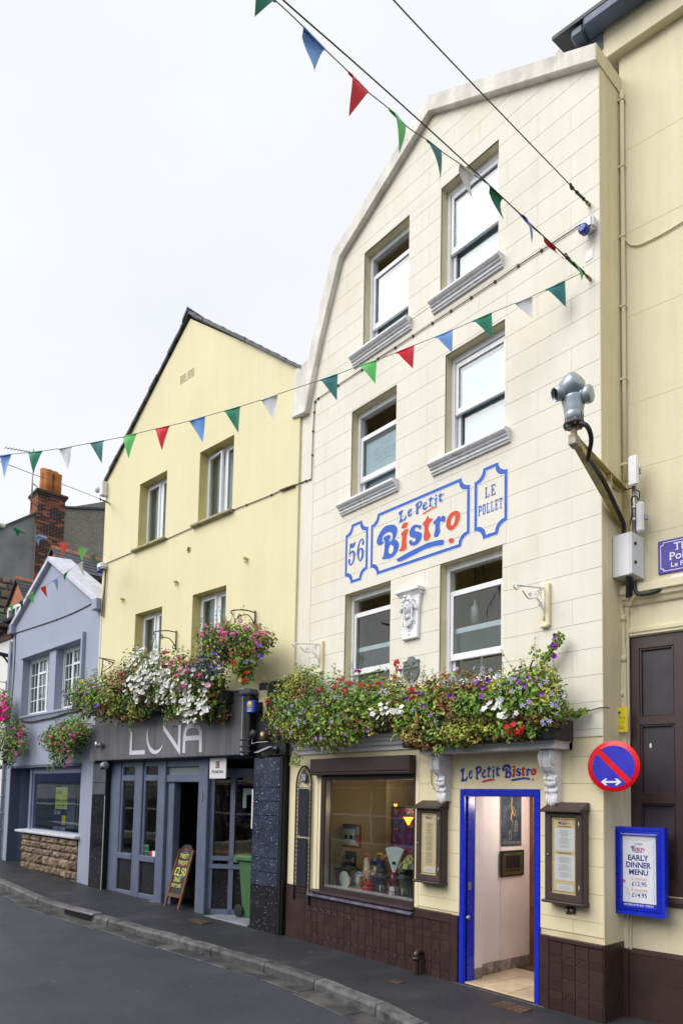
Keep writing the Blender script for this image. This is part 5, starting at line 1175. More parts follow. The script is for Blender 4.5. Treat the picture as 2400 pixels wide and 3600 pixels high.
b = MB(); b.lathe((-.11,1.3,zt - .25),[(.0,0),(.09,.02),(.13,.28),(.15,.30),(.02,.42),(0,.42)],10); b.build('lantern',mat('smoky_lantern',(.2,.2,.2),rough=.2),t)
# ------------------------------------------------------------------ tall gable with a brick chimney behind
GPX = -24.0
CP = Plane(GPX,6.0,math.radians(90))          # faces +x, s runs along +y
gab = T('grey_gable_house','grey rendered gable wall with slate verge behind the lilac roof','building',CP,2.0,0)
f = lambda x,y,o_=0: CP.at(x,y,o_)
GREY = mat('grey_cement_render',(.26,.27,.27),rough=.85,var=.2,vscale=1.0,bump=.3,bscale=25,col2=(.15,.155,.15),c2scale=.9,c2lo=.45,c2hi=.65)
PEB = mat('pebble_dash',(.30,.29,.25),rough=.95,var=.15,vscale=2,bump=.9,bscale=30,speck=(.15,.14,.12),speckscale=45,specklo=.55)
tl,tr_,tm,te = f(-300,1985),f(134,1803),f(228,1785),f(372,1762)
b = MB(); b.extr([[(tl[0] - 1,0),(tr_[0],0),tr_,tl]],-.3,0); b.build('cement_wall',GREY,gab)
b = MB(); b.extr([[(tr_[0] + .01,0),(te[0] + 3,0),(te[0] + 3,te[1] + .5),te,tm,(tr_[0] + .01,tm[1] - .1)]],-.35,-.03); b.build('pebble_dash_wall',PEB,gab)
b = MB(); b.hexa([(tl[0],-.4,tl[1] - .02),(tr_[0],-.4,tr_[1] - .02),(tr_[0],.07,tr_[1] - .02),(tl[0],.07,tl[1] - .02)],[(tl[0],-.4,tl[1] + .06),(tr_[0],-.4,tr_[1] + .06),(tr_[0],.07,tr_[1] + .06),(tl[0],.07,tl[1] + .06)]); b.hexa([(tm[0],-.4,tm[1] - .02),(te[0] + 3,-.4,te[1] + .45),(te[0] + 3,.05,te[1] + .45),(tm[0],.05,tm[1] - .02)],[(tm[0],-.4,tm[1] + .05),(te[0] + 3,-.4,te[1] + .52),(te[0] + 3,.05,te[1] + .52),(tm[0],.05,tm[1] + .05)]); b.build('verge_slate',SLATE,gab)
RUB = mat('rubble_wall',(.23,.19,.145),rough=.9,var=.35,vscale=2.2,bump=.6,bscale=12,obr=.35)
ra,rb_ = f(-60,2000,.02),f(60,2140,.02)
for xa,xb,za,zb in stones(None,ra[0],rb_[0],rb_[1] - 1.2,f(20,2030)[1],0,.26,0,1.7):
    m_ = MB(); y1 = .07 + ru(0,.06); m_.hexa([(xa + .012,0,za + .012),(xb - .012,0,za + .012),(xb - .012,0,zb - .012),(xa + .012,0,zb - .012)],[(xa + .04,y1,za + .035),(xb - .04,y1 - ru(0,.02),za + .04),(xb - .035,y1,zb - .04),(xa + .04,y1 - ru(0,.02),zb - .035)]); m_.build('rubble_stone',RUB,gab,bevel=.02)
ch = T('brick_chimney','tall red brick chimney stack with four terracotta pots','chimney',CP,f(185,1750)[0],f(180,2030)[1],0)
c0,c1 = f(135,1735,.12)[0],f(232,1760,.12)[0]; ztc = (f(135,1725,.12)[1] + f(232,1757,.12)[1]) / 2; zbc = f(180,2060,.12)[1] - .5
BR = [mat('red_brick',(.30,.085,.045),rough=.85,var=.2,obr=.3,bump=.3,bscale=30),mat('dark_brick',(.060,.030,.028),rough=.8,var=.25,obr=.3,bump=.3,bscale=30),mat('orange_brick',(.36,.12,.055),rough=.85,var=.2,obr=.25,bump=.3,bscale=30)]
b = MB(); b.box(c0 + .01,c1 - .01,-.7,.105,zbc,ztc); b.build('mortar_core',mat('pale_mortar',(.42,.38,.33),rough=.9,var=.15),ch)
nrow = 56; bh = (ztc - zbc) / nrow; proto = {}
for r in range(nrow):
    z = zbc + bh * r; wd = (c1 - c0) / 4.5; off_ = .5 if r % 2 else 0; k = 0; x = c0 - off_ * wd
    while x < c1 - .02:
        xa,xb = max(c0,x),min(c1,x + wd)
        fr_ = r / nrow; dk = .75 if .22 < fr_ < .84 else (.35 if fr_ >= .84 else .1)
        mm = BR[1] if rnd() < dk else (BR[0] if rnd() < .75 else BR[2])
        if xb - xa > .05:
            key = (round(xb - xa,3),mm.name)
            if key not in proto:
                m_ = MB(); m_.box(-(xb - xa) / 2 + .007,(xb - xa) / 2 - .007,-.03,.016,.006,bh - .007)
                tt = T('brick',P=CP,s=0,z=0,empty=False); o_ = m_.build('brick',mm,T('x',P=CP,empty=False),bevel=.003); o_.parent = ch.e; proto[key] = o_; first = True
            else: o_ = proto[key].copy(); COL.objects.link(o_)
            o_.location = ((xa + xb) / 2 - ch.s,-(.105 - ch.off),z - ch.z)
        x += wd
b = MB()
for r in range(nrow):
    z = zbc + bh * r
    for k in range(4):
        y0,y1 = .105 - .2 * k - (.1 if r % 2 else 0),.105 - .2 * (k + 1) - (.1 if r % 2 else 0)
        if z > f(130,1805)[1] - .4: b.box(c0 - .008,c0 + .02,max(-.7,y1 + .012),y0,z + .006,z + bh - .007)
b.build('side_brick',BR[2],ch,kind='stuff')
b = MB(); b.box(c0 - .07,c1 + .07,-.78,.19,ztc,ztc + .10); b.box(c0 - .03,c1 + .03,-.73,.15,ztc - .07,ztc); b.build('chimney_cap',mat('sooty_cap',(.085,.065,.05),rough=.9,var=.4,vscale=5),ch,bevel=.012)
b = MB(); b.hexa([(c0,-.7,ztc + .1),(c1,-.7,ztc + .1),(c1,.12,ztc + .1),(c0,.12,ztc + .1)],[(c0 + .2,-.5,ztc + .2),(c1 - .2,-.5,ztc + .2),(c1 - .2,-.05,ztc + .2),(c0 + .2,-.05,ztc + .2)]); b.build('flaunching',COPING,ch)
POT = mat('orange_clay_pot',(.50,.19,.055),rough=.7,var=.15,vscale=3,streak=.15)
def pot(x,y,h,r):
    b_ = MB(); z = ztc + .12; b_.lathe((x,y,z),[(r * 1.02,0),(r,h * .5),(r * .95,h * .8),(r * 1.02,h * .84),(r * 1.02,h * .88),(r * .97,h * .9),(r * 1.06,h * .95),(r * 1.06,h),(r * .85,h),(r * .8,h * .7)],16); b_.build('chimney_pot',POT,ch)
for (u,v_,o_,h) in ((665,460,-.05,0),(785,500,-.05,0),(610,440,-.45,0),(735,470,-.45,0)):
    s_,_z = f(u / 3.92,1600 + v_ / 3.92,o_); pot(s_,o_,f(u / 3.92,1600 + (215 if u < 700 else 275) / 3.92,o_)[1] - ztc - .12 if o_ > -.1 else .95,.15)
an = T('tv_aerial','thin television aerial fixed to the brick chimney','aerial',CP,f(114,1790)[0],f(112,1790)[1],.0)
sA,zA = f(111,1790,.05); sB,zB = f(119,1580,.05)
b = MB(); b.tube([(sA,.05,zA),(sB,.05,zB)],.025,6); b.build('mast',STEEL,an)
g0,g1 = f(20,1574,.05),f(125,1592,.05); b = MB(); b.tube([(g0[0],.05,g0[1]),(g1[0],.05,g1[1])],.014,5); b.build('boom',STEEL,an)
for k in range(9):
    f_ = k / 9; s_,z_ = g0[0] + (g1[0] - g0[0]) * f_,g0[1] + (g1[1] - g0[1]) * f_; b = MB(); b.tube([(s_,.05 - .14,z_),(s_,.05 + .14,z_)],.008,4); b.build('element',STEEL,an)
b = MB(); b.tube([(sA - .0,.05,zA + .25),(c0,.0,zA + .2)],.02,5); b.tube([(sA,.05,zA + .9),(c0,.0,zA + .85)],.02,5); b.build('mast_bracket',STEEL,an)
# ------------------------------------------------------------------ building at the right edge
RP = Plane(-3.2,6.42,math.atan2(0.14538,0.98938))
RYEL = mat('straw_wall_paint',(0.72,0.655,0.46),rough=0.7,var=0.05,vscale=0.9,bump=0.25,bscale=35,streak=0.05)
rgt = T('straw_building','straw yellow building with brown panelled shutters at right edge','building',RP,1.0,0)
b = MB(); b.extr([rect(0.0,7,.62,9.765),rect(.045,3.0,1.15,3.62)[::-1]],-.3,0.0); b.build('front_wall',RYEL,rgt)
b = MB(); b.box(-.47,7,-.3,.10,9.765,10.12); b.build('parapet',RYEL,rgt,bevel=.006)
b = MB(); b.box(-.47,-.40,-6,-.3,9.4,10.1); b.box(0,.05,-6,-.3,0,9.8); b.build('side_wall',RYEL,rgt)
u7 = lambda x,y,o_: RP.at(1880 + x / 3.0154,y / 3.0154,o_)
P_ = [u7(*p,.105) for p in ((412,410),(510,345),(715,190),(712,330),(718,500),(690,560),(640,590),(480,640),(415,560))]
b = MB(); b.extr([P_],.09,.112); b.build('lead_patch',mat('lead_pebble_patch',(.10,.125,.16),rough=.8,var=.3,vscale=6,bump=.8,bscale=60,speck=(.3,.32,.34),speckscale=90,specklo=.62),rgt)
GUT = mat('slate_blue_gutter',(.105,.125,.19),rough=.5,var=.12)
a,c = u7(500,290,.30),u7(890,5,.30); zt0_ = u7(495,190,.30)[1]
b = MB(); b.profile([(.10,10.07),(.30,10.05),(.30,10.165),(.10,10.165)],-.27,7); b.build('gutter',GUT,rgt,bevel=.02)
a2 = u7(365,415,.28); b = MB(); b.profile([(.10,a2[1] + .03),(.27,a2[1]),(.27,u7(365,315,.28)[1]),(.10,u7(365,315,.28)[1])],a2[0],-.275); b.build('gutter_end',GUT,rgt,bevel=.02)
b = MB(); b.hexa([(-.6,.3,10.16),(7,.3,10.16),(7,-6,13),(-.6,-6,13)],[(-.6,.3,10.2),(7,.3,10.2),(7,-6,13.04),(-.6,-6,13.04)]); b.build('roof',SLATE,rgt)
for z in (4.62,5.30,5.98,6.9,7.8,8.7):
    b = MB(); b.box(.02,6.9,-.001,.0015,z,z + .006); b.build('render_joint',YELJ,rgt)
# moulded band, frieze, pilaster, shutters
b = MB(); b.profile([(0,4.12),(.11,4.11),(.11,4.03),(.085,4.02),(.075,3.985),(.05,3.97),(.03,3.93),(0,3.92)],-.0,7); b.build('moulded_band',RYEL,rgt,bevel=.004)
b = MB(); b.box(.0,.055,0,.03,.62,3.92); b.profile([(0,3.70),(.03,3.70),(.03,3.66),(.018,3.65),(.018,3.63),(0,3.622)],.055,7); b.build('pilaster',RYEL,rgt,bevel=.004)
SH = mat('brown_shutter_paint',(.055,.032,.034),rough=.35,var=.15,vscale=3); PAN = mat('dark_shutter_panel',(.042,.036,.046),rough=.4,var=.2,vscale=5)
yps = [(2268,2516),(2547,2795),(2826,3098)]
zps = [(RP.at(2310,q_[1],-.03)[1],RP.at(2310,q_[0],-.03)[1]) for q_ in yps]; zps[0] = (zps[0][0],3.50)
xs_ = [(.135,.445),(.555,.88),(.98,1.3),(1.4,1.75)]
b = MB(); b.extr([rect(.045,2.0,1.15,3.62)] + [rect(x0,x1,z0,z1)[::-1] for x0,x1 in xs_ for z0,z1 in zps],-.09,-.02); shf = b.build('shutter',SH,rgt,bevel=.004)
for x0,x1 in xs_:
    for z0,z1 in zps:
        b = MB(); b.box(x0,x1,-.09,-.055,z0,z1); b.build('shutter_panel',PAN,rgt,shf)
        b = MB(); m_ = .018
        for q_ in ((x0,x0 + m_,z0,z1),(x1 - m_,x1,z0,z1),(x0 + m_,x1 - m_,z0,z0 + m_),(x0 + m_,x1 - m_,z1 - m_,z1)): b.box(q_[0],q_[1],-.055,-.030,q_[2],q_[3])
        b.build('panel_bead',SH,rgt,shf,bevel=.005)
b = MB(); b.profile([(-.1,1.15),(.07,1.14),(.075,1.10),(.03,1.07),(0,1.05)],.03,7); b.build('shutter_sill',SH,rgt,bevel=.005)
s_,z_ = RP.at(2285,2622,-.055); b = MB(); b.ball((s_,-.054,z_),.012,.002,.025,8,5); b.build('paint_spot',G3,rgt)
b = MB(); b.box(0,7,-.3,.05,-.2,.60); b.hexa([(0,0,.60),(7,0,.60),(7,.05,.60),(0,.05,.60)],[(0,0,.635),(7,0,.635),(7,.004,.635),(0,.004,.635)]); b.build('plinth',BROWN,rgt,bevel=.004)
# ---- rainwater pipe, boxed pipe, conduits in the corner
t = T('downpipe','straw painted downpipe with brown foot in the building corner','pipe',RP,.02,0,.1)
sx = RP.at(2160,3000,.12)[0]; sx = (RP.at(2144,2850,.10)[0] + RP.at(2177,2850,.10)[0]) / 2; rp_ = (RP.at(2177,2850,.10)[0] - RP.at(2144,2850,.10)[0]) / 2
b = MB(); b.tube([(sx,.10,.645),(sx,.10,2.62)],rp_,16); b.build('upper_pipe',RYEL,t)
b = MB(); b.tube([(sx,.10,-.02),(sx,.10,.645)],rp_ + .001,16); b.build('pipe_foot',BROWN,t)
t = T('boxed_pipe','square straw painted pipe casing with brown foot beside downpipe','pipe',RP,.06,0,.03)
x0,x1 = RP.at(2181,2850,.04)[0],RP.at(2205,2850,.04)[0]
b = MB(); b.box(x0,x1,.03,.06,.63,3.55); b.build('upper_casing',RYEL,t,bevel=.006); b = MB(); b.box(x0,x1,.051,.085,-.02,.63); b.build('casing_foot',BROWN,t,bevel=.006)
CON = mat('cream_conduit',(.70,.63,.42),rough=.5,var=.08)
def ringtube(b_,pts,r,pitch=.016,n=8):
    pts = smooth_path(pts,10); L_ = 0; out = []; rr = []
    for i,p in enumerate(pts):
        if i: L_ += (p - pts[i - 1]).length
    N = max(8,int(L_ / pitch * 2)); seg = [0]
    for i in range(1,len(pts)): seg.append(seg[-1] + (pts[i] - pts[i - 1]).length)
    j = 0
    for k in range(N + 1):
        d_ = L_ * k / N
        while j < len(seg) - 2 and seg[j + 1] < d_: j += 1
        f_ = (d_ - seg[j]) / max(1e-6,seg[j + 1] - seg[j]); out.append(pts[j].lerp(pts[j + 1],f_)); rr.append(r if k % 2 else r * .82)
    b_.tube(out,rr,n)
R3 = lambda px,py,o_: (RP.at(px,py,o_)[0],o_,RP.at(px,py,o_)[1])
z3 = lambda x,y,o_: R3(2000 + x / 3.92,1850 + y / 3.92,o_)
t = T('conduit','ribbed cream flexible conduit running down from the white cabinet','conduit',RP,0,2.5,.05)
b = MB(); ringtube(b,[z3(672,730,.10),z3(690,980,.07),z3(730,1250,.05),z3(740,1500,.05),z3(742,1800,.05),z3(735,2050,.05),z3(715,2350,.05)],.022); b.build('conduit_tube',CON,t)
for (x,y) in ((735,1270),(745,1830),(720,2310)): b = MB(); p = z3(x,y,.05); b.tube([(p[0],.05,p[2] - .03),(p[0],.05,p[2] + .03)],.027,10); b.build('conduit_coupler',CON,t)
b = MB(); b.tube([z3(672,715,.10),z3(672,760,.10)],.03,10); b.build('gland',CON,t)
t = T('steel_conduit','thin grey ribbed conduit below the blue menu board','conduit',RP,.03,.6,.03); b = MB(); p = R3(2180,3230,.055); ringtube(b,[(p[0],.058,p[2]),(p[0],.058,.62)],.011,.02,8); b.build('conduit_tube',STEEL,t)
t = T('cable_pipe','straw painted pipe with saddle clips up the corner wall','pipe',RP,-.0,5.6,.02)
up_ = lambda px,py: R3(px,py,.03)
pts = [up_(2187,320),up_(2186,600),up_(2183,830),up_(2190,1000),up_(2193,1290),up_(2198,1690)]
b = MB(); b.tube([(.035,.03,p[2]) for p in pts],.021,10); b.build('pipe',RYEL,t)
for (px,py) in ((2180,355),(2176,592),(2182,835),(2188,1078),(2190,1334),(2196,1633)):
    z = up_(px,py)[2]; b = MB(); b.box(-.0,.062,.0,.056,z - .012,z + .012); b.build('saddle_clip',RYEL,t,bevel=.004)
t = T('wall_cable','cream cable sweeping right across the upper straw wall','cable',RP,.1,6.5,.01); b = MB(); b.tube(smooth_path([R3(2194,835,.02),R3(2212,858,.015),R3(2235,862,.015),R3(2260,855,.015),R3(2330,820,.015),R3(2420,765,.015)],5),.009,6); b.build('wall_cable',CON,t)
t = T('thin_cable','thin cream cable hanging from the white cabinet past the shutters','cable',RP,.1,2.5,.02); b = MB(); b.tube(smooth_path([z3(1065,795,.02),z3(1000,850,.05),z3(900,950,.10),z3(840,1060,.09),z3(808,1200,.03),z3(800,1500,.03),z3(805,1700,.02),z3(815,1950,.02),z3(790,2150,.03),z3(745,2340,.03)],5),.006,5); b.build('thin_cable',CON,t)
# ---- white cabinet on the corner
CAB = mat('white_cabinet',(.70,.72,.76),rough=.35,var=.06,streak=.08)
xm = B.at(2217,1940,-.19)[0]; zc0,zc1 = B.at(2218,2017,-.19)[1],B.at(2216,1867,-.19)[1]
t = T('control_cabinet','white metal control cabinet with two dark locks below the camera bracket','cabinet',B,-3.1,zc0,.0)
b = MB(); b.box(-3.192,xm - .012,-.40,-.19,zc0,zc1); b.build('case',CAB,t,bevel=.006)
b = MB(); b.box(xm - .011,xm + .008,-.44,-.187,zc0 + .004,zc1 - .002); b.build('door',CAB,t,bevel=.005)
for zf in (.30,.74): b = MB(); z = zc0 + (zc1 - zc0) * zf; b.lathe((xm + .008,-.25,z),[(.016,0),(.016,.012),(0,.014)],12,'x'); b.build('lock',G6,t)
t = T('black_conduit','black ribbed cables leaving the cabinet bottom towards the small notice','cable',RP,.1,4.2,.1)
BLKT = mat('black_flex',(.02,.02,.024),rough=.5,var=.1)
b = MB(); ringtube(b,[z3(805,690,.2),z3(803,830,.16),z3(803,985,.12)],.020); ringtube(b,[z3(850,705,.16),z3(848,850,.13),z3(838,960,.10)],.017)
ringtube(b,[z3(903,760,.12),z3(905,860,.12),z3(935,925,.12),z3(1020,940,.12),z3(1180,905,.10),z3(1310,830,.06),z3(1368,808,.02)],.019); b.build('black_conduit',BLKT,t)
# ---- camera bracket, pan-tilt camera, antennas on a pole
ANG = mat('straw_bracket_paint',(.50,.42,.20),rough=.6,var=.25,vscale=7,col2=(.20,.10,.05),c2scale=6,c2lo=.6,c2hi=.72)
RUSTB = mat('rusty_bracket',(.17,.085,.05),rough=.8,var=.5,vscale=9,col2=(.45,.42,.33),c2scale=5,c2lo=.45,c2hi=.6)
sa = .015; za = 5.12; oe = 1.28
t = T('camera_bracket','triangular steel bracket with rusty end carrying the street camera','bracket',RP,sa,4.73,.0)
b = MB(); b.box(sa - .03,sa + .03,.0,oe - .05,za + .0,za + .012); b.box(sa - .03,sa - .02,.0,oe - .05,za - .055,za); b.build('arm',ANG,t,bevel=.003)
b = MB(); b.hexa([(sa - .03,.01,4.70),(sa + .03,.01,4.70),(sa + .03,.02,4.76),(sa - .03,.02,4.76)],[(sa - .03,oe - .08,za - .06),(sa + .03,oe - .08,za - .06),(sa + .03,oe - .10,za - .002),(sa - .03,oe - .10,za - .002)]); b.build('brace',ANG,t,bevel=.003)
b = MB(); b.box(sa - .035,sa + .035,oe - .07,oe + .035,za - .075,za + .016); b.build('end_block',RUSTB,t,bevel=.006)
b = MB(); b.box(sa - .02,sa + .02,.40,.43,4.90,za); b.build('web',ANG,t)
b = MB(); b.box(sa - .05,sa + .05,0,.025,4.62,5.17); b.build('wall_plate',ANG,t,bevel=.003)
b = MB(); b.lathe((sa,oe - .01,za + .016),[(.027,0),(.027,.085)],12); b.build('stub_pole',RUSTB,t)
c_ = lambda x,y,o_=oe: (RP.at(1850 + x / 2.851,1250 + y / 2.851,o_)[0],o_,RP.at(1850 + x / 2.851,1250 + y / 2.851,o_)[1])
t = T('street_camera','silver pan and tilt surveillance camera on the rusty bracket end','camera',RP,sa,za + .1,oe - .01)
SIL = mat('silver_housing',(.36,.42,.47),rough=.28,metal=.35,var=.06)
zb_ = za + .10; kx = .00155   # metres per zoom pixel, roughly
cx_,cy_ = sa,oe - .01; PTZ = Matrix.Translation((cx_,cy_,zb_)) @ Matrix.Scale(.86,4) @ Matrix.Translation((-cx_,-cy_,-zb_))
b = MB(); b.M = PTZ; b.lathe((cx_,cy_,zb_),[(.0,0),(.10,.0),(.105,.02),(.10,.03),(.0,.032)],20); b.build('flange',mat('dark_flange',(.10,.085,.08),rough=.5,metal=.3,var=.3),t)
for k in range(6): b = MB(); b.M = PTZ; a_ = PI / 3 * k; b.lathe((cx_ + .085 * math.cos(a_),cy_ + .085 * math.sin(a_),zb_ - .015),[(.012,0),(.012,.06)],6); b.build('flange_bolt',STEEL,t)
b = MB(); b.M = PTZ; b.lathe((cx_,cy_,zb_ + .03),[(.088,0),(.092,.09),(.09,.10),(.092,.105),(.098,.15),(.108,.20),(.118,.235),(.12,.25),(.10,.268),(.0,.27)],28); b.build('pan_base',SIL,t)
for a0 in range(4):
    a_ = math.radians(-150 + a0 * 50); b = MB(); b.M = PTZ; r_ = .0885
    b.hexa([(cx_ + math.cos(a_ + d) * r_,cy_ + math.sin(a_ + d) * r_,zb_ + .045) for d in (-.32,.32)] + [(cx_ + math.cos(a_ + d) * (r_ + .005),cy_ + math.sin(a_ + d) * (r_ + .005),zb_ + .045) for d in (.32,-.32)],[(cx_ + math.cos(a_ + d) * r_,cy_ + math.sin(a_ + d) * r_,zb_ + .115) for d in (-.32,.32)] + [(cx_ + math.cos(a_ + d) * (r_ + .006),cy_ + math.sin(a_ + d) * (r_ + .006),zb_ + .115) for d in (.32,-.32)]); b.build('base_vent',G6,t)
b = MB(); b.M = PTZ; b.lathe((cx_ + .135,cy_ - .01,zb_ + .285),[(.0,-.04),(.085,-.035),(.09,.03),(.07,.045),(0,.05)],20,'x'); b.box(cx_ + .02,cx_ + .12,cy_ - .06,cy_ + .06,zb_ + .25,zb_ + .33); b.build('side_yoke',SIL,t,bevel=.01)
hd = Vector((-.035,.02,.36 + zb_ - 0)); hc = Vector((cx_ - .03,cy_ + .03,zb_ + .385)); ax = Vector((.75,.25,.42)).normalized()
b = MB(); b.M = PTZ @ Matrix.Translation(hc) @ ax.to_track_quat('Z','Y').to_matrix().to_4x4(); b.lathe((0,0,0),[(.0,-.125),(.065,-.115),(.10,-.08),(.118,-.02),(.118,.05),(.105,.105),(.085,.125),(.0,.13)],26); b.build('camera_head',SIL,t)
b = MB(); b.M = PTZ @ Matrix.Translation(hc) @ Vector((-.62,.62,-.42)).normalized().to_track_quat('Z','Y').to_matrix().to_4x4(); b.lathe((0,0,0),[(.07,.05),(.078,.12),(.07,.17),(.064,.17),(.068,.12),(.06,.06)],20); b.build('lens_hood',SIL,t)
b = MB(); b.M = PTZ @ Matrix.Translation(hc) @ Vector((-.62,.62,-.42)).normalized().to_track_quat('Z','Y').to_matrix().to_4x4(); b.lathe((0,0,0),[(.0,.13),(.066,.13),(.066,.10),(0,.1)],20); b.build('lens',mat('dark_lens',(.03,.02,.06),rough=.08,var=0),t)
t = T('camera_cable','black flexible cable looping from the street camera down its brace','cable',RP,sa,4.6,.3)
b = MB(); b.tube(smooth_path([(cx_ + .05,cy_ + .03,zb_ + .0),(cx_ + .12,cy_ + .02,zb_ - .05),(cx_ + .13,cy_ - .05,zb_ - .14),(cx_ + .06,cy_ - .16,zb_ - .24),(sa + .05,oe - .25,za - .13),(sa + .045,.7,4.945),(sa + .045,.35,4.80),(sa + .04,.16,4.72),(sa + .03,.12,4.62),(sa + .02,.12,zc1)],8),.020,8); b.build('camera_cable',BLKT,t)
t = T('antenna_pole','short galvanised pole carrying two white antenna panels','pole',RP,.145,4.6,.12)
so = .148; b = MB(); b.tube([(so,.12,zc1 - .02),(so,.12,5.14)],.021,10); b.build('pole',STEEL,t)
for z in (4.74,4.86): b = MB(); b.tube([(so,.12,z - .015),(so,.12,z + .015)],.027,10); b.build('pole_clamp',mat('bright_clamp',(.6,.6,.62),rough=.3,metal=.6,var=.1),t)
WP_ = mat('white_plastic',(.74,.75,.77),rough=.35,var=.03)
def antenna(l_,x0,y0,x1,y1,o_,label,dep=.05):
    a_,d_ = c_(x0,y0,o_),c_(x1,y1,o_); t = T('radio_antenna',label,'antenna',RP,(a_[0] + d_[0]) / 2,d_[2],o_); b_ = MB(); b_.box(a_[0],d_[0],o_ - dep,o_,d_[2],a_[2]); b_.build('panel',WP_,t,bevel=.012,seg=2); b_ = MB(); b_.box((a_[0] + d_[0]) / 2 - .02,(a_[0] + d_[0]) / 2 + .05,o_ - dep - .04,o_ - dep,(a_[2] + d_[2]) / 2 - .02,(a_[2] + d_[2]) / 2 + .03); b_.build('mount',STEEL,t)
    if l_: b_ = MB(); b_.text('U',(a_[0] + d_[0]) / 2 - .008,(a_[0] + d_[0]) / 2 + .008,d_[2] + (a_[2] - d_[2]) * .72,d_[2] + (a_[2] - d_[2]) * .78,o_ + .0006); b_.build('emblem',STEEL,t)
antenna(1,1013,1010,1112,1285,.20,'upper white antenna panel on the pole beside the camera bracket'); antenna(0,1092,1470,1166,1750,.17,'lower white antenna panel just above the control cabinet')
t = T('antenna_cable','thin black cables looping round the antenna pole','cable',RP,.14,4.6,.12); b = MB(); b.tube(smooth_path([c_(1085,1285,.17),c_(1060,1325,.17),c_(990,1345,.12),c_(1010,1340,.1)],6),.006,5); b.tube(smooth_path([c_(1090,1345,.14),c_(1130,1370,.14),c_(1120,1450,.14),c_(1095,1410,.14),c_(1050,1430,.14),c_(1055,1560,.14),c_(1035,1700,.14)],6),.006,5); b.build('antenna_cable',BLKT,t)
# ---- street name plate, security notice
SNB = mat('street_sign_blue',(.045,.022,.33),rough=.3,var=.08)
s0,zt_ = RP.at(2310,1904,.02); zb2 = RP.at(2312,2021,.02)[1]; wid = .80
t = T('street_sign','enamelled blue street name plate reading The Pollet at the right edge','sign',RP,s0 + wid / 2,zb2,0)
b = MB(); b.box(s0,s0 + wid,0,.018,zb2,zt_); b.build('plate',SNB,t,bevel=.006)
b = MB(); b.flat([scoop(s0 + .022,s0 + wid - .022,zb2 + .022,zt_ - .022,.028),scoop(s0 + .028,s0 + wid - .028,zb2 + .028,zt_ - .028,.029)[::-1]],.0192); b.build('border_line',G3,t)
TW = mat('enamel_white',(.74,.74,.80),rough=.35,var=0); cx = s0 + wid / 2 - .0; h = zt_ - zb2
b = MB()
SER = {'T': [(.36,.62,0,1),(0,1,.9,1),(0,.1,.7,1),(.9,1,.7,1),(.2,.8,0,.07)]}
def serif_text(b_,body,x0,z0,hgt,y,wsc=1.0):
    vs_,fs_ = text_mesh(body,.012); xa = min(p[0] for p in vs_); cap = text_mesh('T',0)[0]; hh = max(p[1] for p in cap); k = hgt / hh
    base = [b_.V((x0 + (p[0] - xa) * k * wsc,y,z0 + p[1] * k)) for p in vs_]
    for f_ in fs_: b_.F([base[i] for i in f_])
    for ch_x in ([0] if body[0] in 'TP' else []):
        b_.box(x0 + (.12 if body[0] == 'T' else -.012) * hgt,x0 + (.58 if body[0] == 'T' else .28) * hgt,y,y + .0006,z0,z0 + hgt * .07)
    return k
xT = RP.at(2366,1930,.02)[0]; xP = RP.at(2352,1965,.02)[0]; xL = RP.at(2357,1988,.02)[0]
z_a = RP.at(2368,1934,.02)[1]; z_b = RP.at(2353,1969,.02)[1]; z_c = RP.at(2358,1993,.02)[1]
serif_text(b,'The',xT,z_a,.072,.0195); serif_text(b,'Pollet',xP,z_b,.072,.0195); serif_text(b,'Le Pollet',xL,z_c,.045,.0195); b.build('lettering',TW,t)
s0,zt_ = RP.at(2350,2024,.012); zb2 = RP.at(2350,2073,.012)[1]
t = T('security_notice','small white video security notice below the blue street sign','sign',RP,s0 + .12,zb2,0)
b = MB(); b.box(s0,s0 + .26,0,.012,zb2,zt_); b.build('plate',WP_,t,bevel=.003)
LB = mat('notice_pale_blue',(.16,.33,.50),var=0); h = zt_ - zb2
b = MB(); b.text('CTS',s0 + .018,s0 + .05,zb2 + h * .60,zb2 + h * .80,.0125,bold=.02); b.text('VIDEO SECURITY',s0 + .018,s0 + .19,zb2 + h * .46,zb2 + h * .56,.0125); b.text('SYSTEMS',s0 + .04,s0 + .13,zb2 + h * .33,zb2 + h * .43,.0125); b.box(s0 + .03,s0 + .22,.012,.0125,zb2 + h * .22,zb2 + h * .25); b.build('lettering',LB,t)
b = MB()
for (x,z) in ((s0 + .008,zb2 + .008),(s0 + .008,zt_ - .008)): b.ball((x,.012,z),.004,.003,.004,6,4)
b.build('screw',IRON,t)
# ---- yellow camera notice
o_ = .13; x0,z1 = RP.at(2140,2489,o_); x1 = RP.at(2204,2493,o_)[0]; z0 = RP.at(2140,2576,o_)[1]
t = T('camera_notice','yellow notice with a security camera symbol above the round sign','sign',RP,(x0 + x1) / 2,z0,o_)
b = MB(); b.box(x0,x1,o_ - .006,o_,z0,z1); b.build('plate',mat('notice_yellow',(.75,.60,.02),rough=.4,var=.03),t,bevel=.002)
wd,h = x1 - x0,z1 - z0; X = lambda f_: x0 + wd * f_; Z_ = lambda f_: z0 + h * f_
b = MB(); b.flat([[(X(.18),Z_(.70)),(X(.58),Z_(.85)),(X(.64),Z_(.76)),(X(.26),Z_(.62)),(X(.20),Z_(.66))]],o_ + .0008)
b.flat([[(X(.48),Z_(.68)),(X(.52),Z_(.69)),(X(.60),Z_(.58)),(X(.56),Z_(.57))]],o_ + .0007); b.box(X(.57),X(.84),o_,o_ + .0006,Z_(.565),Z_(.58)); b.box(X(.83),X(.85),o_,o_ + .0009,Z_(.50),Z_(.63))
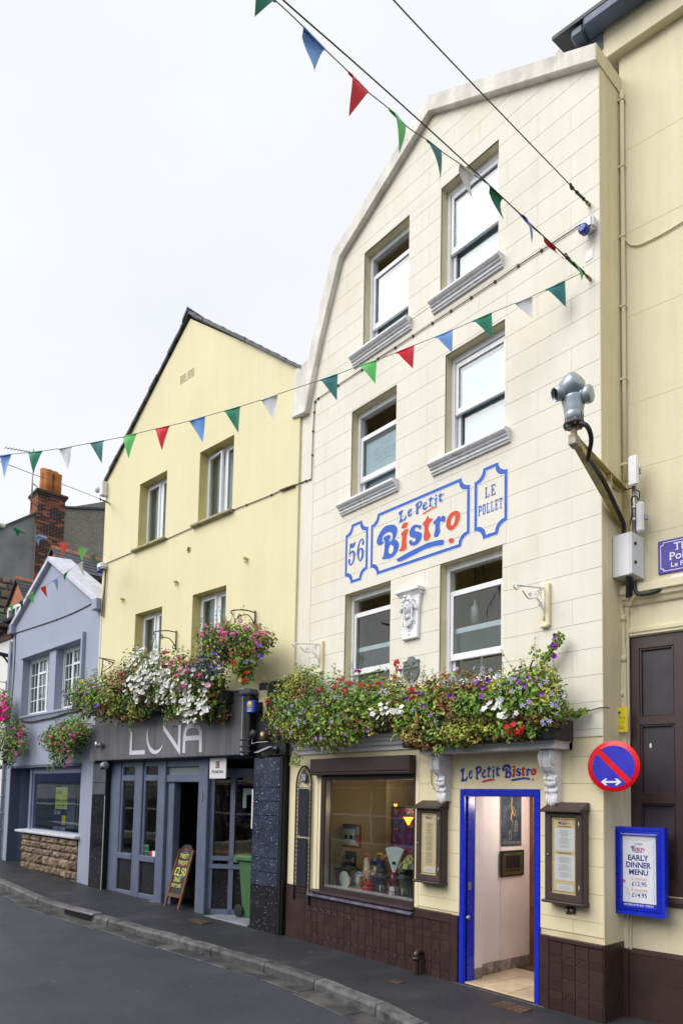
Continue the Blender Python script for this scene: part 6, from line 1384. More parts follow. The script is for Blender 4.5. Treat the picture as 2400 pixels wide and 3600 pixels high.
b.text('THIS AREA IS COVERED BY',X(.12),X(.90),Z_(.405),Z_(.43),o_ + .0007); b.text('CCTV SURVEILLANCE',X(.2),X(.82),Z_(.345),Z_(.37),o_ + .0007)
for f_ in (.26,.24,.18,.155,.13): b.box(X(.18),X(.82 - .2 * (f_ == .26)),o_,o_ + .0006,Z_(f_),Z_(f_ + .007))
b.build('camera_symbol',mat('notice_ink',(.045,.042,.04),var=0),t)
b = MB()
for fx in (.18,.82):
    for fz in (.09,.91): b.ball((X(fx),o_,Z_(fz)),.005,.003,.005,8,5)
b.build('screw',mat('notice_yellow',(.75,.6,.02)),t)
# ---- round no-waiting sign
o_ = .50; cs,cz = RP.at(2154,2694,o_); r = .5 * abs(RP.at(2246,2690,o_)[0] - RP.at(2062,2690,o_)[0])
t = T('no_waiting_sign','round red and blue no waiting sign with white double arrow','sign',RP,cs,cz - r,o_)
b = MB(); b.lathe((cs,o_,cz),[(r * .97,-.010),(r,-.006),(r,.0),(r * .99,.002),(0,.002)],56,'y'); b.lathe((cs,o_ - .01,cz),[(r * .97,0),(0,0)],56,'y'); b.build('disc',mat('sign_red',(.72,.006,.018),rough=.3,var=.03),t)
ring = [(cs + math.cos(2 * PI * k / 56) * r * .81,cz + math.sin(2 * PI * k / 56) * r * .81) for k in range(56)]
b = MB(); b.flat([ring],o_ + .0032); b.build('blue_field',mat('sign_blue',(.035,.035,.50),rough=.3,var=.05),t)
b = MB(); d1 = Vector((math.cos(math.radians(-46)),math.sin(math.radians(-46)))); n1 = Vector((-d1.y,d1.x)); hw = r * .115
pp = [Vector((cs,cz)) + d1 * a_ * r * .87 + n1 * s_ * hw for a_,s_ in ((-1,-1),(1,-1),(1,1),(-1,1))]; b.flat([[tuple(p) for p in pp]],o_ + .0042); b.build('red_bar',MATS['sign_red'],t)
ac = RP.at(2147,2749,o_); aw = .5 * abs(RP.at(2183,2749,o_)[0] - RP.at(2111,2749,o_)[0]); ah = aw * .34
b = MB(); b.flat([[(ac[0] - aw,ac[1]),(ac[0] - aw * .58,ac[1] - ah),(ac[0] - aw * .36,ac[1] - ah),(ac[0] - aw * .56,ac[1] - ah * .28),(ac[0] + aw * .56,ac[1] - ah * .28),(ac[0] + aw * .36,ac[1] - ah),(ac[0] + aw * .58,ac[1] - ah),(ac[0] + aw,ac[1]),(ac[0] + aw * .58,ac[1] + ah),(ac[0] + aw * .36,ac[1] + ah),(ac[0] + aw * .56,ac[1] + ah * .28),(ac[0] - aw * .56,ac[1] + ah * .28),(ac[0] - aw * .36,ac[1] + ah),(ac[0] - aw * .58,ac[1] + ah)]],o_ + .0052); b.build('white_arrow',G3,t)
b = MB(); b.box(cs - .05,cs - .01,.13,o_ - .008,cz + .09,cz + .12); b.box(cs - .05,cs - .01,.13,o_ - .008,cz - .12,cz - .09); b.build('bracket',STEEL,t)
# ---- blue framed menu board
o_ = .21; x0,z1 = RP.at(2151,2904,o_); x1 = RP.at(2333,2909,o_)[0]; z0 = (RP.at(2153,3220,o_)[1] + RP.at(2335,3218,o_)[1]) / 2
t = T('menu_board','royal blue framed board advertising the early dinner menu','sign',RP,(x0 + x1) / 2,z0,.1)
wd,h = x1 - x0,z1 - z0; fr_ = wd * .185
b = MB()
def fring(d0,d1,ya,yb):
    A_ = [(x0 + d0,z0 + d0),(x1 - d0,z0 + d0),(x1 - d0,z1 - d0),(x0 + d0,z1 - d0)]; C_ = [(x0 + d1,z0 + d1),(x1 - d1,z0 + d1),(x1 - d1,z1 - d1),(x0 + d1,z1 - d1)]
    for k in range(4): k2 = (k + 1) % 4; b.face([(A_[k][0],ya,A_[k][1]),(A_[k2][0],ya,A_[k2][1]),(C_[k2][0],yb,C_[k2][1]),(C_[k][0],yb,C_[k][1])])
for d0,d1,ya,yb in ((0,0,.10,o_),(0,.03,o_,o_),(.03,.034,o_,o_ - .008),(.034,.050,o_ - .008,o_ + .006),(.050,.054,o_ + .006,o_ - .006),(.054,fr_ * .85,o_ - .006,o_ + .002),(fr_ * .85,fr_,o_ + .002,o_ - .03)): fring(d0,d1,ya,yb)
b.box(x0 + .005,x1 - .005,.10,.15,z0 + .005,z1 - .005); b.build('frame',BLUE,t)
px0,px1,pz0,pz1 = x0 + fr_,x1 - fr_,z0 + fr_ * .82,z1 - fr_
b = MB(); b.box(px0 - .01,px1 + .01,.15,o_ - .028,pz0 - .012,pz1 + .01); b.build('poster',mat('poster_white',(.72,.745,.79),rough=.4,var=.01),t)
pw,ph = px1 - px0,pz1 - pz0; X = lambda f_: px0 + pw * f_; Z_ = lambda f_: pz0 + ph * f_; y = o_ - .0272
b = MB(); b.mi = 0
b.text('EARLY',X(.16),X(.79),Z_(.655),Z_(.735),y,bold=.03); b.text('DINNER',X(.10),X(.86),Z_(.553),Z_(.633),y,bold=.03); b.text('MENU',X(.19),X(.77),Z_(.452),Z_(.532),y,bold=.03)
b.text('\u00a312.95',X(.27),X(.72),Z_(.297),Z_(.36),y,bold=.012); b.text('\u00a314.95',X(.27),X(.73),Z_(.14),Z_(.203),y,bold=.012)
b.mi = 1; b.text('2 courses',X(.26),X(.73),Z_(.378),Z_(.425),y); b.text('3 courses',X(.26),X(.735),Z_(.222),Z_(.268),y)
b.mi = 0; b.box(X(0),X(1.0),o_ - .028,o_ - .0268,Z_(-.005),Z_(.062)); b.mi = 2; b.text('RESERVATIONS: 725055',X(.04),X(.93),Z_(.012),Z_(.045),o_ - .0262,bold=.02)
LOGO(b,X(.25),X(.68),Z_(.765),Z_(.862),y,0,1,'b'); LOGO(b,X(.37),X(.60),Z_(.868),Z_(.905),y,0,1,'p')
b.mi = 3
wv = [(X(.07 + .80 * k / 40),Z_(.945 + .010 * math.sin(k * .9) + .006 * math.sin(k * .37))) for k in range(41)]
for k in range(40): b.face([(wv[k][0],y,wv[k][1]),(wv[k + 1][0],y,wv[k + 1][1]),(wv[k + 1][0],y,wv[k + 1][1] + .0025),(wv[k][0],y,wv[k][1] + .0025)])
wv = [(X(.94 + .012 * math.sin(k * .7)),Z_(.08 + .85 * k / 40)) for k in range(41)]
for k in range(40): b.face([(wv[k][0],y,wv[k][1]),(wv[k][0] + .0025,y,wv[k][1]),(wv[k + 1][0] + .0025,y,wv[k + 1][1]),(wv[k + 1][0],y,wv[k + 1][1])])
el = [(X(.02 + .19 * math.cos(a_)),Z_(.16 + .11 * math.sin(a_))) for a_ in [PI / 2 - PI * k / 20 for k in range(21)]]
for k in range(20): b.face([(el[k][0],y,el[k][1]),(el[k + 1][0],y,el[k + 1][1]),(el[k + 1][0] - .003,y,el[k + 1][1] - .001),(el[k][0] - .003,y,el[k][1] - .001)])
b.mi = 1; b.flat([[(X(.0 + .075 * max(-.1,math.cos(a_))),Z_(.355 + .025 * math.sin(a_))) for a_ in [2 * PI * k / 14 for k in range(14)]]],y)
b.mi = 4; b.flat([[(X(.135 + .03 * math.cos(a_)),Z_(.19 + .03 * math.sin(a_))) for a_ in [2 * PI * k / 10 for k in range(10)]]],y)
b.build('print',[mat('poster_navy',(.035,.018,.24),var=0),mat('poster_coral',(.62,.13,.16),var=0),G3,mat('poster_grey_line',(.2,.22,.36),var=0),mat('poster_lemon',(.6,.62,.35),var=0)],t)
b = MB(); b.box(.0,.06,.05,.10,z0 + .2,z1 - .2); b.build('backing_bracket',BLUE,t)
# ---- brown menu cases either side of the door
CASE = mat('brown_case_paint',(.060,.043,.040),rough=.45,var=.12,vscale=5); PAPER = mat('cream_menu_paper',(.68,.55,.33),rough=.6,var=.06,vscale=6); PAPW = mat('white_menu_paper',(.70,.72,.76),rough=.6,var=.03); INK = mat('menu_ink',(.30,.27,.28),var=0); GOLD = mat('menu_gold_border',(.38,.23,.06),var=.2,vscale=20)
def case(label,x0,x1,z0,z1,two):
    d = .13; t = T('menu_case',label,'menu case',B,(x0 + x1) / 2,z0,0)
    b = MB(); b.box(x0,x1,.0,d - .02,z0 + .03,z1 - .075); b.build('case_body',CASE,t,bevel=.012)
    m_ = .07; b = MB(); b.extr([rect(x0 + .004,x1 - .004,z0 + .035,z1 - .08),rect(x0 + m_,x1 - m_ * .95,z0 + .035 + m_ * 1.0,z1 - .08 - m_ * .9)[::-1]],d - .018,d); dr = b.build('door',CASE,t,bevel=.006)
    b = MB(); b.hexa([(x0 - .03,.0,z1 - .08),(x1 + .012,.0,z1 - .08),(x1 + .012,d + .05,z1 - .08),(x0 - .03,d + .05,z1 - .08)],[(x0 - .005,.0,z1),(x1 + .012,.0,z1),(x1 + .012,.02,z1),(x0 - .005,.02,z1)]); b.box(x0 - .03,x1 + .012,0,d + .052,z1 - .098,z1 - .079); b.build('case_roof',CASE,t,bevel=.008)
    b = MB(); b.profile([(0,z0 + .04),(d + .03,z0 + .035),(d + .035,z0 + .02),(d + .02,z0 + .008),(0,z0)],x0 - .015,x1 + .005); b.build('case_shelf',CASE,t,bevel=.005)
    b = MB(); b.lathe((x0 + .04,d,(z0 + z1) / 2 - .02),[(.010,0),(.010,.008),(.004,.012),(0,.012)],10,'y'); b.build('lock',STEEL,t,dr)
    for zz in (z0 + .16,z1 - .22): b = MB(); b.tube([(x1 - .028,d + .002,zz - .04),(x1 - .028,d + .002,zz + .04)],.005,6); b.build('hinge',STEEL,t,dr)
    a_,c_,e_,f_ = x0 + m_,x1 - m_ * .95,z0 + .035 + m_,z1 - .08 - m_ * .9; y = d - .030
    b = MB(); b.box(a_ - .003,c_ + .003,d - .0195,y,e_ - .003,f_ + .003); b.build('menu_sheet',PAPER,t)
    w_,h_ = c_ - a_,f_ - e_; X = lambda q_: a_ + w_ * q_; Z2 = lambda q_: e_ + h_ * q_; y = d - .0185
    b = MB()
    b.mi = 0
    pan = [(.56,.855),(.175,.505)] if two else [(.13,.86)]
    if two:
        for (p,q_) in pan: b.box(X(.12),X(.94),d - .019,y,Z2(p),Z2(q_))
    b.box(X(.20),X(.86),d - .019,y,Z2(.04),Z2(.12)); 
    b.mi = 1
    for (p,q_) in pan:
        k = 0; z = q_ - .03
        while z > p + .03:
            hw = .12 + .16 * rnd(); b.box(X(.52 - hw),X(.52 + hw),y,y + .0006,Z2(z),Z2(z + .004)); z -= .0125 if two else .0118; k += 1
            if k % 7 == 0: z -= .012
    for z in (.095,.075,.058): b.box(X(.3),X(.76),y,y + .0006,Z2(z),Z2(z + .004))
    b.mi = 2
    for q_ in ((.03,.06,.02,.98),(.94,.97,.02,.98),(.06,.94,.965,.98),(.06,.94,.02,.032)): b.box(X(q_[0]),X(q_[1]),d - .019,y - .0004,Z2(q_[2]),Z2(q_[3]))
    if two: b.box(X(.25),X(.80),d - .019,y + .0006,Z2(.868),Z2(.888)); b.box(X(.25),X(.80),d - .019,y + .0006,Z2(.520),Z2(.540))
    LOGO(b,X(.26),X(.72),Z2(.90),Z2(.94),y + .001,3,4,'b'); LOGO(b,X(.38),X(.66),Z2(.943),Z2(.958),y + .001,3,4,'p')
    b.build('menu_print',[PAPW,INK,GOLD,MATS['poster_navy'],MATS['poster_coral']],t)
    b = MB(); b.box(a_ - .004,c_ + .004,d - .012,d - .009,e_ - .004,f_ + .004); b.build('pane',glass('case_glass',(.96,.97,.96),1.0),t,dr)
case('brown glazed menu case left of the door with one long cream menu',-5.43,-5.055,1.045,1.99,False)
case('brown glazed menu case right of the door with two white menus',-3.74,-3.345,1.03,2.0,True)
t = T('socket_pair','pair of small steel sockets below the right hand menu case','socket',B,-3.53,.93,0)
for px in (1998,2015): s_,z_ = B.at(px,3200); b = MB(); b.box(s_ - .022,s_ + .022,0,.02,z_ - .035,z_ + .035); b.build('plate',mat('bronze_plate',(.10,.07,.05),rough=.4,metal=.5,var=.2),t,bevel=.004); b = MB(); b.lathe((s_ - .006,.02,z_),[(.016,0),(.018,.018),(.012,.024),(0,.024)],12,'y'); b.build('cap',STEEL,t)
# ---- iron arched name frame with number disc
t = T('iron_arch_frame','wrought iron arched frame with two blank dark boards','frame',B,-7.71,.75,0)
xl,xr2,zs_,zb2 = -7.915,-7.535,2.13,.60
xl = B.at(1046,2850)[0]; xr2 = B.at(1099,2850)[0]; zs_ = B.at(1044,2758)[1]; zt2 = B.at(1069,2694)[1]; zb2 = B.at(1033,3160)[1]; zbr = B.at(1092,3180)[1]
mid = (xl + xr2) / 2
arch = [(xl,.03,zb2)] + [(xl,.03,zb2 + (zs_ - zb2) * k / 6) for k in range(1,7)] + [(xl + (mid - xl) * (1 - math.cos(PI / 2 * k / 7)) ** .9,.03,zs_ + (zt2 - zs_) * math.sin(PI / 2 * k / 7) ** 1.1) for k in range(1,8)]
arch += [(2 * mid - p[0],p[1],p[2]) for p in arch[::-1][1:]]; arch[-1] = (xr2,.03,zbr)
b = MB(); b.tube(arch,.013,8); b.build('arch_bar',IRON,t)
zt3 = B.at(1069,2773)[1]; zm1 = B.at(1060,2938)[1]; zm2 = B.at(1060,2944)[1]; zb3 = B.at(1058,3115)[1]
DB = mat('blank_dark_board',(.022,.024,.036),rough=.35,var=.2,vscale=5)
b = MB(); b.box(xl + .05,xr2 - .075,.02,.034,zm1 + .004,zt3); b.build('upper_board',DB,t,bevel=.004); b = MB(); b.box(xl + .045,xr2 - .08,.02,.038,zb3,zm2 - .004); b.build('lower_board',DB,t,bevel=.004)
b = MB(); b.tube([(xl,.03,zt3 + .02),(xr2,.03,zt3 + .02)],.005,5); b.tube([(xl,.03,zb3 - .03),(xr2,.03,zb3 - .03)],.005,5); b.tube([(xl,.03,zb3 - .14),(xr2,.03,zb3 - .14)],.004,5)
b.tube([(xr2 - .06,.03,zb3),(xr2 - .06,.03,zt3)],.004,5)
def curl(b_,cx,cz,r,a0,turns,flip=1,rr=.0035,y=.03,n=14,taper=.75):
    b_.tube([(cx + flip * math.cos(a0 + turns * 2 * PI * k / n) * r * (1 - taper * k / n),y,cz + math.sin(a0 + turns * 2 * PI * k / n) * r * (1 - taper * k / n)) for k in range(n + 1)],rr,5)
for k in range(22): z = zb3 + (zt3 - zb3) * (k + .5) / 22; curl(b,xr2 - .03,z,.024,0,1.1); curl(b,xl + .024,z,.016,PI,1.1)
for k in range(8): curl(b,xl + .03 + (xr2 - xl - .06) * k / 7,zb3 - .085,.02,PI / 2,1.1,1 if k % 2 else -1)
curl(b,mid - .03,zt2 - .085,.035,-PI / 2,1.2,-1); curl(b,mid + .03,zt2 - .085,.035,-PI / 2,1.2,1); b.tube([(mid,.03,zt2 - .03),(mid,.03,zt2 - .14)],.005,5)
curl(b,xl + .06,zt3 + .11,.04,PI,1.2,1); curl(b,xr2 - .06,zt3 + .11,.04,PI,1.2,-1); b.tube(smooth_path([(xl + .03,.03,zt3 + .03),(xl + .09,.03,zt3 + .06),(mid - .05,.03,zt3 + .14)],4),.005,5); b.tube(smooth_path([(xr2 - .03,.03,zt3 + .03),(xr2 - .09,.03,zt3 + .06),(mid + .05,.03,zt3 + .14)],4),.005,5)
b.build('scrollwork',IRON,t)
s_,z_ = B.at(1068,2733,.04); t = T('number_disc','round dark house number disc reading 56 in the iron arch','number plate',B,s_,z_,.03)
b = MB(); b.lathe((s_,.035,z_),[(.072,0),(.075,.006),(.072,.014),(0,.016)],28,'y'); b.build('disc',mat('disc_slate',(.05,.05,.075),rough=.4,var=.1),t)
b = MB(); b.mi = 1; b.flat([scoop(s_ - .047,s_ + .047,z_ - .05,z_ + .05,.008,3),scoop(s_ - .042,s_ + .042,z_ - .045,z_ + .045,.008,3)[::-1]],.0515); b.mi = 0; b.box(s_ - .046,s_ + .046,.048,.0512,z_ - .049,z_ + .049); b.mi = 1; digits56(b,s_ - .033,s_ + .033,z_ - .036,z_ + .036,.0522); b.build('number',[mat('number_violet',(.04,.025,.12),var=0),G3],t)
# ---- white face keystone plaque and bronze shield
q5 = lambda x,y,o_=0.0: B.at(1370 + x / 6.19,2050 + y / 6.19,o_)
xa,xb = q5(305,1100)[0],q5(650,1100)[0]; z0,z1 = q5(480,1225)[1],q5(450,235)[1]
t = T('face_plaque','white plaster plaque of a garlanded woman head between the windows','plaque',B,(xa + xb) / 2,z0,0); mid = (xa + xb) / 2; hw = (xb - xa) / 2; H = z1 - z0
b = MB(); b.extr([[(mid - hw,z0),(mid + hw,z0),(mid + hw * 1.05,z0 + H * .55),(mid + hw * 1.3,z1),(mid - hw * 1.3,z1),(mid - hw * 1.05,z0 + H * .55)]],0,.05); b.build('tablet',WHITEM,t,bevel=.008)
b = MB(); b.box(mid - hw * 1.5,mid + hw * 1.5,0,.115,z1,z1 + .045); b.profile([(0,z1),(.10,z1),(.07,z1 - .02),(.06,z1 - .04),(0,z1 - .04)],mid - hw * 1.38,mid + hw * 1.38); b.build('cap_moulding',WHITEM,t,bevel=.006)
zf = z0 + H * .66
b = MB()
ncol,nrow = 18,22; g_ = []
for i in range(nrow + 1):
    v_ = -1 + 2 * i / nrow
    for k in range(ncol + 1):
        u = -1 + 2 * k / ncol; wv = math.sqrt(max(0,1 - v_ * v_)) * (1 if v_ > -.2 else 1 - .35 * ((-.2 - v_) / .8) ** 1.3)
        dep = .075 * math.sqrt(max(0,1 - u * u)) * math.sqrt(max(0,1 - (v_ * .95) ** 2)) ** .6
        dep += .030 * math.exp(-(u / .16) ** 2) * math.exp(-((v_ + .10) / .20) ** 2) + .012 * math.exp(-(u / .10) ** 2) * math.exp(-((v_ - .15) / .25) ** 2)      # nose
        for sx in (-.36,.36): dep += -.016 * math.exp(-((u - sx) / .17) ** 2) * math.exp(-((v_ - .14) / .10) ** 2) + .008 * math.exp(-((u - sx) / .10) ** 2) * math.exp(-((v_ - .12) / .05) ** 2) + .007 * math.exp(-((u - sx) / .25) ** 2) * math.exp(-((v_ - .30) / .06) ** 2)
        dep += .010 * math.exp(-(u / .24) ** 2) * (math.exp(-((v_ + .43) / .05) ** 2) + math.exp(-((v_ + .55) / .05) ** 2)) - .006 * math.exp(-(u / .25) ** 2) * math.exp(-((v_ + .49) / .025) ** 2) + .012 * math.exp(-(u / .25) ** 2) * math.exp(-((v_ + .80) / .12) ** 2)
        g_.append(b.V((mid + u * wv * .058,.05 + dep,zf + v_ * .088)))
b.smooth = True
for i in range(nrow):
    for k in range(ncol): A_ = i * (ncol + 1) + k; b.F((g_[A_],g_[A_ + 1],g_[A_ + ncol + 2],g_[A_ + ncol + 1]))
b.smooth = False; b.build('face',WHITEM,t)
b = MB()
for sx in (-1,1):
    for k in range(9):
        a_ = PI * .5 + sx * (.15 + k * .2); rr_ = .105 + .01 * math.sin(k * 2); b.ball((mid + math.cos(a_) * rr_ * .80,.075 + ru(0,.02),zf + .02 + math.sin(a_) * rr_),ru(.018,.028),.026,ru(.018,.026),8,6)
    for k in range(5): b.ball((mid + sx * (.095 + .008 * k),.085 - .005 * k,zf + .045 - k * .016),.022,.022,.020,8,6)
    b.tube(smooth_path([(mid + sx * .062,.08,zf + .03),(mid + sx * .066,.075,zf - .05),(mid + sx * .058,.07,zf - .12),(mid + sx * .075,.06,zf - .17)],5),.014,7)
for k in range(7): b.ball((mid - .05 + k * .0167,.10 - .004 * abs(k - 3),zf + .085 + .012 * (3 - abs(k - 3)) * .6),.02,.022,.018,8,6)
b.ball((mid - .01,.115,zf + .13),.024,.024,.022,8,6); b.build('garland_hair',WHITEM,t)
b = MB(); b.lathe((mid,.06,zf - .13),[(.04,0),(.034,.03),(.034,.06)],14)
for k in range(3): b.tube(smooth_path([(mid - .075 + k * .008,.06,zf - .13 - k * .02),(mid - .04,.085,zf - .165 - k * .02),(mid,.095,zf - .185 - k * .022),(mid + .04,.085,zf - .165 - k * .02),(mid + .075 - k * .008,.06,zf - .13 - k * .02)],5),.011,6)
b.build('neck_drapery',WHITEM,t)
b = MB()
for k in range(3): b.ball((mid,.05,z0 + H * (.10 + .075 * k)),.018,.014,.016,8,6)
for sx in (-1,1):
    for k in range(8): b.tube([(mid + sx * hw * .82,.05,z0 + H * (.30 + .04 * k)),(mid + sx * hw * .70,.058,z0 + H * (.315 + .04 * k))],.007,5)
b.build('relief_drops',WHITEM,t)
BZ = mat('bronze_verdigris',(.155,.185,.17),rough=.6,metal=.25,var=.3,vscale=12,bump=.3,bscale=60)
xa,xb = q5(305,1800)[0],q5(650,1800)[0]; zt_,zb2 = q5(470,1600)[1],q5(470,2165)[1]; mid = (xa + xb) / 2; hw = (xb - xa) / 2; H = zt_ - zb2
t = T('sundial_shield','grey green bronze sundial shield on the wall behind the flowers','plaque',B,mid,zb2,0)
lp = smooth_loop([(mid - hw,zb2 + H * .84),(mid - hw * .55,zb2 + H * .84),(mid - hw * .35,zb2 + H * .95),(mid,zb2 + H),(mid + hw * .35,zb2 + H * .95),(mid + hw * .55,zb2 + H * .84),(mid + hw,zb2 + H * .84),(mid + hw * .92,zb2 + H * .70),(mid + hw,zb2 + H * .50),(mid + hw * .92,zb2 + H * .28),(mid + hw * .55,zb2 + H * .10),(mid,zb2),(mid - hw * .55,zb2 + H * .10),(mid - hw * .92,zb2 + H * .28),(mid - hw,zb2 + H * .50),(mid - hw * .92,zb2 + H * .70)],3)
b = MB(); b.extr([lp],0,.025); b.build('shield',BZ,t,bevel=.005)
b = MB()
for k in range(9): a_ = PI + PI * (k + .5) / 9; b.tube([(mid,.027,zb2 + H * .5),(mid + math.cos(a_) * hw * .85,.027,zb2 + H * .5 + math.sin(a_) * H * .38)],.0035,5)
for k in range(14): b.ball((mid + ru(-.75,.75) * hw,.027,zb2 + H * ru(.58,.82)),ru(.008,.018),.012,ru(.008,.016),7,5)
b.tube([(mid - hw * .9,.03,zb2 + H * .52),(mid + hw * .9,.03,zb2 + H * .54)],.007,6); b.build('sundial_relief',BZ,t)
# ---- white scrolled hanging-basket brackets on timber blocks
def bracket(label,px_hook,px_top,px_bot,blk):
    (bx0,by0),(bx1,by1) = blk
    s_,zt_ = B.at(*px_top,0.06); zb2 = B.at(*px_bot,0.06)[1]; s0 = (B.at(bx0,by0,.03)[0] + B.at(bx1,by1,.03)[0]) / 2
    bz1,bz0 = B.at(bx0,by0,.03)[1],B.at(bx1,by1,.03)[1]
    t = T('basket_bracket',label,'bracket',B,s0,bz0,0)
    b = MB(); b.box(s0 - .055,s0 + .055,0,.04,bz0,bz1); b.box(s0 - .04,s0 + .04,0.0,.055,bz0 - .012,bz0 + .02); b.build('timber_block',YEL,t,bevel=.006)
    rch = .5
    for o_ in [.2 + .02 * k for k in range(40)]:
        if B.at(*px_hook,o_)[0] >= s0: rch = o_; break
    zh = B.at(*px_hook,rch)[1]
    b = MB(); zt2 = bz1 - .03; zl_ = bz0 + .06
    b.tube([(s0,.045,zt2),(s0,.045,zl_)],.010,6); b.tube([(s0,.045,zt2 - .02),(s0,rch,zh - .0)],.009,6)
    b.tube(smooth_path([(s0,.045,zl_ + .02),(s0,.07,zl_ + .12),(s0,.17,zl_ + .20),(s0,rch * .6,zh - .09),(s0,rch * .8,zh - .03)],6),.008,6)
    def cy(cy_,cz_,r,a0,tr,fl=1): b.tube([(s0,cy_ + fl * math.cos(a0 + tr * 2 * PI * k / 14) * r * (1 - .7 * k / 14),cz_ + math.sin(a0 + tr * 2 * PI * k / 14) * r * (1 - .7 * k / 14)) for k in range(15)],.006,5)
    cy(.14,(zt2 + zl_) / 2 + .05,.06,0,1.3); cy(.10,zl_ + .16,.035,PI,1.2,-1); cy(rch * .55,zh - .05,.028,0,1.2); cy(.11,zt2 - .06,.03,PI / 2,1.2)
    b.tube([(s0,rch + .045 * math.cos(a_) - .0,zh + .03 + .045 * math.sin(a_) - .03) for a_ in [PI * .9 + PI * 1.15 * k / 10 for k in range(11)]],.008,6); b.build('scroll_arm',WHITE,t)
bracket('white scrolled iron bracket on a yellow block left of the lower windows',(1036,2262),(1118,2270),(1115,2335),((1124,2254),(1126,2362)))
bracket('white scrolled iron bracket on a yellow block right of the lower windows',(1817,2055),(1900,2080),(1900,2160),((1912,2052),(1914,2202)))
# corner alarm, blank plate, wall cables on the bistro
s_,z_ = B.at(2068,790,.06); t = T('siren_box','white and blue siren box high on the bistro corner','alarm',B,s_,z_ - .1,0)
b = MB(); b.box(s_ - .055,s_ + .06,0,.10,z_ - .06,z_ + .07); b.build('box',WP_,t,bevel=.02,seg=2); b = MB(); b.lathe((s_ - .02,.10,z_ - .07),[(.045,-.02),(.05,.03),(.045,.05),(.03,.055),(0,.055)],18,'y'); b.build('blue_dome',mat('siren_blue',(.03,.05,.30),rough=.15,var=.05),t)
s_,z_ = B.at(2070,897); t = T('blank_plate','small peeling white plate below the siren box','plate',B,s_,z_ - .05,0); b = MB(); b.extr([[(s_ - .04,z_ - .055),(s_ + .035,z_ - .05),(s_ + .04,z_ + .05),(s_ - .035,z_ + .045)]],0,.006); b.build('plate',WHITE,t)
# ------------------------------------------------------------------ hanging baskets and flower troughs
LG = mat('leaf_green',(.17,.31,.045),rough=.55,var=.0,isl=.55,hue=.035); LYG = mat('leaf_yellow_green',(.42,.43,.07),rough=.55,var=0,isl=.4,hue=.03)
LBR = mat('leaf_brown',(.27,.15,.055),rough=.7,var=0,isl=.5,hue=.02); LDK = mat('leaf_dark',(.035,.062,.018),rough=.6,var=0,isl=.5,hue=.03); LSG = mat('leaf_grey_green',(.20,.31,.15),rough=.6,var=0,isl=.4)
PWH = mat('petal_white',(.80,.80,.78),rough=.6,var=.04); PRD = mat('petal_red',(.60,.010,.018),rough=.55,var=.15); PPK = mat('petal_pink',(.74,.16,.42),rough=.55,var=.2,obr=.2); PCO = mat('petal_coral',(.76,.20,.20),rough=.55,var=.15)
PPU = mat('petal_purple',(.30,.05,.50),rough=.55,var=.15,obr=.15); PLV = mat('petal_lavender',(.55,.50,.80),rough=.55,var=.1); PBL = mat('petal_blue',(.13,.08,.55),rough=.55,var=.2,obr=.2); PMG = mat('petal_magenta',(.70,.02,.28),rough=.55,var=.15,obr=.15)
STEM = mat('green_stem',(.10,.14,.03),rough=.6,var=.2)
PROTO = {}
def flower_mesh(kind,m):
    k = (kind,m.name)
    if k in PROTO: return PROTO[k]
    b = MB(); R = random.Random(sum(map(ord,kind)))
    if kind == 'petunia':                   # fluted trumpet facing +z
        n = 10; rim = [(math.cos(2 * PI * i / n) * (1 if i % 2 else .86) * .031,math.sin(2 * PI * i / n) * (1 if i % 2 else .86) * .031,(.004 if i % 2 else .0)) for i in range(n)]
        mid_ = [(math.cos(2 * PI * i / n) * .010,math.sin(2 * PI * i / n) * .010,-.012) for i in range(n)]
        a = [b.V(p) for p in rim]; c = [b.V(p) for p in mid_]; d = b.V((0,0,-.035))
        b.smooth = True
        for i in range(n): b.F((a[i],a[(i + 1) % n],c[(i + 1) % n],c[i])); b.F((c[i],c[(i + 1) % n],d))
    elif kind == 'star':                    # five narrow petals
        for i in range(5):
            t = 2 * PI * i / 5; u = Vector((math.cos(t),math.sin(t),0)); v = Vector((-u.y,u.x,0))
            b.face([u * .003,u * .016 + v * .0055 + Vector((0,0,.003)),u * .034 + Vector((0,0,-.003)),u * .016 - v * .0055 + Vector((0,0,.003))])
        b.lathe((0,0,-.02),[(.002,0),(.003,.02)],5)
    elif kind == 'geranium':                # round head of many small florets
        for i in range(16):
            z = R.uniform(-.25,1); t = R.uniform(0,2 * PI); r = math.sqrt(max(0,1 - z * z)); c = Vector((r * math.cos(t),r * math.sin(t),z)) * .036; nn = c.normalized(); x = nn.orthogonal().normalized(); y = nn.cross(x)
            for j in range(5):
                a = 2 * PI * j / 5 + R.uniform(0,1); u = x * math.cos(a) + y * math.sin(a); v = nn.cross(u)
                b.face([c,c + u * .009 + v * .006 + nn * .002,c + u * .017 + nn * R.uniform(-.002,.004),c + u * .009 - v * .006 + nn * .002])
    elif kind == 'impatiens':
        for i in range(5):
            t = 2 * PI * i / 5; u = Vector((math.cos(t),math.sin(t),0)); v = Vector((-u.y,u.x,0))
            b.face([u * .002,u * .014 + v * .013,u * .028 + v * .007,u * .028 - v * .007,u * .014 - v * .013])
    me = bpy.data.meshes.new(kind + '_flower'); me.from_pydata([tuple(p) for p in b.v],[],b.f); me.materials.append(m); me.polygons.foreach_set('use_smooth',b.sm)
    PROTO[k] = me; return me
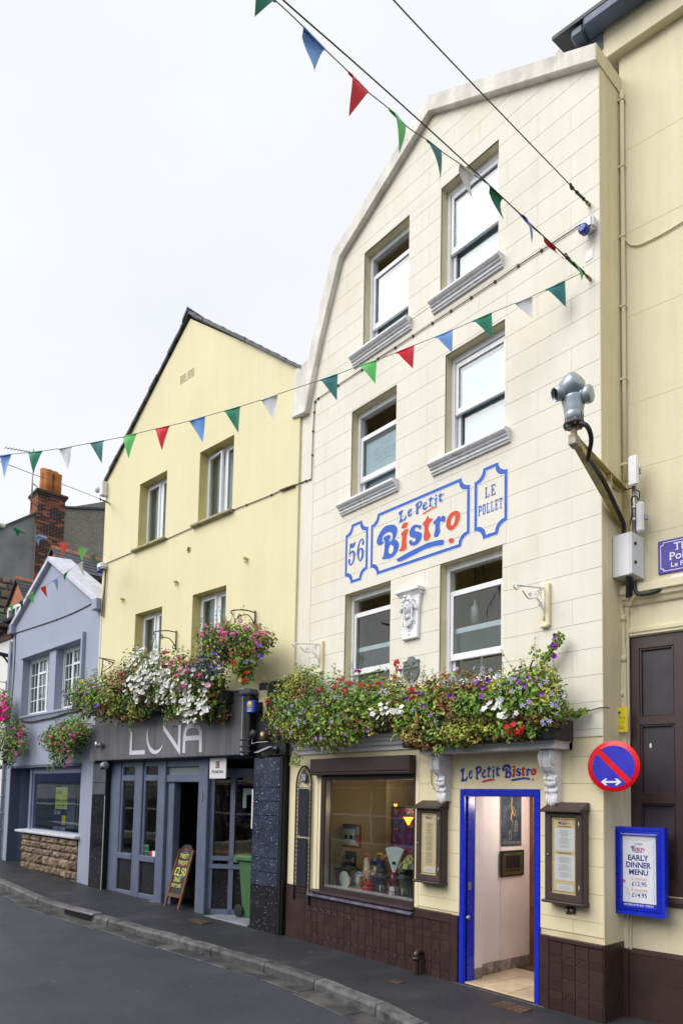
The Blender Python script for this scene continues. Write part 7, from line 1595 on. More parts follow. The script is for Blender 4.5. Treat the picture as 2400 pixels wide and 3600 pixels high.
def leaf_mesh(name,mats,pts,t,kind='stuff'):
    """pts: list of (position, normal, size, material index, shape)."""
    V,Fc,Mi = [],[],[]
    for p,nn,s,mi,sh in pts:
        x = nn.orthogonal().normalized(); x = (Matrix.Rotation(rnd() * 6.283,3,nn) @ x); y = nn.cross(x); i = len(V)
        w_ = s * sh
        V += [p - x * s * .5,p - x * s * .12 + y * w_ * .5 + nn * s * .10,p + x * s * .22 + y * w_ * .42 + nn * s * .12,p + x * s * .55 - nn * s * .06,p + x * s * .22 - y * w_ * .42 + nn * s * .12,p - x * s * .12 - y * w_ * .5 + nn * s * .10]
        Fc += [(i,i + 1,i + 2,i + 3),(i,i + 3,i + 4,i + 5)]; Mi += [mi,mi]
    me = bpy.data.meshes.new(name); me.from_pydata([(v.x - t.s,-(v.y - t.off),v.z - t.z) for v in V],[],Fc)
    for m in mats: me.materials.append(m)
    me.polygons.foreach_set('material_index',Mi)
    o = bpy.data.objects.new(name,me); COL.objects.link(o); o.parent = t.e; o['kind'] = kind; return o
def planter(name,label,cat,P,blobs,n,pal,flowers,group=None,size=(.035,.07),sh=(.4,.75),container=None,trail=0,sprigs=0):
    """blobs: (px, py, rx, ry, off, roff) ellipses seen in the photograph, at a distance off in front of the plane."""
    B3 = []
    for (px,py,rx,ry,off,ro) in blobs:
        s0,z0 = P.at(px,py,off); rs = abs(P.at(px + rx,py,off)[0] - P.at(px - rx,py,off)[0]) / 2; rz_ = abs(P.at(px,py + ry,off)[1] - P.at(px,py - ry,off)[1]) / 2
        B3.append((Vector((s0,off,z0)),Vector((rs,ro,rz_))))
    c0 = sum((c for c,_ in B3),Vector()) / len(B3); zmin = min(c.z - r.z for c,r in B3)
    t = T(name,label,cat,P,c0.x,zmin,c0.y,group=group)
    if container: container(t,B3)
    mats = [LG,LYG,LBR,LDK,LSG]; pts = []
    vol = [r.x * r.z for _,r in B3]; tot = sum(vol)
    def sample(c,r,lo=.35):
        d = Vector((random.gauss(0,1),random.gauss(0,1),random.gauss(0,1))).normalized(); k = (lo + (1 - lo) * rnd() ** .6) * (1 + .16 * math.sin(d.x * 7 + c.x * 3) * math.sin(d.z * 6 + c.z) + .10 * math.sin(d.x * 17 + d.z * 13)); return d,c + Vector((d.x * r.x,d.y * r.y,d.z * r.z)) * k
    for (c,r),v in zip(B3,vol):
        # clumps give light and dark masses
        cl = [(sample(c,r,.5)[1],random.choices(range(5),pal)[0]) for _ in range(max(6,int(60 * v / tot)))]
        for _ in range(int(n * v / tot)):
            d,p = sample(c,r)
            mi = min(cl,key=lambda q: (q[0] - p).length_squared)[1] if rnd() < .7 else random.choices(range(5),pal)[0]
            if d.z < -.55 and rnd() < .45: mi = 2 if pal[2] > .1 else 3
            nn = (d * .8 + Vector((ru(-.7,.7),ru(-.2,.9),ru(-.3,.9)))).normalized()
            pts.append((p,nn,ru(*size),mi,ru(*sh)))
    st = MB()
    for _ in range(trail):
        c,r = random.choice(B3); x = c.x + ru(-.85,.85) * r.x; p = Vector((x,c.y + ru(.2,.9) * r.y,c.z - r.z * ru(.5,.9))); path = [p]; L_ = ru(.06,.2)
        for k in range(5): p = p + Vector((ru(-.02,.02),ru(-.01,.012),-L_ / 5)); path.append(p)
        st.tube(path,.0025,4,cap=False)
        for q in path[1:]:
            for _k in range(5): pts.append((q + Vector((ru(-.03,.03),ru(-.02,.03),ru(-.03,.03))),Vector((ru(-.6,.6),1,ru(-.5,.8))).normalized(),ru(*size) * .85,random.choices(range(5),pal)[0],ru(*sh)))
    for _ in range(sprigs):
        c,r = random.choice(B3); x = c.x + ru(-.95,.95) * r.x; p = Vector((x,c.y + ru(-.2,.8) * r.y,c.z + r.z * ru(.55,.85))); path = [p]; L_ = ru(.08,.26); dr = Vector((ru(-.4,.4),ru(-.1,.4),1)).normalized()
        for k in range(4): p = p + dr * (L_ / 4) + Vector((ru(-.012,.012),ru(-.012,.012),0)); path.append(p)
        st.tube(path,.002,4,cap=False)
        for q in path[1:]:
            for _k in range(3): pts.append((q + Vector((ru(-.018,.018),ru(-.018,.018),ru(-.01,.01))),Vector((ru(-1,1),ru(-.5,1),ru(0,1))).normalized(),ru(*size) * .6,random.choices(range(5),pal)[0],ru(*sh) * .6))
    if st.v: st.build('stems',STEM,t,kind='stuff')
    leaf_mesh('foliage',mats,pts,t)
    up = Vector((0,0,1))
    for kind,m,regs,cnt,scl in flowers:
        me = flower_mesh(kind,m); ws = [q[2] * q[3] for q in regs]
        for _ in range(cnt):
            px,py,rx,ry,off = random.choices(regs,ws)[0]
            a = ru(0,2 * PI); rr = math.sqrt(rnd()); s0,z0 = P.at(px + math.cos(a) * rr * rx,py + math.sin(a) * rr * ry,off); p = Vector((s0,off,z0))
            # push the flower out to the surface of the nearest clump
            best = 0.0
            for c,r in B3:
                q = ((p.x - c.x) / r.x) ** 2 + ((p.z - c.z) / r.z) ** 2
                if q < 1: best = max(best,c.y + r.y * math.sqrt(1 - q))
            if best: p.y = best + ru(-.035,.035); 
            o = bpy.data.objects.new(kind + '_flower',me); COL.objects.link(o); o.parent = t.e; o.location = (p.x - t.s,-(p.y - t.off),p.z - t.z)
            d = Vector((ru(-.6,.7),-ru(.5,1.0),ru(-.25,.8))).normalized(); o.rotation_euler = (d.to_track_quat('Z','Y') @ Matrix.Rotation(ru(0,6.28),3,'Z').to_quaternion()).to_euler(); k = scl * ru(.8,1.2); o.scale = (k,k,k)
    return t
def trough(col_m,off0,off1,h=.2,drop=.0):
    def f(t,B3):
        x0 = min(c.x - r.x for c,r in B3) * 1 + .12; x1 = max(c.x + r.x for c,r in B3) - .12; z = sum(c.z for c,_ in B3) / len(B3) - .12 + drop
        b = MB(); b.hexa([(x0,off0,z - h),(x1,off0,z - h),(x1,off1 - .03,z - h),(x0,off1 - .03,z - h)],[(x0,off0,z),(x1,off0,z),(x1,off1,z),(x0,off1,z)]); b.build('trough',col_m,t,bevel=.01)
    return f
def basket(r=.2):
    def f(t,B3):
        c = B3[0][0]; b = MB(); b.lathe((c.x,c.y,c.z - r * .9),[(.0,0),(r * .6,.03),(r * .9,r * .45),(r,r * .85),(r * .94,r * .85),(r * .8,r * .4),(0,.04)],16); b.build('basket',mat('basket_fibre',(.06,.045,.025),rough=.9,var=.3,bump=.6,bscale=80),t)
    return f
BT = mat('black_trough',(.02,.02,.02),rough=.5,var=.2)
# bistro: two overflowing troughs on the cornice shelves
planter('flower_trough','overflowing flower trough over the shop window with red geraniums and lavender stars','flower trough',B,
    [(1010,2500,70,120,.32,.22),(1100,2500,110,125,.34,.24),(1210,2490,110,115,.34,.24),(1320,2470,110,110,.34,.22),(1410,2480,60,90,.3,.2),(1060,2400,60,60,.25,.15),(1170,2580,110,65,.36,.2),(1060,2560,60,60,.34,.2)],
    12500,(.42,.36,.11,.02,.09),[('star',PLV,[(1020,2500,60,90,.5),(1120,2510,100,90,.55),(1340,2400,120,50,.5),(1400,2470,60,80,.5)],50,.95),('geranium',PRD,[(1200,2420,90,40,.5),(1300,2390,90,40,.5),(1400,2340,20,20,.45),(960,2480,20,15,.5),(1310,2490,40,20,.5)],17,.95),
     ('petunia',PPU,[(1150,2500,180,100,.5),(1330,2380,100,40,.5)],16,.75),('impatiens',PWH,[(1330,2500,50,45,.52),(1380,2490,30,30,.5)],16,1.15),('impatiens',mat('petal_yellow',(.7,.5,.03),var=.1),[(1420,2490,25,35,.5)],5,.7)],
    group='flower troughs along the bistro front',container=trough(BT,.06,.34),trail=5,sprigs=40,sh=(.3,.65),size=(.03,.062))
planter('flower_trough','overflowing flower trough over the blue door with lavender stars and purple petunias','flower trough',B,
    [(1480,2500,90,110,.36,.24),(1580,2480,120,115,.40,.26),(1700,2470,120,110,.42,.26),(1830,2460,110,110,.42,.25),(1920,2480,70,90,.38,.22),(1500,2580,90,60,.42,.2),(1620,2580,100,50,.44,.2),(1790,2570,110,40,.42,.2),(1880,2390,80,50,.34,.15)],
    14000,(.46,.28,.16,.03,.07),[('star',PLV,[(1660,2370,140,40,.5),(1850,2470,110,100,.6),(1450,2440,40,80,.5),(1930,2450,50,80,.5)],50,.95),('petunia',PPU,[(1560,2380,60,40,.5),(1740,2440,150,70,.6),(1900,2430,70,60,.5),(1500,2480,60,70,.5)],20,.8),
     ('geranium',PRD,[(1590,2375,25,18,.5),(1470,2440,20,20,.5),(1810,2570,25,25,.55)],8,.95),('impatiens',PWH,[(1770,2490,60,40,.6),(1420,2490,30,40,.5)],14,1.2),('impatiens',mat('petal_red2',(.55,.03,.04),var=.1),[(1800,2560,30,30,.6)],5,1)],
    group='flower troughs along the bistro front',container=trough(BT,.06,.42),trail=4,sprigs=40,sh=(.3,.65),size=(.03,.062))
# climbing petunia stem with its wire above the right end, and the trailing one below
t = T('climbing_petunia','purple petunia stem climbing a bent wire above the right trough','plant',B,-4.0,3.4,.1)
q = lambda x,y,o_=.12: (B.at(x,y,o_)[0],o_,B.at(x,y,o_)[1])
path = smooth_path([q(1905,2370),q(1915,2320),q(1935,2290),q(1955,2255),q(1972,2235)],6); b = MB(); b.tube(path,.004,5); b.build('stem',STEM,t); b = MB(); b.tube(smooth_path([q(1858,2360),q(1868,2330),q(1872,2320)],4),.008,6); b.tube(smooth_path([q(1868,2346),q(1900,2340),q(1930,2310),q(1938,2300)],5),.005,6); b.build('bent_wire',IRON,t)
pts = []
for p in path[4:] + [Vector(q(1880,2300)),Vector(q(1875,2290)),Vector(q(1882,2310))]:
    for _ in range(9): pts.append((p + Vector((ru(-.045,.045),ru(-.03,.04),ru(-.04,.04))),Vector((ru(-1,1),1,ru(-1,1))).normalized(),ru(.03,.05),random.choice((0,0,1)),.6))
leaf_mesh('foliage',[LG,LYG,LBR,LDK,LSG],pts,t)
for (x,y) in ((1952,2238),(1946,2262),(1944,2270),(1947,2308)):
    o = bpy.data.objects.new('petunia_flower',flower_mesh('petunia',PPU)); COL.objects.link(o); o.parent = t.e; p = q(x,y,.16); o.location = (p[0] - t.s,-(p[1] - t.off),p[2] - t.z); o.rotation_euler = (ru(1.0,1.9),ru(-.5,.5),ru(0,3)); o.scale = (1.05,) * 3
t = T('trailing_vine','leafy vine trailing along the wall cable beside the yellow notice','plant',B,-3.5,2.6,.1); pts = []
for k in range(26):
    f_ = k / 25; p = Vector(q(1945 + 115 * f_,2525 - 28 * f_ + ru(-12,12),.08))
    for _ in range(5): pts.append((p + Vector((ru(-.03,.03),ru(-.02,.04),ru(-.03,.03))),Vector((ru(-.8,.8),1,ru(-.5,1))).normalized(),ru(.03,.05),random.choice((0,0,0,1)),.6))
leaf_mesh('foliage',[LG,LYG,LBR,LDK,LSG],pts,t)
b = MB(); b.tube(smooth_path([q(1945,2525,.05),q(2000,2505,.04),q(2060,2500,.03),q(2110,2488,.02),q(2140,2488,.02)],5),.006,5); b.build('cable',WIRE,t)
t = T('dangling_creeper','green creeper dangling beside the pilaster above the iron arch','plant',B,-7.9,2.4,.1); pts = []; b = MB()
for x0 in (1030,1040,1052):
    pa = smooth_path([q(x0,2620,.2),q(x0 + 4,2660,.18),q(x0 - 2,2690,.16)],4); b.tube(pa,.003,4)
    for p in pa[-5:]:
        for _ in range(7): pts.append((p + Vector((ru(-.04,.04),ru(-.03,.04),ru(-.03,.03))),Vector((ru(-1,1),1,ru(-.5,1))).normalized(),ru(.025,.05),random.choice((0,0,1)),.5))
b.build('stem',STEM,t); leaf_mesh('foliage',[LG,LYG,LBR,LDK,LSG],pts,t)
t = T('cable_coil','loose black cable loops hanging beside the granite pier','cable',B,-8.0,2.4,.05); b = MB()
for k in range(3): b.tube([(lambda a: q(1012 + 15 * math.cos(a) + 2 * k,2628 + (18 + 4 * k) * math.sin(a),.05))(2 * PI * i / 18) for i in range(19)],.004,5)
b.build('cable_coil',BLKT,t)
# nightclub: trough of white petunias, baskets either side
planter('flower_trough','trough spilling white petunias and blue lobelia over the club fascia','flower trough',LP,
    [(480,2370,60,95,.42,.26),(560,2390,100,100,.46,.28),(660,2400,100,110,.46,.28),(730,2370,60,90,.42,.24),(650,2490,70,60,.46,.2),(520,2450,90,50,.44,.2),(690,2470,50,60,.5,.2)],
    7500,(.52,.10,.12,.22,.04),[('petunia',PWH,[(500,2360,75,90,.7),(520,2420,100,55,.7),(600,2440,60,40,.75),(670,2490,60,50,.72),(560,2330,60,60,.7),(650,2400,90,50,.7),(690,2480,40,40,.7)],300,1.3),('geranium',PCO,[(650,2310,60,30,.65),(600,2370,60,50,.7),(470,2285,30,15,.6)],12,.95),('geranium',PPK,[(670,2390,70,40,.7),(720,2390,40,30,.7)],9,1.0),
     ('geranium',PRD,[(455,2285,25,12,.6),(580,2290,20,15,.6),(700,2360,30,40,.6)],5,.8),('star',PBL,[(720,2320,50,50,.65),(700,2350,50,35,.7),(760,2340,25,40,.6)],150,.62)],
    group='flower containers along the club front',container=trough(BT,.08,.40),trail=4,sprigs=18)
planter('flower_trough','shadowy trough foliage hanging right of the white petunias','flower trough',LP,[(760,2470,40,60,.30,.18),(745,2430,45,60,.3,.2),(775,2510,25,35,.28,.14)],1600,(.15,.02,.18,.62,.03),[('geranium',PPK,[(720,2430,20,20,.4)],2,.8)],group='flower containers along the club front',container=trough(BT,.08,.26,.16),trail=6)
planter('hanging_basket','leafy basket with violet petunias by the lilac windows','flower basket',LP,[(300,2440,60,60,.62,.3),(370,2450,60,60,.55,.28),(330,2480,70,50,.58,.26)],2600,(.52,.14,.24,.10,.02),[('geranium',PRD,[(275,2432,10,8,.9),(365,2400,15,25,.8)],4,.75),('petunia',PBL,[(240,2470,20,40,.9),(300,2490,30,20,.9)],12,.9),('geranium',PMG,[(420,2370,20,20,.6)],3,.6)],group='flower containers along the club front',container=basket(.2),trail=4,sprigs=14)
planter('hanging_basket','basket of fading red fuchsias above the left end of the fascia','flower basket',LP,[(410,2410,50,60,.45,.24),(400,2480,60,50,.45,.24),(460,2500,60,45,.42,.2)],2400,(.26,.10,.30,.32,.02),[('geranium',PRD,[(405,2385,35,25,.7),(365,2415,10,10,.7)],8,.6),('geranium',PMG,[(430,2380,20,25,.7)],5,.55),('petunia',PPU,[(420,2460,40,30,.7)],3,.7)],group='flower containers along the club front',container=basket(.2),trail=4,sprigs=16)
planter('hanging_basket','hanging basket of pink geraniums below the black wall bracket','flower basket',LP,[(820,2275,110,70,.48,.32),(780,2240,80,50,.46,.26),(870,2260,80,60,.46,.26),(850,2340,50,40,.46,.2),(860,2375,25,35,.42,.12)],4300,(.54,.16,.22,.06,.02),[('geranium',PPK,[(750,2210,55,40,.7),(830,2200,70,20,.65),(900,2215,40,25,.65),(850,2235,60,30,.75)],22,1.0),('geranium',PRD,[(820,2335,20,12,.7),(860,2385,20,18,.6),(815,2370,6,10,.55)],7,.8),('geranium',PCO,[(800,2260,80,40,.75)],8,.6),('petunia',PBL,[(905,2280,25,40,.7),(800,2310,60,30,.75)],9,.9),('petunia',PWH,[(833,2312,8,6,.8)],2,.9)],group='flower containers along the club front',container=basket(.22),trail=4,sprigs=22)
# lilac building and cottage baskets
planter('hanging_basket','round basket of pink geraniums on the lilac wall above the shop window','flower basket',PP,[(235,2590,62,70,.34,.30),(200,2600,50,50,.34,.24),(265,2570,40,60,.32,.22),(210,2660,25,40,.36,.12)],3800,(.66,.10,.04,.18,.02),[('geranium',PPK,[(235,2560,60,50,.6),(225,2610,60,50,.65),(240,2680,40,25,.5)],19,.8),('geranium',PCO,[(160,2600,25,35,.6),(200,2615,40,30,.6)],9,.8),('geranium',PMG,[(265,2570,30,40,.6)],6,.9)],group='baskets on the lilac building',container=basket(.2),trail=6,sprigs=14)
planter('hanging_basket','basket of pink geraniums at the corner of cottage and lilac building','flower basket',PP,[(45,2610,40,60,.32,.28),(15,2600,45,65,.32,.26),(60,2560,25,40,.3,.18),(30,2670,20,30,.3,.12)],2200,(.60,.12,.06,.2,.02),[('geranium',PPK,[(40,2600,45,55,.55),(30,2660,35,30,.5)],17,.8),('geranium',PMG,[(75,2590,15,25,.55)],5,.9),('petunia',PPU,[(20,2560,15,15,.55)],3,.9)],group='baskets on the lilac building',container=basket(.2),trail=5,sprigs=12)
planter('hanging_basket','basket of magenta petunias high on the white cottage','flower basket',WP,[(2,2480,28,60,.35,.25),(5,2520,24,30,.35,.2)],1200,(.62,.14,.04,.18,.02),[('petunia',PMG,[(5,2480,22,55,.6),(8,2510,15,30,.6)],46,1.5)],group='baskets on the lilac building',container=basket(.16))
# brackets that carry the baskets
def iron_bracket(label,P,wt,wb,tip,scroll=True):
    s0,zt = P.at(*wt,.02); zb = P.at(*wb,.02)[1]; rch = .45; 
    for o_ in [.1 + .02 * k for k in range(50)]:
        if P.at(*tip,o_)[0] >= s0 - .0: rch = o_; break
    zh = P.at(*tip,rch)[1]; t = T('wall_bracket',label,'bracket',P,s0,zb,0)
    b = MB(); b.tube([(s0,.02,zb),(s0,.02,zt)],.012,6); b.tube(smooth_path([(s0,.02,zt - .03),(s0,rch * .5,(zt + zh) / 2 + .01),(s0,rch,zh),(s0,rch + .03,zh - .04),(s0,rch + .0,zh - .06)],5),.010,6)
    b.tube(smooth_path([(s0,.02,zb + .06),(s0,rch * .35,zb + .18),(s0,rch * .8,zh - .08)],4),.008,6)
    for (cy,cz,r) in ((rch * .72,zh - .07,.045),(.06,zb + .05,.04)): b.tube([(s0,cy + math.cos(1.2 + 2.4 * PI * k / 14) * r * (1 - .6 * k / 14),cz + math.sin(1.2 + 2.4 * PI * k / 14) * r * (1 - .6 * k / 14)) for k in range(15)],.007,5)
    b.build('scroll_arm',IRON,t)
    b = MB()
    for dx,dy in ((-.14,.0),(.14,0),(0,.12)): b.tube([(s0,rch,zh - .06),(s0 + dx,rch + dy,zh - .42)],.004,4)
    b.build('chain',IRON,t)
iron_bracket('black scrolled bracket carrying the pink geranium basket',LP,(897,2147),(897,2208),(822,2145)); iron_bracket('black scrolled bracket above the white petunias',LP,(620,2217),(620,2285),(548,2220))
t = T('wall_bracket','thin black scrolled bracket near the lilac building corner','bracket',LP,LP.at(356,2385,.3)[0],LP.at(356,2385,.3)[1],.3); k_ = lambda u,v_: (LP.at(u / 3.92,2150 + v_ / 3.92,.3)[0],.3,LP.at(u / 3.92,2150 + v_ / 3.92,.3)[1])
b = MB(); b.tube([k_(1370,635),k_(1568,705)],.011,6); b.tube(smooth_path([k_(1420,660),k_(1410,780),k_(1395,890),k_(1410,910),k_(1430,915),k_(1420,935),k_(1400,935)],5),.011,6); b.tube(smooth_path([k_(1405,840),k_(1470,800),k_(1545,745),k_(1550,700),k_(1520,690),k_(1505,710),k_(1525,725)],5),.009,6); b.tube(smooth_path([k_(1410,830),k_(1420,885),k_(1450,880),k_(1445,860),k_(1430,862)],5),.008,6); b.build('scroll_arm',IRON,t)
b = MB(); b.tube([(k_(1390,640)[0],-.0,k_(1390,640)[2]),k_(1390,640)],.01,6); b.build('wall_fixing',IRON,t)
t = T('wall_bracket','black basket bracket on the white cottage wall','bracket',WP,WP.at(19,2390,.05)[0],4.0,0); k_ = lambda u,v_,o_: (WP.at(u / 3.92,2150 + v_ / 3.92,.05)[0],o_,WP.at(u / 3.92,2150 + v_ / 3.92,.05)[1])
b = MB(); p = k_(75,950,.02); p2 = k_(68,1120,.02); b.tube([p,p2],.012,6); b.tube([k_(75,975,.02),(p[0],.55,p[2] - .06)],.01,6); b.tube(smooth_path([p2,(p[0],.2,p2[2] + .12),(p[0],.45,p[2] - .10)],4),.008,6); b.build('scroll_arm',IRON,t)
# ------------------------------------------------------------------ bunting, span wires, wall cables
FC = {'g': mat('flag_green',(.008,.20,.115),rough=.55,var=.05),'l': mat('flag_light_green',(.11,.52,.13),rough=.55,var=.05),'r': mat('flag_red',(.66,.008,.03),rough=.55,var=.05),'b': mat('flag_sky_blue',(.16,.34,.72),rough=.55,var=.05),'w': mat('flag_white',(.68,.69,.72),rough=.55,var=.04),'t': mat('flag_teal',(.022,.16,.17),rough=.55,var=.05),'d': mat('flag_dark_green',(.006,.085,.065),rough=.55,var=.05)}
CORD = mat('grey_cord',(.16,.16,.15),rough=.7,var=.2)
def at_depth(px,py,Z): r = ray(px,py) * (Z / FPX); return Vector((r.x,r.y,r.z + CAMZ))
def flag(t,P,tl,tr,tip,m,bow=.02,dark=False):
    a,c,d = [Vector((P.at(*p)[0],0,P.at(*p)[1])) for p in (tl,tr,tip)]
    b = MB(); n = 7; g = []; ph = ru(0,6); fl_ = random.choice((-1,1))
    for i in range(n + 1):
        f_ = i / n
        for k in range(5):
            u = k / 4; p = a.lerp(c,u).lerp(d,f_); wv = fl_ * bow * math.sin(f_ * 2.4 + ph * .3) * (1 - .3 * u) + .008 * math.sin(u * 5 + ph + f_ * 3) * (1 - f_)
            g.append(b.V((p.x,wv * (f_ > 0),p.z)))
    b.smooth = True
    for i in range(n):
        for k in range(4): A_ = i * 5 + k; b.F((g[A_],g[A_ + 1],g[A_ + 6],g[A_ + 5]))
    b.smooth = False
    # the stitched hem that takes the cord
    b.tube([a + Vector((0,0,-.004)),c + Vector((0,0,-.004))],.008,6)
    return b.build('flag',m,t)
def bunting(label,P,cord,flags,bow=.02,cr=.0035):
    t = T('bunting',label,'bunting',P,*P.at(*cord[0])); pts = [(P.at(*p)[0],0,P.at(*p)[1]) for p in cord]
    b = MB(); b.tube(smooth_path(pts,4),cr,5); b.build('cord',CORD,t)
    for c_,tl,tr,tip in flags: flag(t,P,tl,tr,tip,FC[c_],bow)
    return t
wa = B.at(2045,958,.02); LOW = through((wa[0],5.98),tuple(at_depth(0,1600,7.4))[:2])
LOWF = [('b',(0,1602),(40,1597),(16,1680)),('g',(102,1591),(149,1586),(119,1666)),('w',(207,1577),(253,1570),(239,1652)),('t',(318,1558),(366,1549),(357,1628)),('l',(433,1536),(481,1524),(453,1613)),('r',(547,1508),(596,1497),(570,1584)),('b',(666,1480),(721,1464),(713,1556)),('g',(789,1445),(845,1429),(838,1521)),('w',(918,1406),(976,1386),(962,1477)),('t',(1126,1336),(1187,1315),(1184,1408)),('l',(1263,1286),(1324,1266),(1319,1350)),('r',(1391,1240),(1455,1214),(1451,1294)),('b',(1528,1185),(1591,1159),(1588,1238)),('g',(1661,1129),(1727,1100),(1731,1188)),('w',(1809,1066),(1870,1041),(1871,1120)),('t',(1917,1019),(1984,988),(1988,1079))]
bunting('long lower string of bunting crossing both yellow facades',LOW,[(2045,958)] + [p for f_ in LOWF[::-1] for p in (f_[2],f_[1])] + [(-300,1640)],LOWF,.012)
wb_ = B.at(2066,974,.03); UPP = through((wb_[0],5.97),tuple(at_depth(945,0,3.9))[:2])
UPF = [('g',(880,-60),(968,2),(900,54)),('b',(1067,95),(1140,171),(1096,260)),('r',(1225,253),(1292,322),(1234,402)),('l',(1368,383),(1423,440),(1405,538)),('t',(1500,492),(1549,531),(1542,637)),('w',(1615,575),(1663,612),(1660,698)),('g',(1721,653),(1766,696),(1771,770)),('b',(1826,750),(1861,791),(1869,855)),('r',(1910,832),(1952,870),(1975,916)),('l',(1995,913),(2039,952),(2044,985))]
bunting('upper string of bunting slanting from the sky to the bistro corner',UPP,[(2066,974)] + [p for f_ in UPF[::-1] for p in (f_[2],f_[1])] + [(700,-240)],UPF,.03)
def span(label,P,pts,anchor_n=3):
    t = T('span_wire',label,'wire',P,*P.at(*pts[0])); pp = [Vector((P.at(*p)[0],0,P.at(*p)[1])) for p in pts]
    b = MB(); b.tube(smooth_path(pp,4),.005,6); b.build('wire',IRON,t)
    d = (pp[1] - pp[0]).normalized(); a = pp[0]
    b = MB(); b.tube([a - d * .03,a + d * .05],.016,8); b.build('wall_eye',mat('brass_eye',(.30,.24,.10),rough=.5,metal=.5,var=.2),t)
    b = MB(); x = d.cross(Vector((0,1,0))).normalized()
    b.tube([a + d * .05,a + d * .12],.009,6); b.tube([a + d * .14 + x * .012,a + d * .30 + x * .012],.006,6); b.tube([a + d * .14 - x * .012,a + d * .30 - x * .012],.006,6); b.tube([a + d * .11,a + d * .15],.015,7); b.tube([a + d * .29,a + d * .33],.015,7); b.tube([a + d * .33,a + d * .43],.008,6)
    b.tube([a + d * (.47 + .028 * math.cos(2 * PI * k / 10)) + x * .026 * math.sin(2 * PI * k / 10) for k in range(11)],.006,5); b.tube([a + d * .41,a + d * .45],.014,7); b.build('turnbuckle',IRON,t)
wc = B.at(2066,716,.03); UW = through((wc[0],5.97),tuple(at_depth(1378,0,4.2))[:2]); span('upper steel span wire with turnbuckle on the bistro corner',UW,[(2066,716),(2040,690),(1959,605),(1670,305),(1378,-5),(1100,-320)])
UW2 = through((wb_[0] + .01,5.96),tuple(at_depth(995,0,3.95))[:2]); span('steel span wire carrying the upper bunting',UW2,[(2068,977),(2000,912),(1900,822),(1678,612),(1500,448),(1240,215),(995,0),(760,-220)])
wd_ = LP.at(381,1767,.03); wdp = LP.w(wd_[0],.03,0); LWP = through((wdp.x,wdp.y),tuple(at_depth(0,1620,9.5))[:2]); span('steel span wire running left from the club gable corner',LWP,[(381,1767),(330,1745),(230,1706),(120,1668),(33,1635),(-200,1550)])
# small strings at the far left
we = LP.at(372,1950,.03); wep = LP.w(we[0],.03,0); AP = through((wep.x,wep.y),tuple(at_depth(0,1860,8.6))[:2]); v3 = lambda *a: tuple((a[i] / 3.92,1600 + a[i + 1] / 3.92) for i in range(0,len(a),2))
sA = [('r',*v3(795,1197,932,1217,857,1415)),('l',*v3(1092,1258,1224,1298,1138,1465)),('d',*v3(1250,1390,1318,1348,1337,1550)),('g',*v3(228,1050,290,1068,248,1145)),('b',*v3(512,1130,585,1152,538,1245))]
tA = bunting('short string of bunting with curled flags before the brick chimney',AP,[v3(1455,1370)[0],v3(1224,1298)[0],v3(932,1217)[0],v3(512,1090)[0],v3(210,1000)[0],v3(0,940)[0],(-80,1815)],sA,.02)
for c_,x0,y0,x1,y1,r_ in (('w',-30,950,50,970,30),('g',212,1025,346,1062,24),('b',512,1108,638,1140,20)):
    p0,p1 = AP.at(x0 / 3.92,1600 + y0 / 3.92),AP.at(x1 / 3.92,1600 + y1 / 3.92); rr = abs(AP.at(x0 / 3.92,1600 + (y0 + r_) / 3.92)[1] - p0[1]); b = MB(); b.tube([(p0[0],0,p0[1]),(p1[0],0,p1[1])],rr,12); b.build('curled_flag',FC[c_],tA)
BP = through((wep.x + .02,wep.y - .02),tuple(at_depth(0,2150,11.2))[:2])
sB = [('w',*v3(1080,1505,1150,1470,1165,1672)),('g',*v3(890,1640,960,1585,887,1735)),('b',*v3(728,1735,795,1695,795,1885)),('r',*v3(570,1828,640,1795,650,1972)),('l',*v3(405,1935,468,1885,472,2065)),('d',*v3(262,2040,310,1990,315,2170)),('l',*v3(140,2080,188,2052,152,2225)),('t',*v3(-10,2160,38,2140,8,2290))]
bunting('sagging string of bunting crossing the lilac gable',BP,[v3(1200,1425)[0]] + [p for f_ in sB for p in (f_[2],f_[1])] + [(-60,2170)],sB,.02)
# cables clipped to the walls
def wall_cable(label,P,pts,r=.008,off=.014,clips=True):
    t = T('wall_cable',label,'cable',P,*P.at(*pts[0])); pp = [(P.at(*p,off)[0],off,P.at(*p,off)[1]) for p in pts]
    b = MB(); b.tube(smooth_path(pp,3),r,6); b.build('cable',WIRE,t)
    if clips:
        b = MB()
        for p in pp[1:-1]: b.box(p[0] - .012,p[0] + .012,0,off + r + .003,p[2] - .012,p[2] + .012)
        b.build('clip',WIRE,t,kind='stuff')
wall_cable('dark cable slanting across the cream bistro wall below the top windows',B,[(2041,788),(1901,880),(1819,934),(1738,990),(1654,1046),(1583,1093),(1518,1136),(1450,1181),(1388,1222),(1327,1261),(1271,1300),(1187,1355),(1118,1401),(1107,1413),(1104,1449),(1100,1516),(1097,1600),(1094,1684)],.006)
wall_cable('twisted cable running under the upper windows of the yellow club gable',LP,[(1050,1700),(1009,1714),(953,1740),(866,1775),(820,1793),(683,1852),(586,1895),(473,1939),(371,1982)],.007)
wall_cable('short rusty cable joining the bistro and club walls',B,[(1094,1684),(1075,1691),(1046,1701)],.008)
t = T('cable_joint','rusty cable tensioner near the join of the two facades','cable joint',LP,*LP.at(1009,1714)); p0,p1 = LP.at(985,1724,.03),LP.at(1035,1706,.03); b = MB(); b.tube([(p0[0],.03,p0[1]),(p1[0],.03,p1[1])],.016,7); b.build('cable_joint',RUST,t)
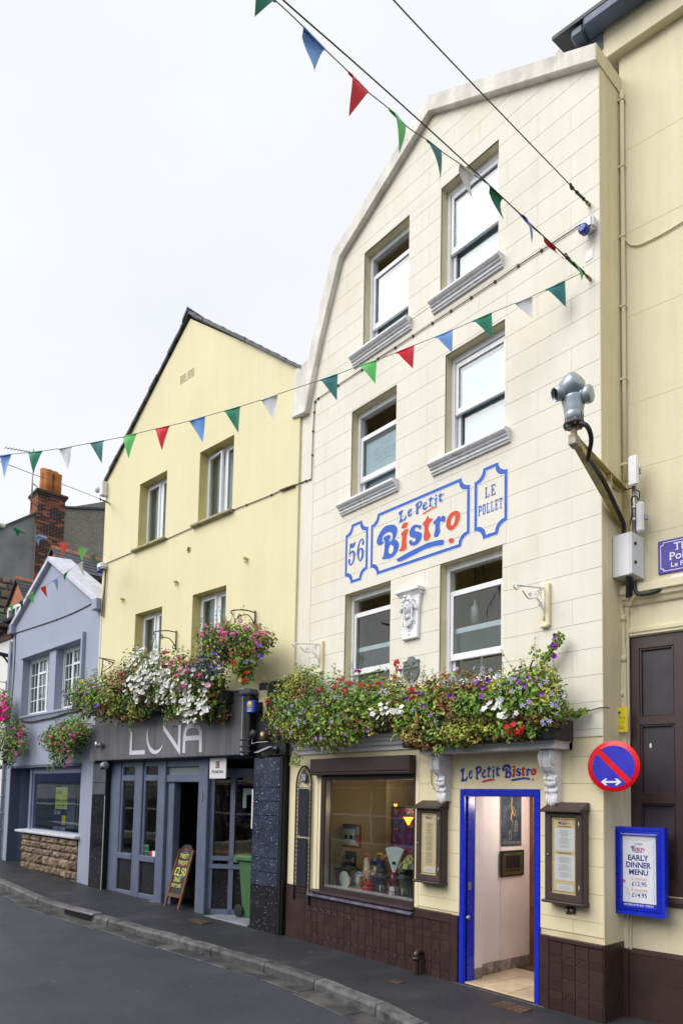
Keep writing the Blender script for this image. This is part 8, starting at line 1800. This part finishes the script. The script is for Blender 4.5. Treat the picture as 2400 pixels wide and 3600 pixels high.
wall_cable('black cable across the lilac gable',PP,[(352,2103),(330,2118),(268,2150),(200,2178),(120,2205),(80,2218),(58,2226),(55,2240),(52,2330),(44,2440),(38,2500),(33,2530)],.010)
wall_cable('bundle of black cables under the lilac window ledge',PP,[(72,2533),(110,2538),(150,2530),(190,2522),(230,2508),(275,2500)],.018,.03)
# boxes at the left corner of the club gable
s_,z_ = LP.at(367,1718,.05); t = T('floodlight_box','white box with sensor under the club gable eaves corner','box',LP,s_,z_ - .15,0); b = MB(); b.box(s_ - .07,s_ + .06,0,.12,z_ - .16,z_ + .14); b.build('box',WP_,t,bevel=.01); b = MB(); b.ball((s_ - .14,.12,z_ + .0),.07,.06,.07,12,8); b.box(s_ - .1,s_ - .06,.06,.1,z_ - .03,z_ + .03); b.build('sensor',WP_,t)
s_,z_ = LP.at(361,1996,.06); t = T('siren_box','white siren box with blue dome on the club gable corner','alarm',LP,s_,z_ - .1,0); b = MB(); b.box(s_ - .10,s_ + .10,0,.14,z_ - .03,z_ + .09); b.build('box',WP_,t,bevel=.025,seg=2); b = MB(); b.lathe((s_ - .06,.07,z_ - .11),[(.0,0),(.06,.0),(.07,.03),(.07,.09)],16); b.build('blue_dome',MATS['siren_blue'],t)
t = T('cable_pipe','cream pipe and loose cables below the corner siren','pipe',LP,s_,z_ - .9,0); b = MB(); x0 = s_ + .02; b.tube([(x0,.03,z_ - .05),(x0 - .0,.03,z_ - 1.0)],.025,8); b.build('pipe',CON,t); b = MB(); b.tube(smooth_path([(x0 + .06,.03,z_ - .05),(x0 + .08,.04,z_ - .4),(x0 + .04,.05,z_ - .7),(x0 + .02,.05,z_ - 1.0)],5),.012,5); b.build('cable',WIRE,t)
# ------------------------------------------------------------------ shop window display and ground floor room
b = MB(); b.box(-7.9,-5.0,-3.2,-3.15,.0,2.75); b.box(-7.9,-7.85,-3.15,-.3,0,2.75); b.box(-5.0,-4.95,-3.15,-1.5,0,2.75); b.box(-7.40,-7.36,-1.3,-.12,.0,2.62); b.build('room_wall',mat('lemon_room_wall',(.52,.47,.31),rough=.8,var=.05),bis)
b = MB(); b.box(-7.9,-4.9,-3.2,-.3,2.66,2.75); b.box(-7.9,-4.9,-3.2,-.3,-.02,.02); b.build('room_floor',CEIL,bis)
shelf = T('display_shelf','display shelf inside the bistro shop window','shelf',B,-6.5,.76,-.5); b = MB(); b.box(-7.36,-5.56,-1.0,-.12,.74,.775); b.build('shelf_board',mat('pale_shelf',(.45,.38,.25),rough=.6,var=.1),shelf)
for x in (-7.2,-6.4,-5.7): b = MB(); b.box(x - .02,x + .02,-.95,-.2,.3,.74); b.build('leg',DARKW,shelf)
D = lambda px,py,d: B.at(px,py,-d)
GLZ = mat('glazed_white',(.78,.78,.76),rough=.12,var=.03); DG = mat('aged_lantern_metal',(.09,.095,.085),rough=.5,metal=.4,var=.3,vscale=14)
def picture(label,px0,py0,px1,py1,d,fw,fm,im,tilt_=0.0,mount=None,split=None):
    x0,z1 = D(px0,py0,d); x1,z0 = D(px1,py1,d); t = T('framed_picture',label,'picture',B,(x0 + x1) / 2,z0,-d)
    R_ = Matrix.Translation(((x0 + x1) / 2,-d,z0)) @ Matrix.Rotation(tilt_,4,'Y') @ Matrix.Translation((-(x0 + x1) / 2,d,-z0))
    b = MB(); b.M = R_; b.extr([rect(x0,x1,z0,z1),rect(x0 + fw,x1 - fw,z0 + fw,z1 - fw)[::-1]],-d - .02,-d + .01); b.build('picture_frame',fm,t,bevel=.003)
    b = MB(); b.M = R_; X = lambda f_: x0 + fw + (x1 - x0 - 2 * fw) * f_; Z_ = lambda f_: z0 + fw + (z1 - z0 - 2 * fw) * f_; b.mi = 0; b.box(X(0),X(1),-d - .015,-d - .005,Z_(0),Z_(1))
    for i,(a,c,e,f_,mi) in enumerate(split or []): b.mi = mi; b.box(X(a),X(c),-d - .006,-d - .004 + .0004 * i,Z_(e),Z_(f_))
    b.build('picture_print',im,t)
C_ = lambda n,c: mat(n,c,rough=.5,var=.15,vscale=20)
cols = [C_('paint_sand',(.55,.40,.18)),C_('paint_blue',(.06,.20,.50)),C_('paint_green',(.12,.38,.20)),C_('paint_cream',(.68,.58,.38)),C_('paint_dark',(.03,.05,.08)),C_('paint_white',(.7,.7,.66)),C_('paint_red',(.5,.06,.10)),C_('paint_ochre',(.55,.30,.06)),C_('paint_violet',(.18,.05,.40)),C_('paint_grey',(.35,.36,.36))]
picture('framed painting of a wine bar counter with blue arch in the shop window',1152,2892,1266,2982,.45,.028,DARKW,cols,split=[(0,1,.6,1,0),(0,.2,.62,.98,2),(.28,.92,.3,1,1),(.33,.86,.52,.84,3),(.33,.86,.33,.52,4),(.0,1,0,.3,3),(.0,.12,.3,.6,6),(.9,1,.1,.6,6)] + [(.40 + .08 * k,.435 + .08 * k,.34,.55,5 if k % 2 else 4) for k in range(6)])
picture('framed black and white street photograph below the wine bar painting',1160,2985,1248,3056,.50,.022,IRON,cols,split=[(0,1,0,1,9),(0,1,.7,1,4),(.08,.9,.55,.68,4),(.1,.3,.15,.5,5),(.4,.55,.2,.6,5),(.65,.9,.05,.4,4),(.08,.5,.0,.14,4)])
picture('small sepia photograph in a leaning wooden frame',1146,3047,1184,3124,.30,.016,WOOD,cols,-.10,split=[(0,1,0,1,3),(.1,.9,.55,.95,6),(.2,.45,.25,.6,5),(.5,.75,.2,.5,5),(0,1,0,.18,0)])
picture('small dark framed picture on the far wall of the bistro room',1297,2850,1319,2900,1.8,.02,STEEL,cols,split=[(0,1,0,1,4),(.3,.7,.3,.7,9)])
sp = []
random.seed(3)
for i in range(3):
    for k in range(4):
        for j in range(6): a,c = i / 3 + ru(.02,.2),k / 4 + ru(.02,.16); sp.append((a,min((i + 1) / 3 - .02,a + ru(.08,.2)),c,min((k + 1) / 4 - .02,c + ru(.04,.12)),random.choice((6,8,1,7,6,8))))
picture('large abstract painting in magenta violet and orange behind the shop window',1376,2835,1462,3020,1.2,.015,cols[4],[cols[8]] + cols[1:],split=sp)
random.seed(17)
def plate_disc(label,px,py,rx,ry,d,rim,deco):
    s_,z_ = D(px,py,d); r = .5 * (D(px + 0,py - ry,d)[1] - D(px,py + ry,d)[1]); t = T('plate',label,'plate',B,s_,z_ - r,-d)
    b = MB(); b.M = Matrix.Translation((s_,-d,z_)) @ Matrix.Rotation(-.12,4,'X') @ Matrix.Scale(.86,4,(1,0,0)); b.mi = 0; b.lathe((0,0,0),[(r,.0),(r * .98,.012),(r * .66,-.004),(r * .6,-.008),(0,-.009)],32,'y'); b.mi = 1
    if rim:
        for k in range(36): a = 2 * PI * k / 36; b.face([(math.cos(a - .05) * r * .72,.003,math.sin(a - .05) * r * .72),(math.cos(a + .05) * r * .72,.003,math.sin(a + .05) * r * .72),(math.cos(a + .06) * r * .95,.0118,math.sin(a + .06) * r * .95),(math.cos(a - .06) * r * .95,.0118,math.sin(a - .06) * r * .95)])
    for (u,v_,q,mi) in deco: b.mi = mi; b.lathe((u * r,-.006,v_ * r),[(q * r,0),(0,.001)],8,'y')
    b.build('plate',[GLZ,C_('glaze_blue',(.03,.06,.42)),cols[6],cols[2]],t)
plate_disc('white oval dish with small red flowers in the shop window',1212,3093,21,31,.28,False,[(.2,.3,.12,2),(.45,.2,.10,2),(.2,-.1,.16,3),(.35,-.25,.10,1)])
plate_disc('white plate with striped blue rim in the shop window',1265,3094,20,30,.30,True,[])
def lantern(label,px0,py0,px1,py1,d):
    x0,z1 = D(px0,py0,d); x1,_ = D(px1,py1,d); z0 = .775; z1 = max(z1,z0 + .3); cx = (x0 + x1) / 2; r = (x1 - x0) / 2; t = T('lantern',label,'lantern',B,cx,z0,-d); H = z1 - z0
    b = MB()
    for sx in (-1,1):
        for sy in (-1,1): b.box(cx + sx * r * .8 - .008,cx + sx * r * .8 + .008,-d + sy * r * .8 - .008,-d + sy * r * .8 + .008,z0 + .02,z0 + H * .62)
    b.box(cx - r * .9,cx + r * .9,-d - r * .9,-d + r * .9,z0,z0 + .025); b.box(cx - r,cx + r,-d - r,-d + r,z0 + H * .62,z0 + H * .66); b.build('lantern_frame',DG,t,bevel=.003)
    b = MB(); b.lathe((cx,-d,z0 + H * .66),[(r * 1.15,0),(r * .9,H * .05),(r * .5,H * .10),(r * .5,H * .2),(r * .62,H * .21),(r * .4,H * .27),(r * .08,H * .30),(r * .06,H * .34),(0,H * .35)],14); b.build('lantern_roof',DG,t)
    b = MB()
    for s2 in (-1,1): b.box(cx - r * .78,cx + r * .78,-d + s2 * r * .8 - .002,-d + s2 * r * .8 + .002,z0 + .03,z0 + H * .61)
    b.build('pane',MATS['clear_glass'],t)
    b = MB(); b.lathe((cx,-d,z0 + .025),[(r * .3,0),(r * .3,H * .25),(r * .05,H * .26),(0,H * .3)],10); b.build('candle',GLZ,t)
lantern('dark metal lantern behind the white oval dish',1206,3020,1247,3130,.48); lantern('tall grey metal lantern in the middle of the shop window',1318,3048,1366,3150,.30); lantern('grey metal lantern at the right end of the shop window',1400,3050,1436,3160,.22)
# rooster figure
s_,z_ = D(1292,3090,.42); z0 = .775; t = T('rooster_figure','painted ceramic rooster with a red comb in the shop window','figurine',B,s_,z0,-.42)
zt_ = D(1292,3000,.42)[1]; H = max(.3,zt_ - z0); WHG = mat('rooster_glaze',(.62,.50,.38),rough=.25,var=.3,vscale=25,col2=(.45,.16,.05),c2scale=22,c2lo=.5,c2hi=.6)
b = MB(); b.tube([(s_ + .03,-.42,z0 + H * .0),(s_ + .03,-.42,z0 + H * .12),(s_ + .035,-.42,z0 + H * .28),(s_ + .02,-.42,z0 + H * .46),(s_ - .005,-.42,z0 + H * .66),(s_ - .02,-.42,z0 + H * .80),(s_ - .025,-.42,z0 + H * .88)],[.06,.05,.095,.085,.055,.042,.028],14); b.tube([(s_ + .08,-.42,z0 + H * .3),(s_ + .14,-.42,z0 + H * .45),(s_ + .15,-.42,z0 + H * .6),(s_ + .11,-.42,z0 + H * .68)],[.05,.04,.03,.01],8); b.build('body',WHG,t)
b = MB()
for k in range(5): b.ball((s_ - .05 + .018 * k,-.42,z0 + H * (.93 + .03 * math.sin(k * .8))),.014,.008,.024,8,5)
b.ball((s_ - .055,-.41,z0 + H * .70),.016,.01,.04,8,5); b.ball((s_ - .03,-.395,z0 + H * .82),.018,.01,.022,8,5); b.build('comb_and_wattle',cols[6],t)
b = MB(); b.tube([(s_ - .055,-.42,z0 + H * .83),(s_ - .085,-.42,z0 + H * .81)],[.012,.002],6); b.build('beak',cols[7],t)
# shop scale
s_,_q = D(1385,3100,.36); z0 = .775; t = T('shop_scale','old red shop scale with a white fan shaped dial in the window','scale',B,s_,z0,-.36)
ap = D(1385,3068,.36); fl_,fr = D(1355,2985,.36),D(1420,2985,.36); tp = D(1387,2974,.36)
fan = [(ap[0] - .025,ap[1]),(ap[0] + .025,ap[1])] + [(fr[0] + (fl_[0] - fr[0]) * k / 8,fr[1] + (tp[1] - fr[1]) * 1.0 * math.sin(PI * k / 8) - .01) for k in range(9)]
b = MB(); b.extr([fan],-.38,-.35); b.build('dial',mat('dial_white',(.70,.73,.72),rough=.3,var=.03),t,bevel=.004)
cx = sum(p[0] for p in fan) / len(fan); b = MB(); big = grow(fan,.016); b.extr([big],-.40,-.375); b.build('dial_case',mat('maroon_enamel',(.22,.012,.03),rough=.3,var=.1),t,bevel=.004)
b = MB(); b.face([(ap[0] + .018,-.3485,ap[1] + .03),(ap[0] + .022,-.3485,ap[1] + .03),(fr[0] - .03,-.3485,fr[1] - .06),(fr[0] - .034,-.3485,fr[1] - .06)]); b.box(cx - .035,cx + .035,-.35,-.3485,tp[1] - .24,tp[1] - .20); b.build('needle_and_badge',G6,t)
b = MB(); b.lathe((s_,-.36,z0),[(.12,0),(.12,.03),(.08,.06),(.06,.12),(.07,.16),(.055,max(.2,ap[1] - z0)),(0,max(.21,ap[1] - z0 + .01))],18); b.build('scale_base',MATS['maroon_enamel'],t)
# red pot, yellow jug, bust, globe, cards
s_,_q = D(1294,3130,.2); t = T('red_pot','red enamel pot with a knobbed lid in the shop window','pot',B,s_,.775,-.2); RP_ = mat('red_enamel',(.60,.010,.015),rough=.2,var=.05)
b = MB(); b.lathe((s_,-.2,.775),[(.06,0),(.085,.01),(.095,.05),(.085,.085),(.08,.09),(0,.09)],20); b.build('pot_body',RP_,t); b = MB(); b.lathe((s_,-.2,.866),[(.088,0),(.07,.03),(.03,.05),(.015,.055),(.02,.075),(0,.08)],18); b.build('lid',RP_,t); b = MB(); b.tube(smooth_path([(s_ - .08,-.17,.83),(s_ - .06,-.1,.88),(s_ + .02,-.1,.90),(s_ + .08,-.17,.84)],5),.006,6); b.build('handle',IRON,t)
s_,_q = D(1268,3130,.2); t = T('yellow_jug','small mustard yellow figure jug beside the red pot','jug',B,s_,.775,-.2); YJ = mat('mustard_glaze',(.45,.24,.015),rough=.25,var=.15)
b = MB(); b.lathe((s_,-.2,.775),[(.04,0),(.045,.01),(.02,.03),(.035,.07),(.04,.11),(.028,.15),(.03,.18),(.035,.19),(.0,.2)],16); b.build('jug_body',YJ,t); b = MB(); b.tube(smooth_path([(s_ + .03,-.2,.94),(s_ + .065,-.2,.91),(s_ + .035,-.2,.84)],4),.007,6); b.build('handle',YJ,t)
s_,z_ = D(1336,3000,.5); t = T('ceramic_bust','dark blue glazed animal bust with gilded horns in the window','figurine',B,s_,.775,-.5); NB = mat('navy_glaze',(.02,.03,.13),rough=.15,var=.4,vscale=20,col2=(.30,.22,.10),c2scale=22,c2lo=.60,c2hi=.66); H = max(.3,z_ - .775)
b = MB(); b.tube([(s_,-.5,.775),(s_,-.5,.8),(s_ + .01,-.5,.775 + H * .4),(s_ - .01,-.5,.775 + H * .75),(s_ - .06,-.46,.775 + H * .80),(s_ - .10,-.44,.775 + H * .72)],[.10,.10,.095,.075,.055,.035],12); b.build('bust',NB,t); b = MB()
for sg in (-1,1): b.tube(smooth_path([(s_,-.5 + sg * .05,.775 + H * .82),(s_ + .05,-.5 + sg * .10,.775 + H * .98),(s_ + .13,-.5 + sg * .10,.775 + H * 1.0),(s_ + .15,-.5 + sg * .08,.775 + H * .9)],5),[.016] * 16,6)
b.build('horns',cols[7],t)
s_,z_ = D(1432,3060,.45); t = T('glass_globe','mottled amber glass globe on a stand at the right of the window','ornament',B,s_,.775,-.45); b = MB(); b.ball((s_,-.45,z_ - .02),.13,.13,.11,18,10); b.build('globe',mat('amber_mottle',(.22,.17,.08),rough=.15,var=.5,vscale=16,col2=(.05,.07,.06),c2scale=12,c2lo=.45,c2hi=.6),t); b = MB(); b.lathe((s_,-.45,.775),[(.08,0),(.03,.03),(.02,z_ - .93),(.05,z_ - .91)],14); b.build('stand',DG,t)
s_,z_ = D(1446,3010,.35); t = T('stained_glass_lamp','stained glass table lamp with yellow checks at the window edge','lamp',B,s_,.775,-.35); b = MB(); n = 16
for i in range(4):
    for k in range(n):
        r0,r1 = .04 + .032 * i,.04 + .032 * (i + 1); h0,h1 = z_ + .02 - .035 * i,z_ + .02 - .035 * (i + 1) - .01 * i; a0,a1 = 2 * PI * k / n,2 * PI * (k + 1) / n; b.mi = (k + i) % 2
        b.face([(s_ + math.cos(a0) * r0,-.35 + math.sin(a0) * r0,h0),(s_ + math.cos(a1) * r0,-.35 + math.sin(a1) * r0,h0),(s_ + math.cos(a1) * r1,-.35 + math.sin(a1) * r1,h1),(s_ + math.cos(a0) * r1,-.35 + math.sin(a0) * r1,h1)])
b.build('lamp_shade',[C_('glass_yellow',(.62,.45,.05)),C_('glass_teal',(.05,.14,.13))],t); b = MB(); b.lathe((s_,-.35,.775),[(.07,0),(.02,.03),(.018,z_ - .80),(0,z_ - .78)],12); b.build('lamp_base',DG,t)
s_,_q = D(1380,3140,.16); t = T('card_stack','white cards with olive band standing at the front of the window','cards',B,s_,.775,-.16); b = MB(); b.mi = 0; b.box(s_ - .055,s_ + .055,-.20,-.15,.775,.90); b.mi = 1; b.box(s_ - .056,s_ + .056,-.2,-.149,.83,.85); b.mi = 2; b.lathe((s_ + .01,-.149,.805),[(.018,0),(0,.001)],10,'y'); b.build('card_stack',[GLZ,cols[7],cols[4]],t)
# lit wall lamps
LIT = mat('amber_lamp_glow',(1.0,.32,.03),var=0,emit=2.2)
def wall_lamp(label,px,py,d,r,h):
    s_,z_ = D(px,py,d); t = T('wall_lamp',label,'lamp',B,s_,z_ - h,-d); b = MB(); b.lathe((s_,-d,z_ - h),[(.012,0),(r * .35,h * .3),(r * .7,h * .7),(r,h),(r * .9,h)],14); b.build('glowing_shade',LIT,t); b = MB(); b.tube(smooth_path([(s_,-d,z_ - h),(s_,-d - .03,z_ - h - .05),(s_,-d - .12,z_ - h - .04)],4),.008,6); b.build('lamp_arm',IRON,t)
wall_lamp('amber lit wall lamp high in the middle of the bistro window',1313,2822,1.5,.05,.09); wall_lamp('thin amber lit wall lamp high in the bistro window',1390,2826,1.5,.03,.11); wall_lamp('largest amber lit wall lamp before the abstract painting',1435,2873,.9,.075,.11)
for (px,py,d,e) in ((1313,2815,1.35,3),(1435,2865,.75,3)):
    s_,z_ = D(px,py,d); ld = bpy.data.lights.new('lamp_light','POINT'); ld.energy = e; ld.color = (1,.66,.33); ld.shadow_soft_size = .06; lo = bpy.data.objects.new('lamp_light',ld); COL.objects.link(lo); lo.location = B.w(s_,-d,z_ + .06)
# hallway: cycling poster stand-in and dark framed sign
HP = Plane(-4.859,0,PI / 2); D2 = lambda px,py: HP.at(px,py,.01)
x0,z1 = D2(1762,2800); x1,z0 = D2(1832,2972); t = T('poster','dark poster of a cyclist on the hall wall inside the blue door','poster',HP,(x0 + x1) / 2,z0,0)
b = MB(); b.box(x0,x1,.001,.008,z0,z1); b.build('poster_sheet',mat('poster_teal_dark',(.03,.055,.075),rough=.5,var=.4,vscale=7,col2=(.10,.13,.17),c2scale=5,c2lo=.5,c2hi=.7),t)
X = lambda f_: x0 + (x1 - x0) * f_; Z_ = lambda f_: z0 + (z1 - z0) * f_
b = MB(); b.mi = 0; yy = .010
b.tube(smooth_path([(X(.50),yy,Z_(.92)),(X(.46),yy,Z_(.82)),(X(.52),yy,Z_(.70)),(X(.62),yy,Z_(.60))],4),.012,5); b.tube([(X(.52),yy,Z_(.72)),(X(.45),yy,Z_(.55)),(X(.55),yy,Z_(.47))],.010,5); b.ball((X(.5),yy,Z_(.95)),.016,.004,.02,8,5); b.tube([(X(.48),yy,Z_(.82)),(X(.66),yy,Z_(.72)),(X(.68),yy,Z_(.60))],.007,5); b.mi = 1
for cx,cz,rr in ((.72,.40,.15),(.42,.22,.13)): b.tube([(X(cx) + math.cos(2 * PI * k / 18) * rr * .17,yy,Z_(cz) + math.sin(2 * PI * k / 18) * rr * .45) for k in range(19)],.003,4)
b.tube([(X(.42),yy,Z_(.24)),(X(.55),yy,Z_(.45)),(X(.72),yy,Z_(.42)),(X(.5),yy,Z_(.28))],.003,4); b.text('AVEC LA',X(.08),X(.32),Z_(.115),Z_(.135),yy); b.text('PETITE REINE',X(.06),X(.92),Z_(.04),Z_(.09),yy); b.build('poster_figure',[mat('poster_skin',(.45,.30,.14),var=.2),mat('poster_pale',(.42,.40,.34),var=.2)],t)
x0,z1 = D2(1757,2992); x1,z0 = D2(1838,3076); t = T('framed_sign','black framed sign with thin gold borders below the cyclist poster','sign',HP,(x0 + x1) / 2,z0,0)
b = MB(); b.box(x0,x1,.001,.025,z0,z1); b.build('sign_frame',G6,t,bevel=.006); b = MB(); yy = .0258; wd,h = x1 - x0,z1 - z0
for m_ in (.09,.13,.17): b.flat([rect(x0 + wd * m_,x1 - wd * m_,z0 + h * m_,z1 - h * m_),rect(x0 + wd * (m_ + .012),x1 - wd * (m_ + .012),z0 + h * (m_ + .012),z1 - h * (m_ + .012))[::-1]],yy)
b.text('EN CONTINUE',x0 + wd * .2,x1 - wd * .2,z0 + h * .26,z0 + h * .31,yy + .001); b.build('gold_print',mat('dull_gold',(.22,.18,.04),var=.2),t)
# first floor: pendant lamps behind the lower sashes
for px,py,d,lab in ((1668,2160,.5,'white cylinder pendant lamp behind the right first floor window'),(1694,2325,.35,'small steel pendant lamp behind the right first floor window')):
    s_,z_ = D(px,py,d); t = T('pendant_lamp',lab,'lamp',B,s_,z_ - .12,-d); b = MB(); b.lathe((s_,-d,z_ - .12),[(.05,0),(.05,.2),(.015,.24),(.012,.3)] if px < 1680 else [(.035,0),(.028,.08),(.012,.16),(.012,.3)],14); b.build('lamp_shade',GLZ if px < 1680 else STEEL,t); b = MB(); b.tube([(s_,-d,z_ + .15),(s_,-d,5.1)],.004,5); b.build('cord',IRON,t)
# the hall's small ceiling lamp, whose warm light shows on the walls inside the door
t = T('hall_lamp','small lit globe lamp on the hall ceiling inside the blue door','lamp',B,-4.3,2.04,-.85); b = MB(); b.ball((-4.3,-.85,2.07),.05,.05,.05,14,8); b.build('globe',mat('warm_globe',(1,.86,.72),var=0,emit=4.0),t); b = MB(); b.lathe((-4.3,-.85,2.11),[(.06,0),(.06,.02)],14); b.build('mount',WHITE,t)
ld = bpy.data.lights.new('hall_light','POINT'); ld.energy = 7; ld.color = (1,.88,.80); ld.shadow_soft_size = .06; lo = bpy.data.objects.new('hall_light',ld); COL.objects.link(lo); lo.location = B.w(-4.3,-.85,1.99)
# ------------------------------------------------------------------ the other side of the street (seen in the window glass)
OP = Plane(0,-2.2,PI)                          # faces +y; s = -x
def row_house(label,x0,x1,h,m,wins,fascia=None,text=None,shop=None):  # eaves set low so daylight reaches the ground floors across the street
    s0,s1 = -x1,-x0; t = T('row_house',label,'building',OP,(s0 + s1) / 2,gz((x0 + x1) / 2))
    hs = []
    n,zs = wins; wd = (s1 - s0) / n
    for z0,z1 in zs:
        for k in range(n): c = s0 + wd * (k + .5); hs.append((c - .45,c + .45,z0,z1))
    sh_ = (s0 + .35,s1 - .35,.6,2.35)
    b = MB(); b.extr([rect(s0 + .003,s1 - .003,-.4,h)] + [rect(*q)[::-1] for q in hs] + [rect(*sh_)[::-1]],-.3,0); b.build('front_wall',m,t)
    b = MB(); b.hexa([(s0,-.3,h),(s1,-.3,h),(s1,.15,h),(s0,.15,h)],[(s0,-3,h + .5),(s1,-3,h + .5),(s1,-2.9,h + .5),(s0,-2.9,h + .5)]); b.build('roof',SLATE,t)
    b = MB(); b.box(s0 + .01,s1 - .01,-.8,-.7,-.3,h); b.build('inner_wall',mat('dark_inside',(.05,.05,.055),rough=.9,var=.2),t)
    for q in hs + [sh_]:
        b = MB(); a,c,z0,z1 = q
        for p in ((a,a + .06,z0,z1),(c - .06,c,z0,z1),(a + .06,c - .06,z1 - .06,z1),(a + .06,c - .06,z0,z0 + .06)): b.box(p[0],p[1],-.16,-.08,p[2],p[3])
        b.box((a + c) / 2 - .03,(a + c) / 2 + .03,-.16,-.085,z0 + .06,z1 - .06); b.box(a + .06,c - .06,-.155,-.09,(z0 + z1) / 2 - .03,(z0 + z1) / 2 + .03)
        w_ = b.build('window',UPVC,t); b = MB(); b.box(a + .05,c - .05,-.13,-.125,z0 + .05,z1 - .05); b.build('pane',GLASS,t,w_)
    if fascia: b = MB(); b.profile([(0,2.40),(.14,2.42),(.16,3.02),(.2,3.05),(0,3.08)],s0 + .2,s1 - .2); b.build('shop_fascia',fascia,t)
    if text: b = MB(); b.text(text[0],-text[2],-text[1],text[3],text[4],.162,bold=.01); b.build('fascia_lettering',G3,t)
    return t
GR = mat('granite_front',(.30,.29,.27),rough=.85,var=.3,vscale=4,bump=.5,bscale=20); BF_ = mat('blue_fascia',(.03,.06,.26),rough=.35,var=.1)
row_house('white terrace house opposite behind the photographer',-4.6,12,3.5,mat('opp_white',(.62,.62,.60),rough=.8,var=.06),(5,[]))
row_house('cream terrace house opposite the bistro',-11.4,-4.6,3.6,mat('opp_cream',(.58,.54,.44),rough=.8,var=.06),(3,[]))
row_house('grey granite pub opposite with blue Weighbridge fascia',-19.0,-11.4,3.5,GR,(3,[]),BF_,('Weighbridge',-17.3,-12.9,2.52,2.96))
row_house('cream granite shop opposite with plain upper windows',-28,-19,3.5,mat('opp_stone',(.40,.38,.33),rough=.85,var=.2,bump=.4,bscale=20),(4,[]))
row_house('pale shop opposite with blue food hall fascia',-44,-28,3.6,mat('opp_pale',(.55,.53,.50),rough=.8,var=.08),(6,[]),BF_,('FOOD HALL',-38.5,-35.2,2.6,2.95))
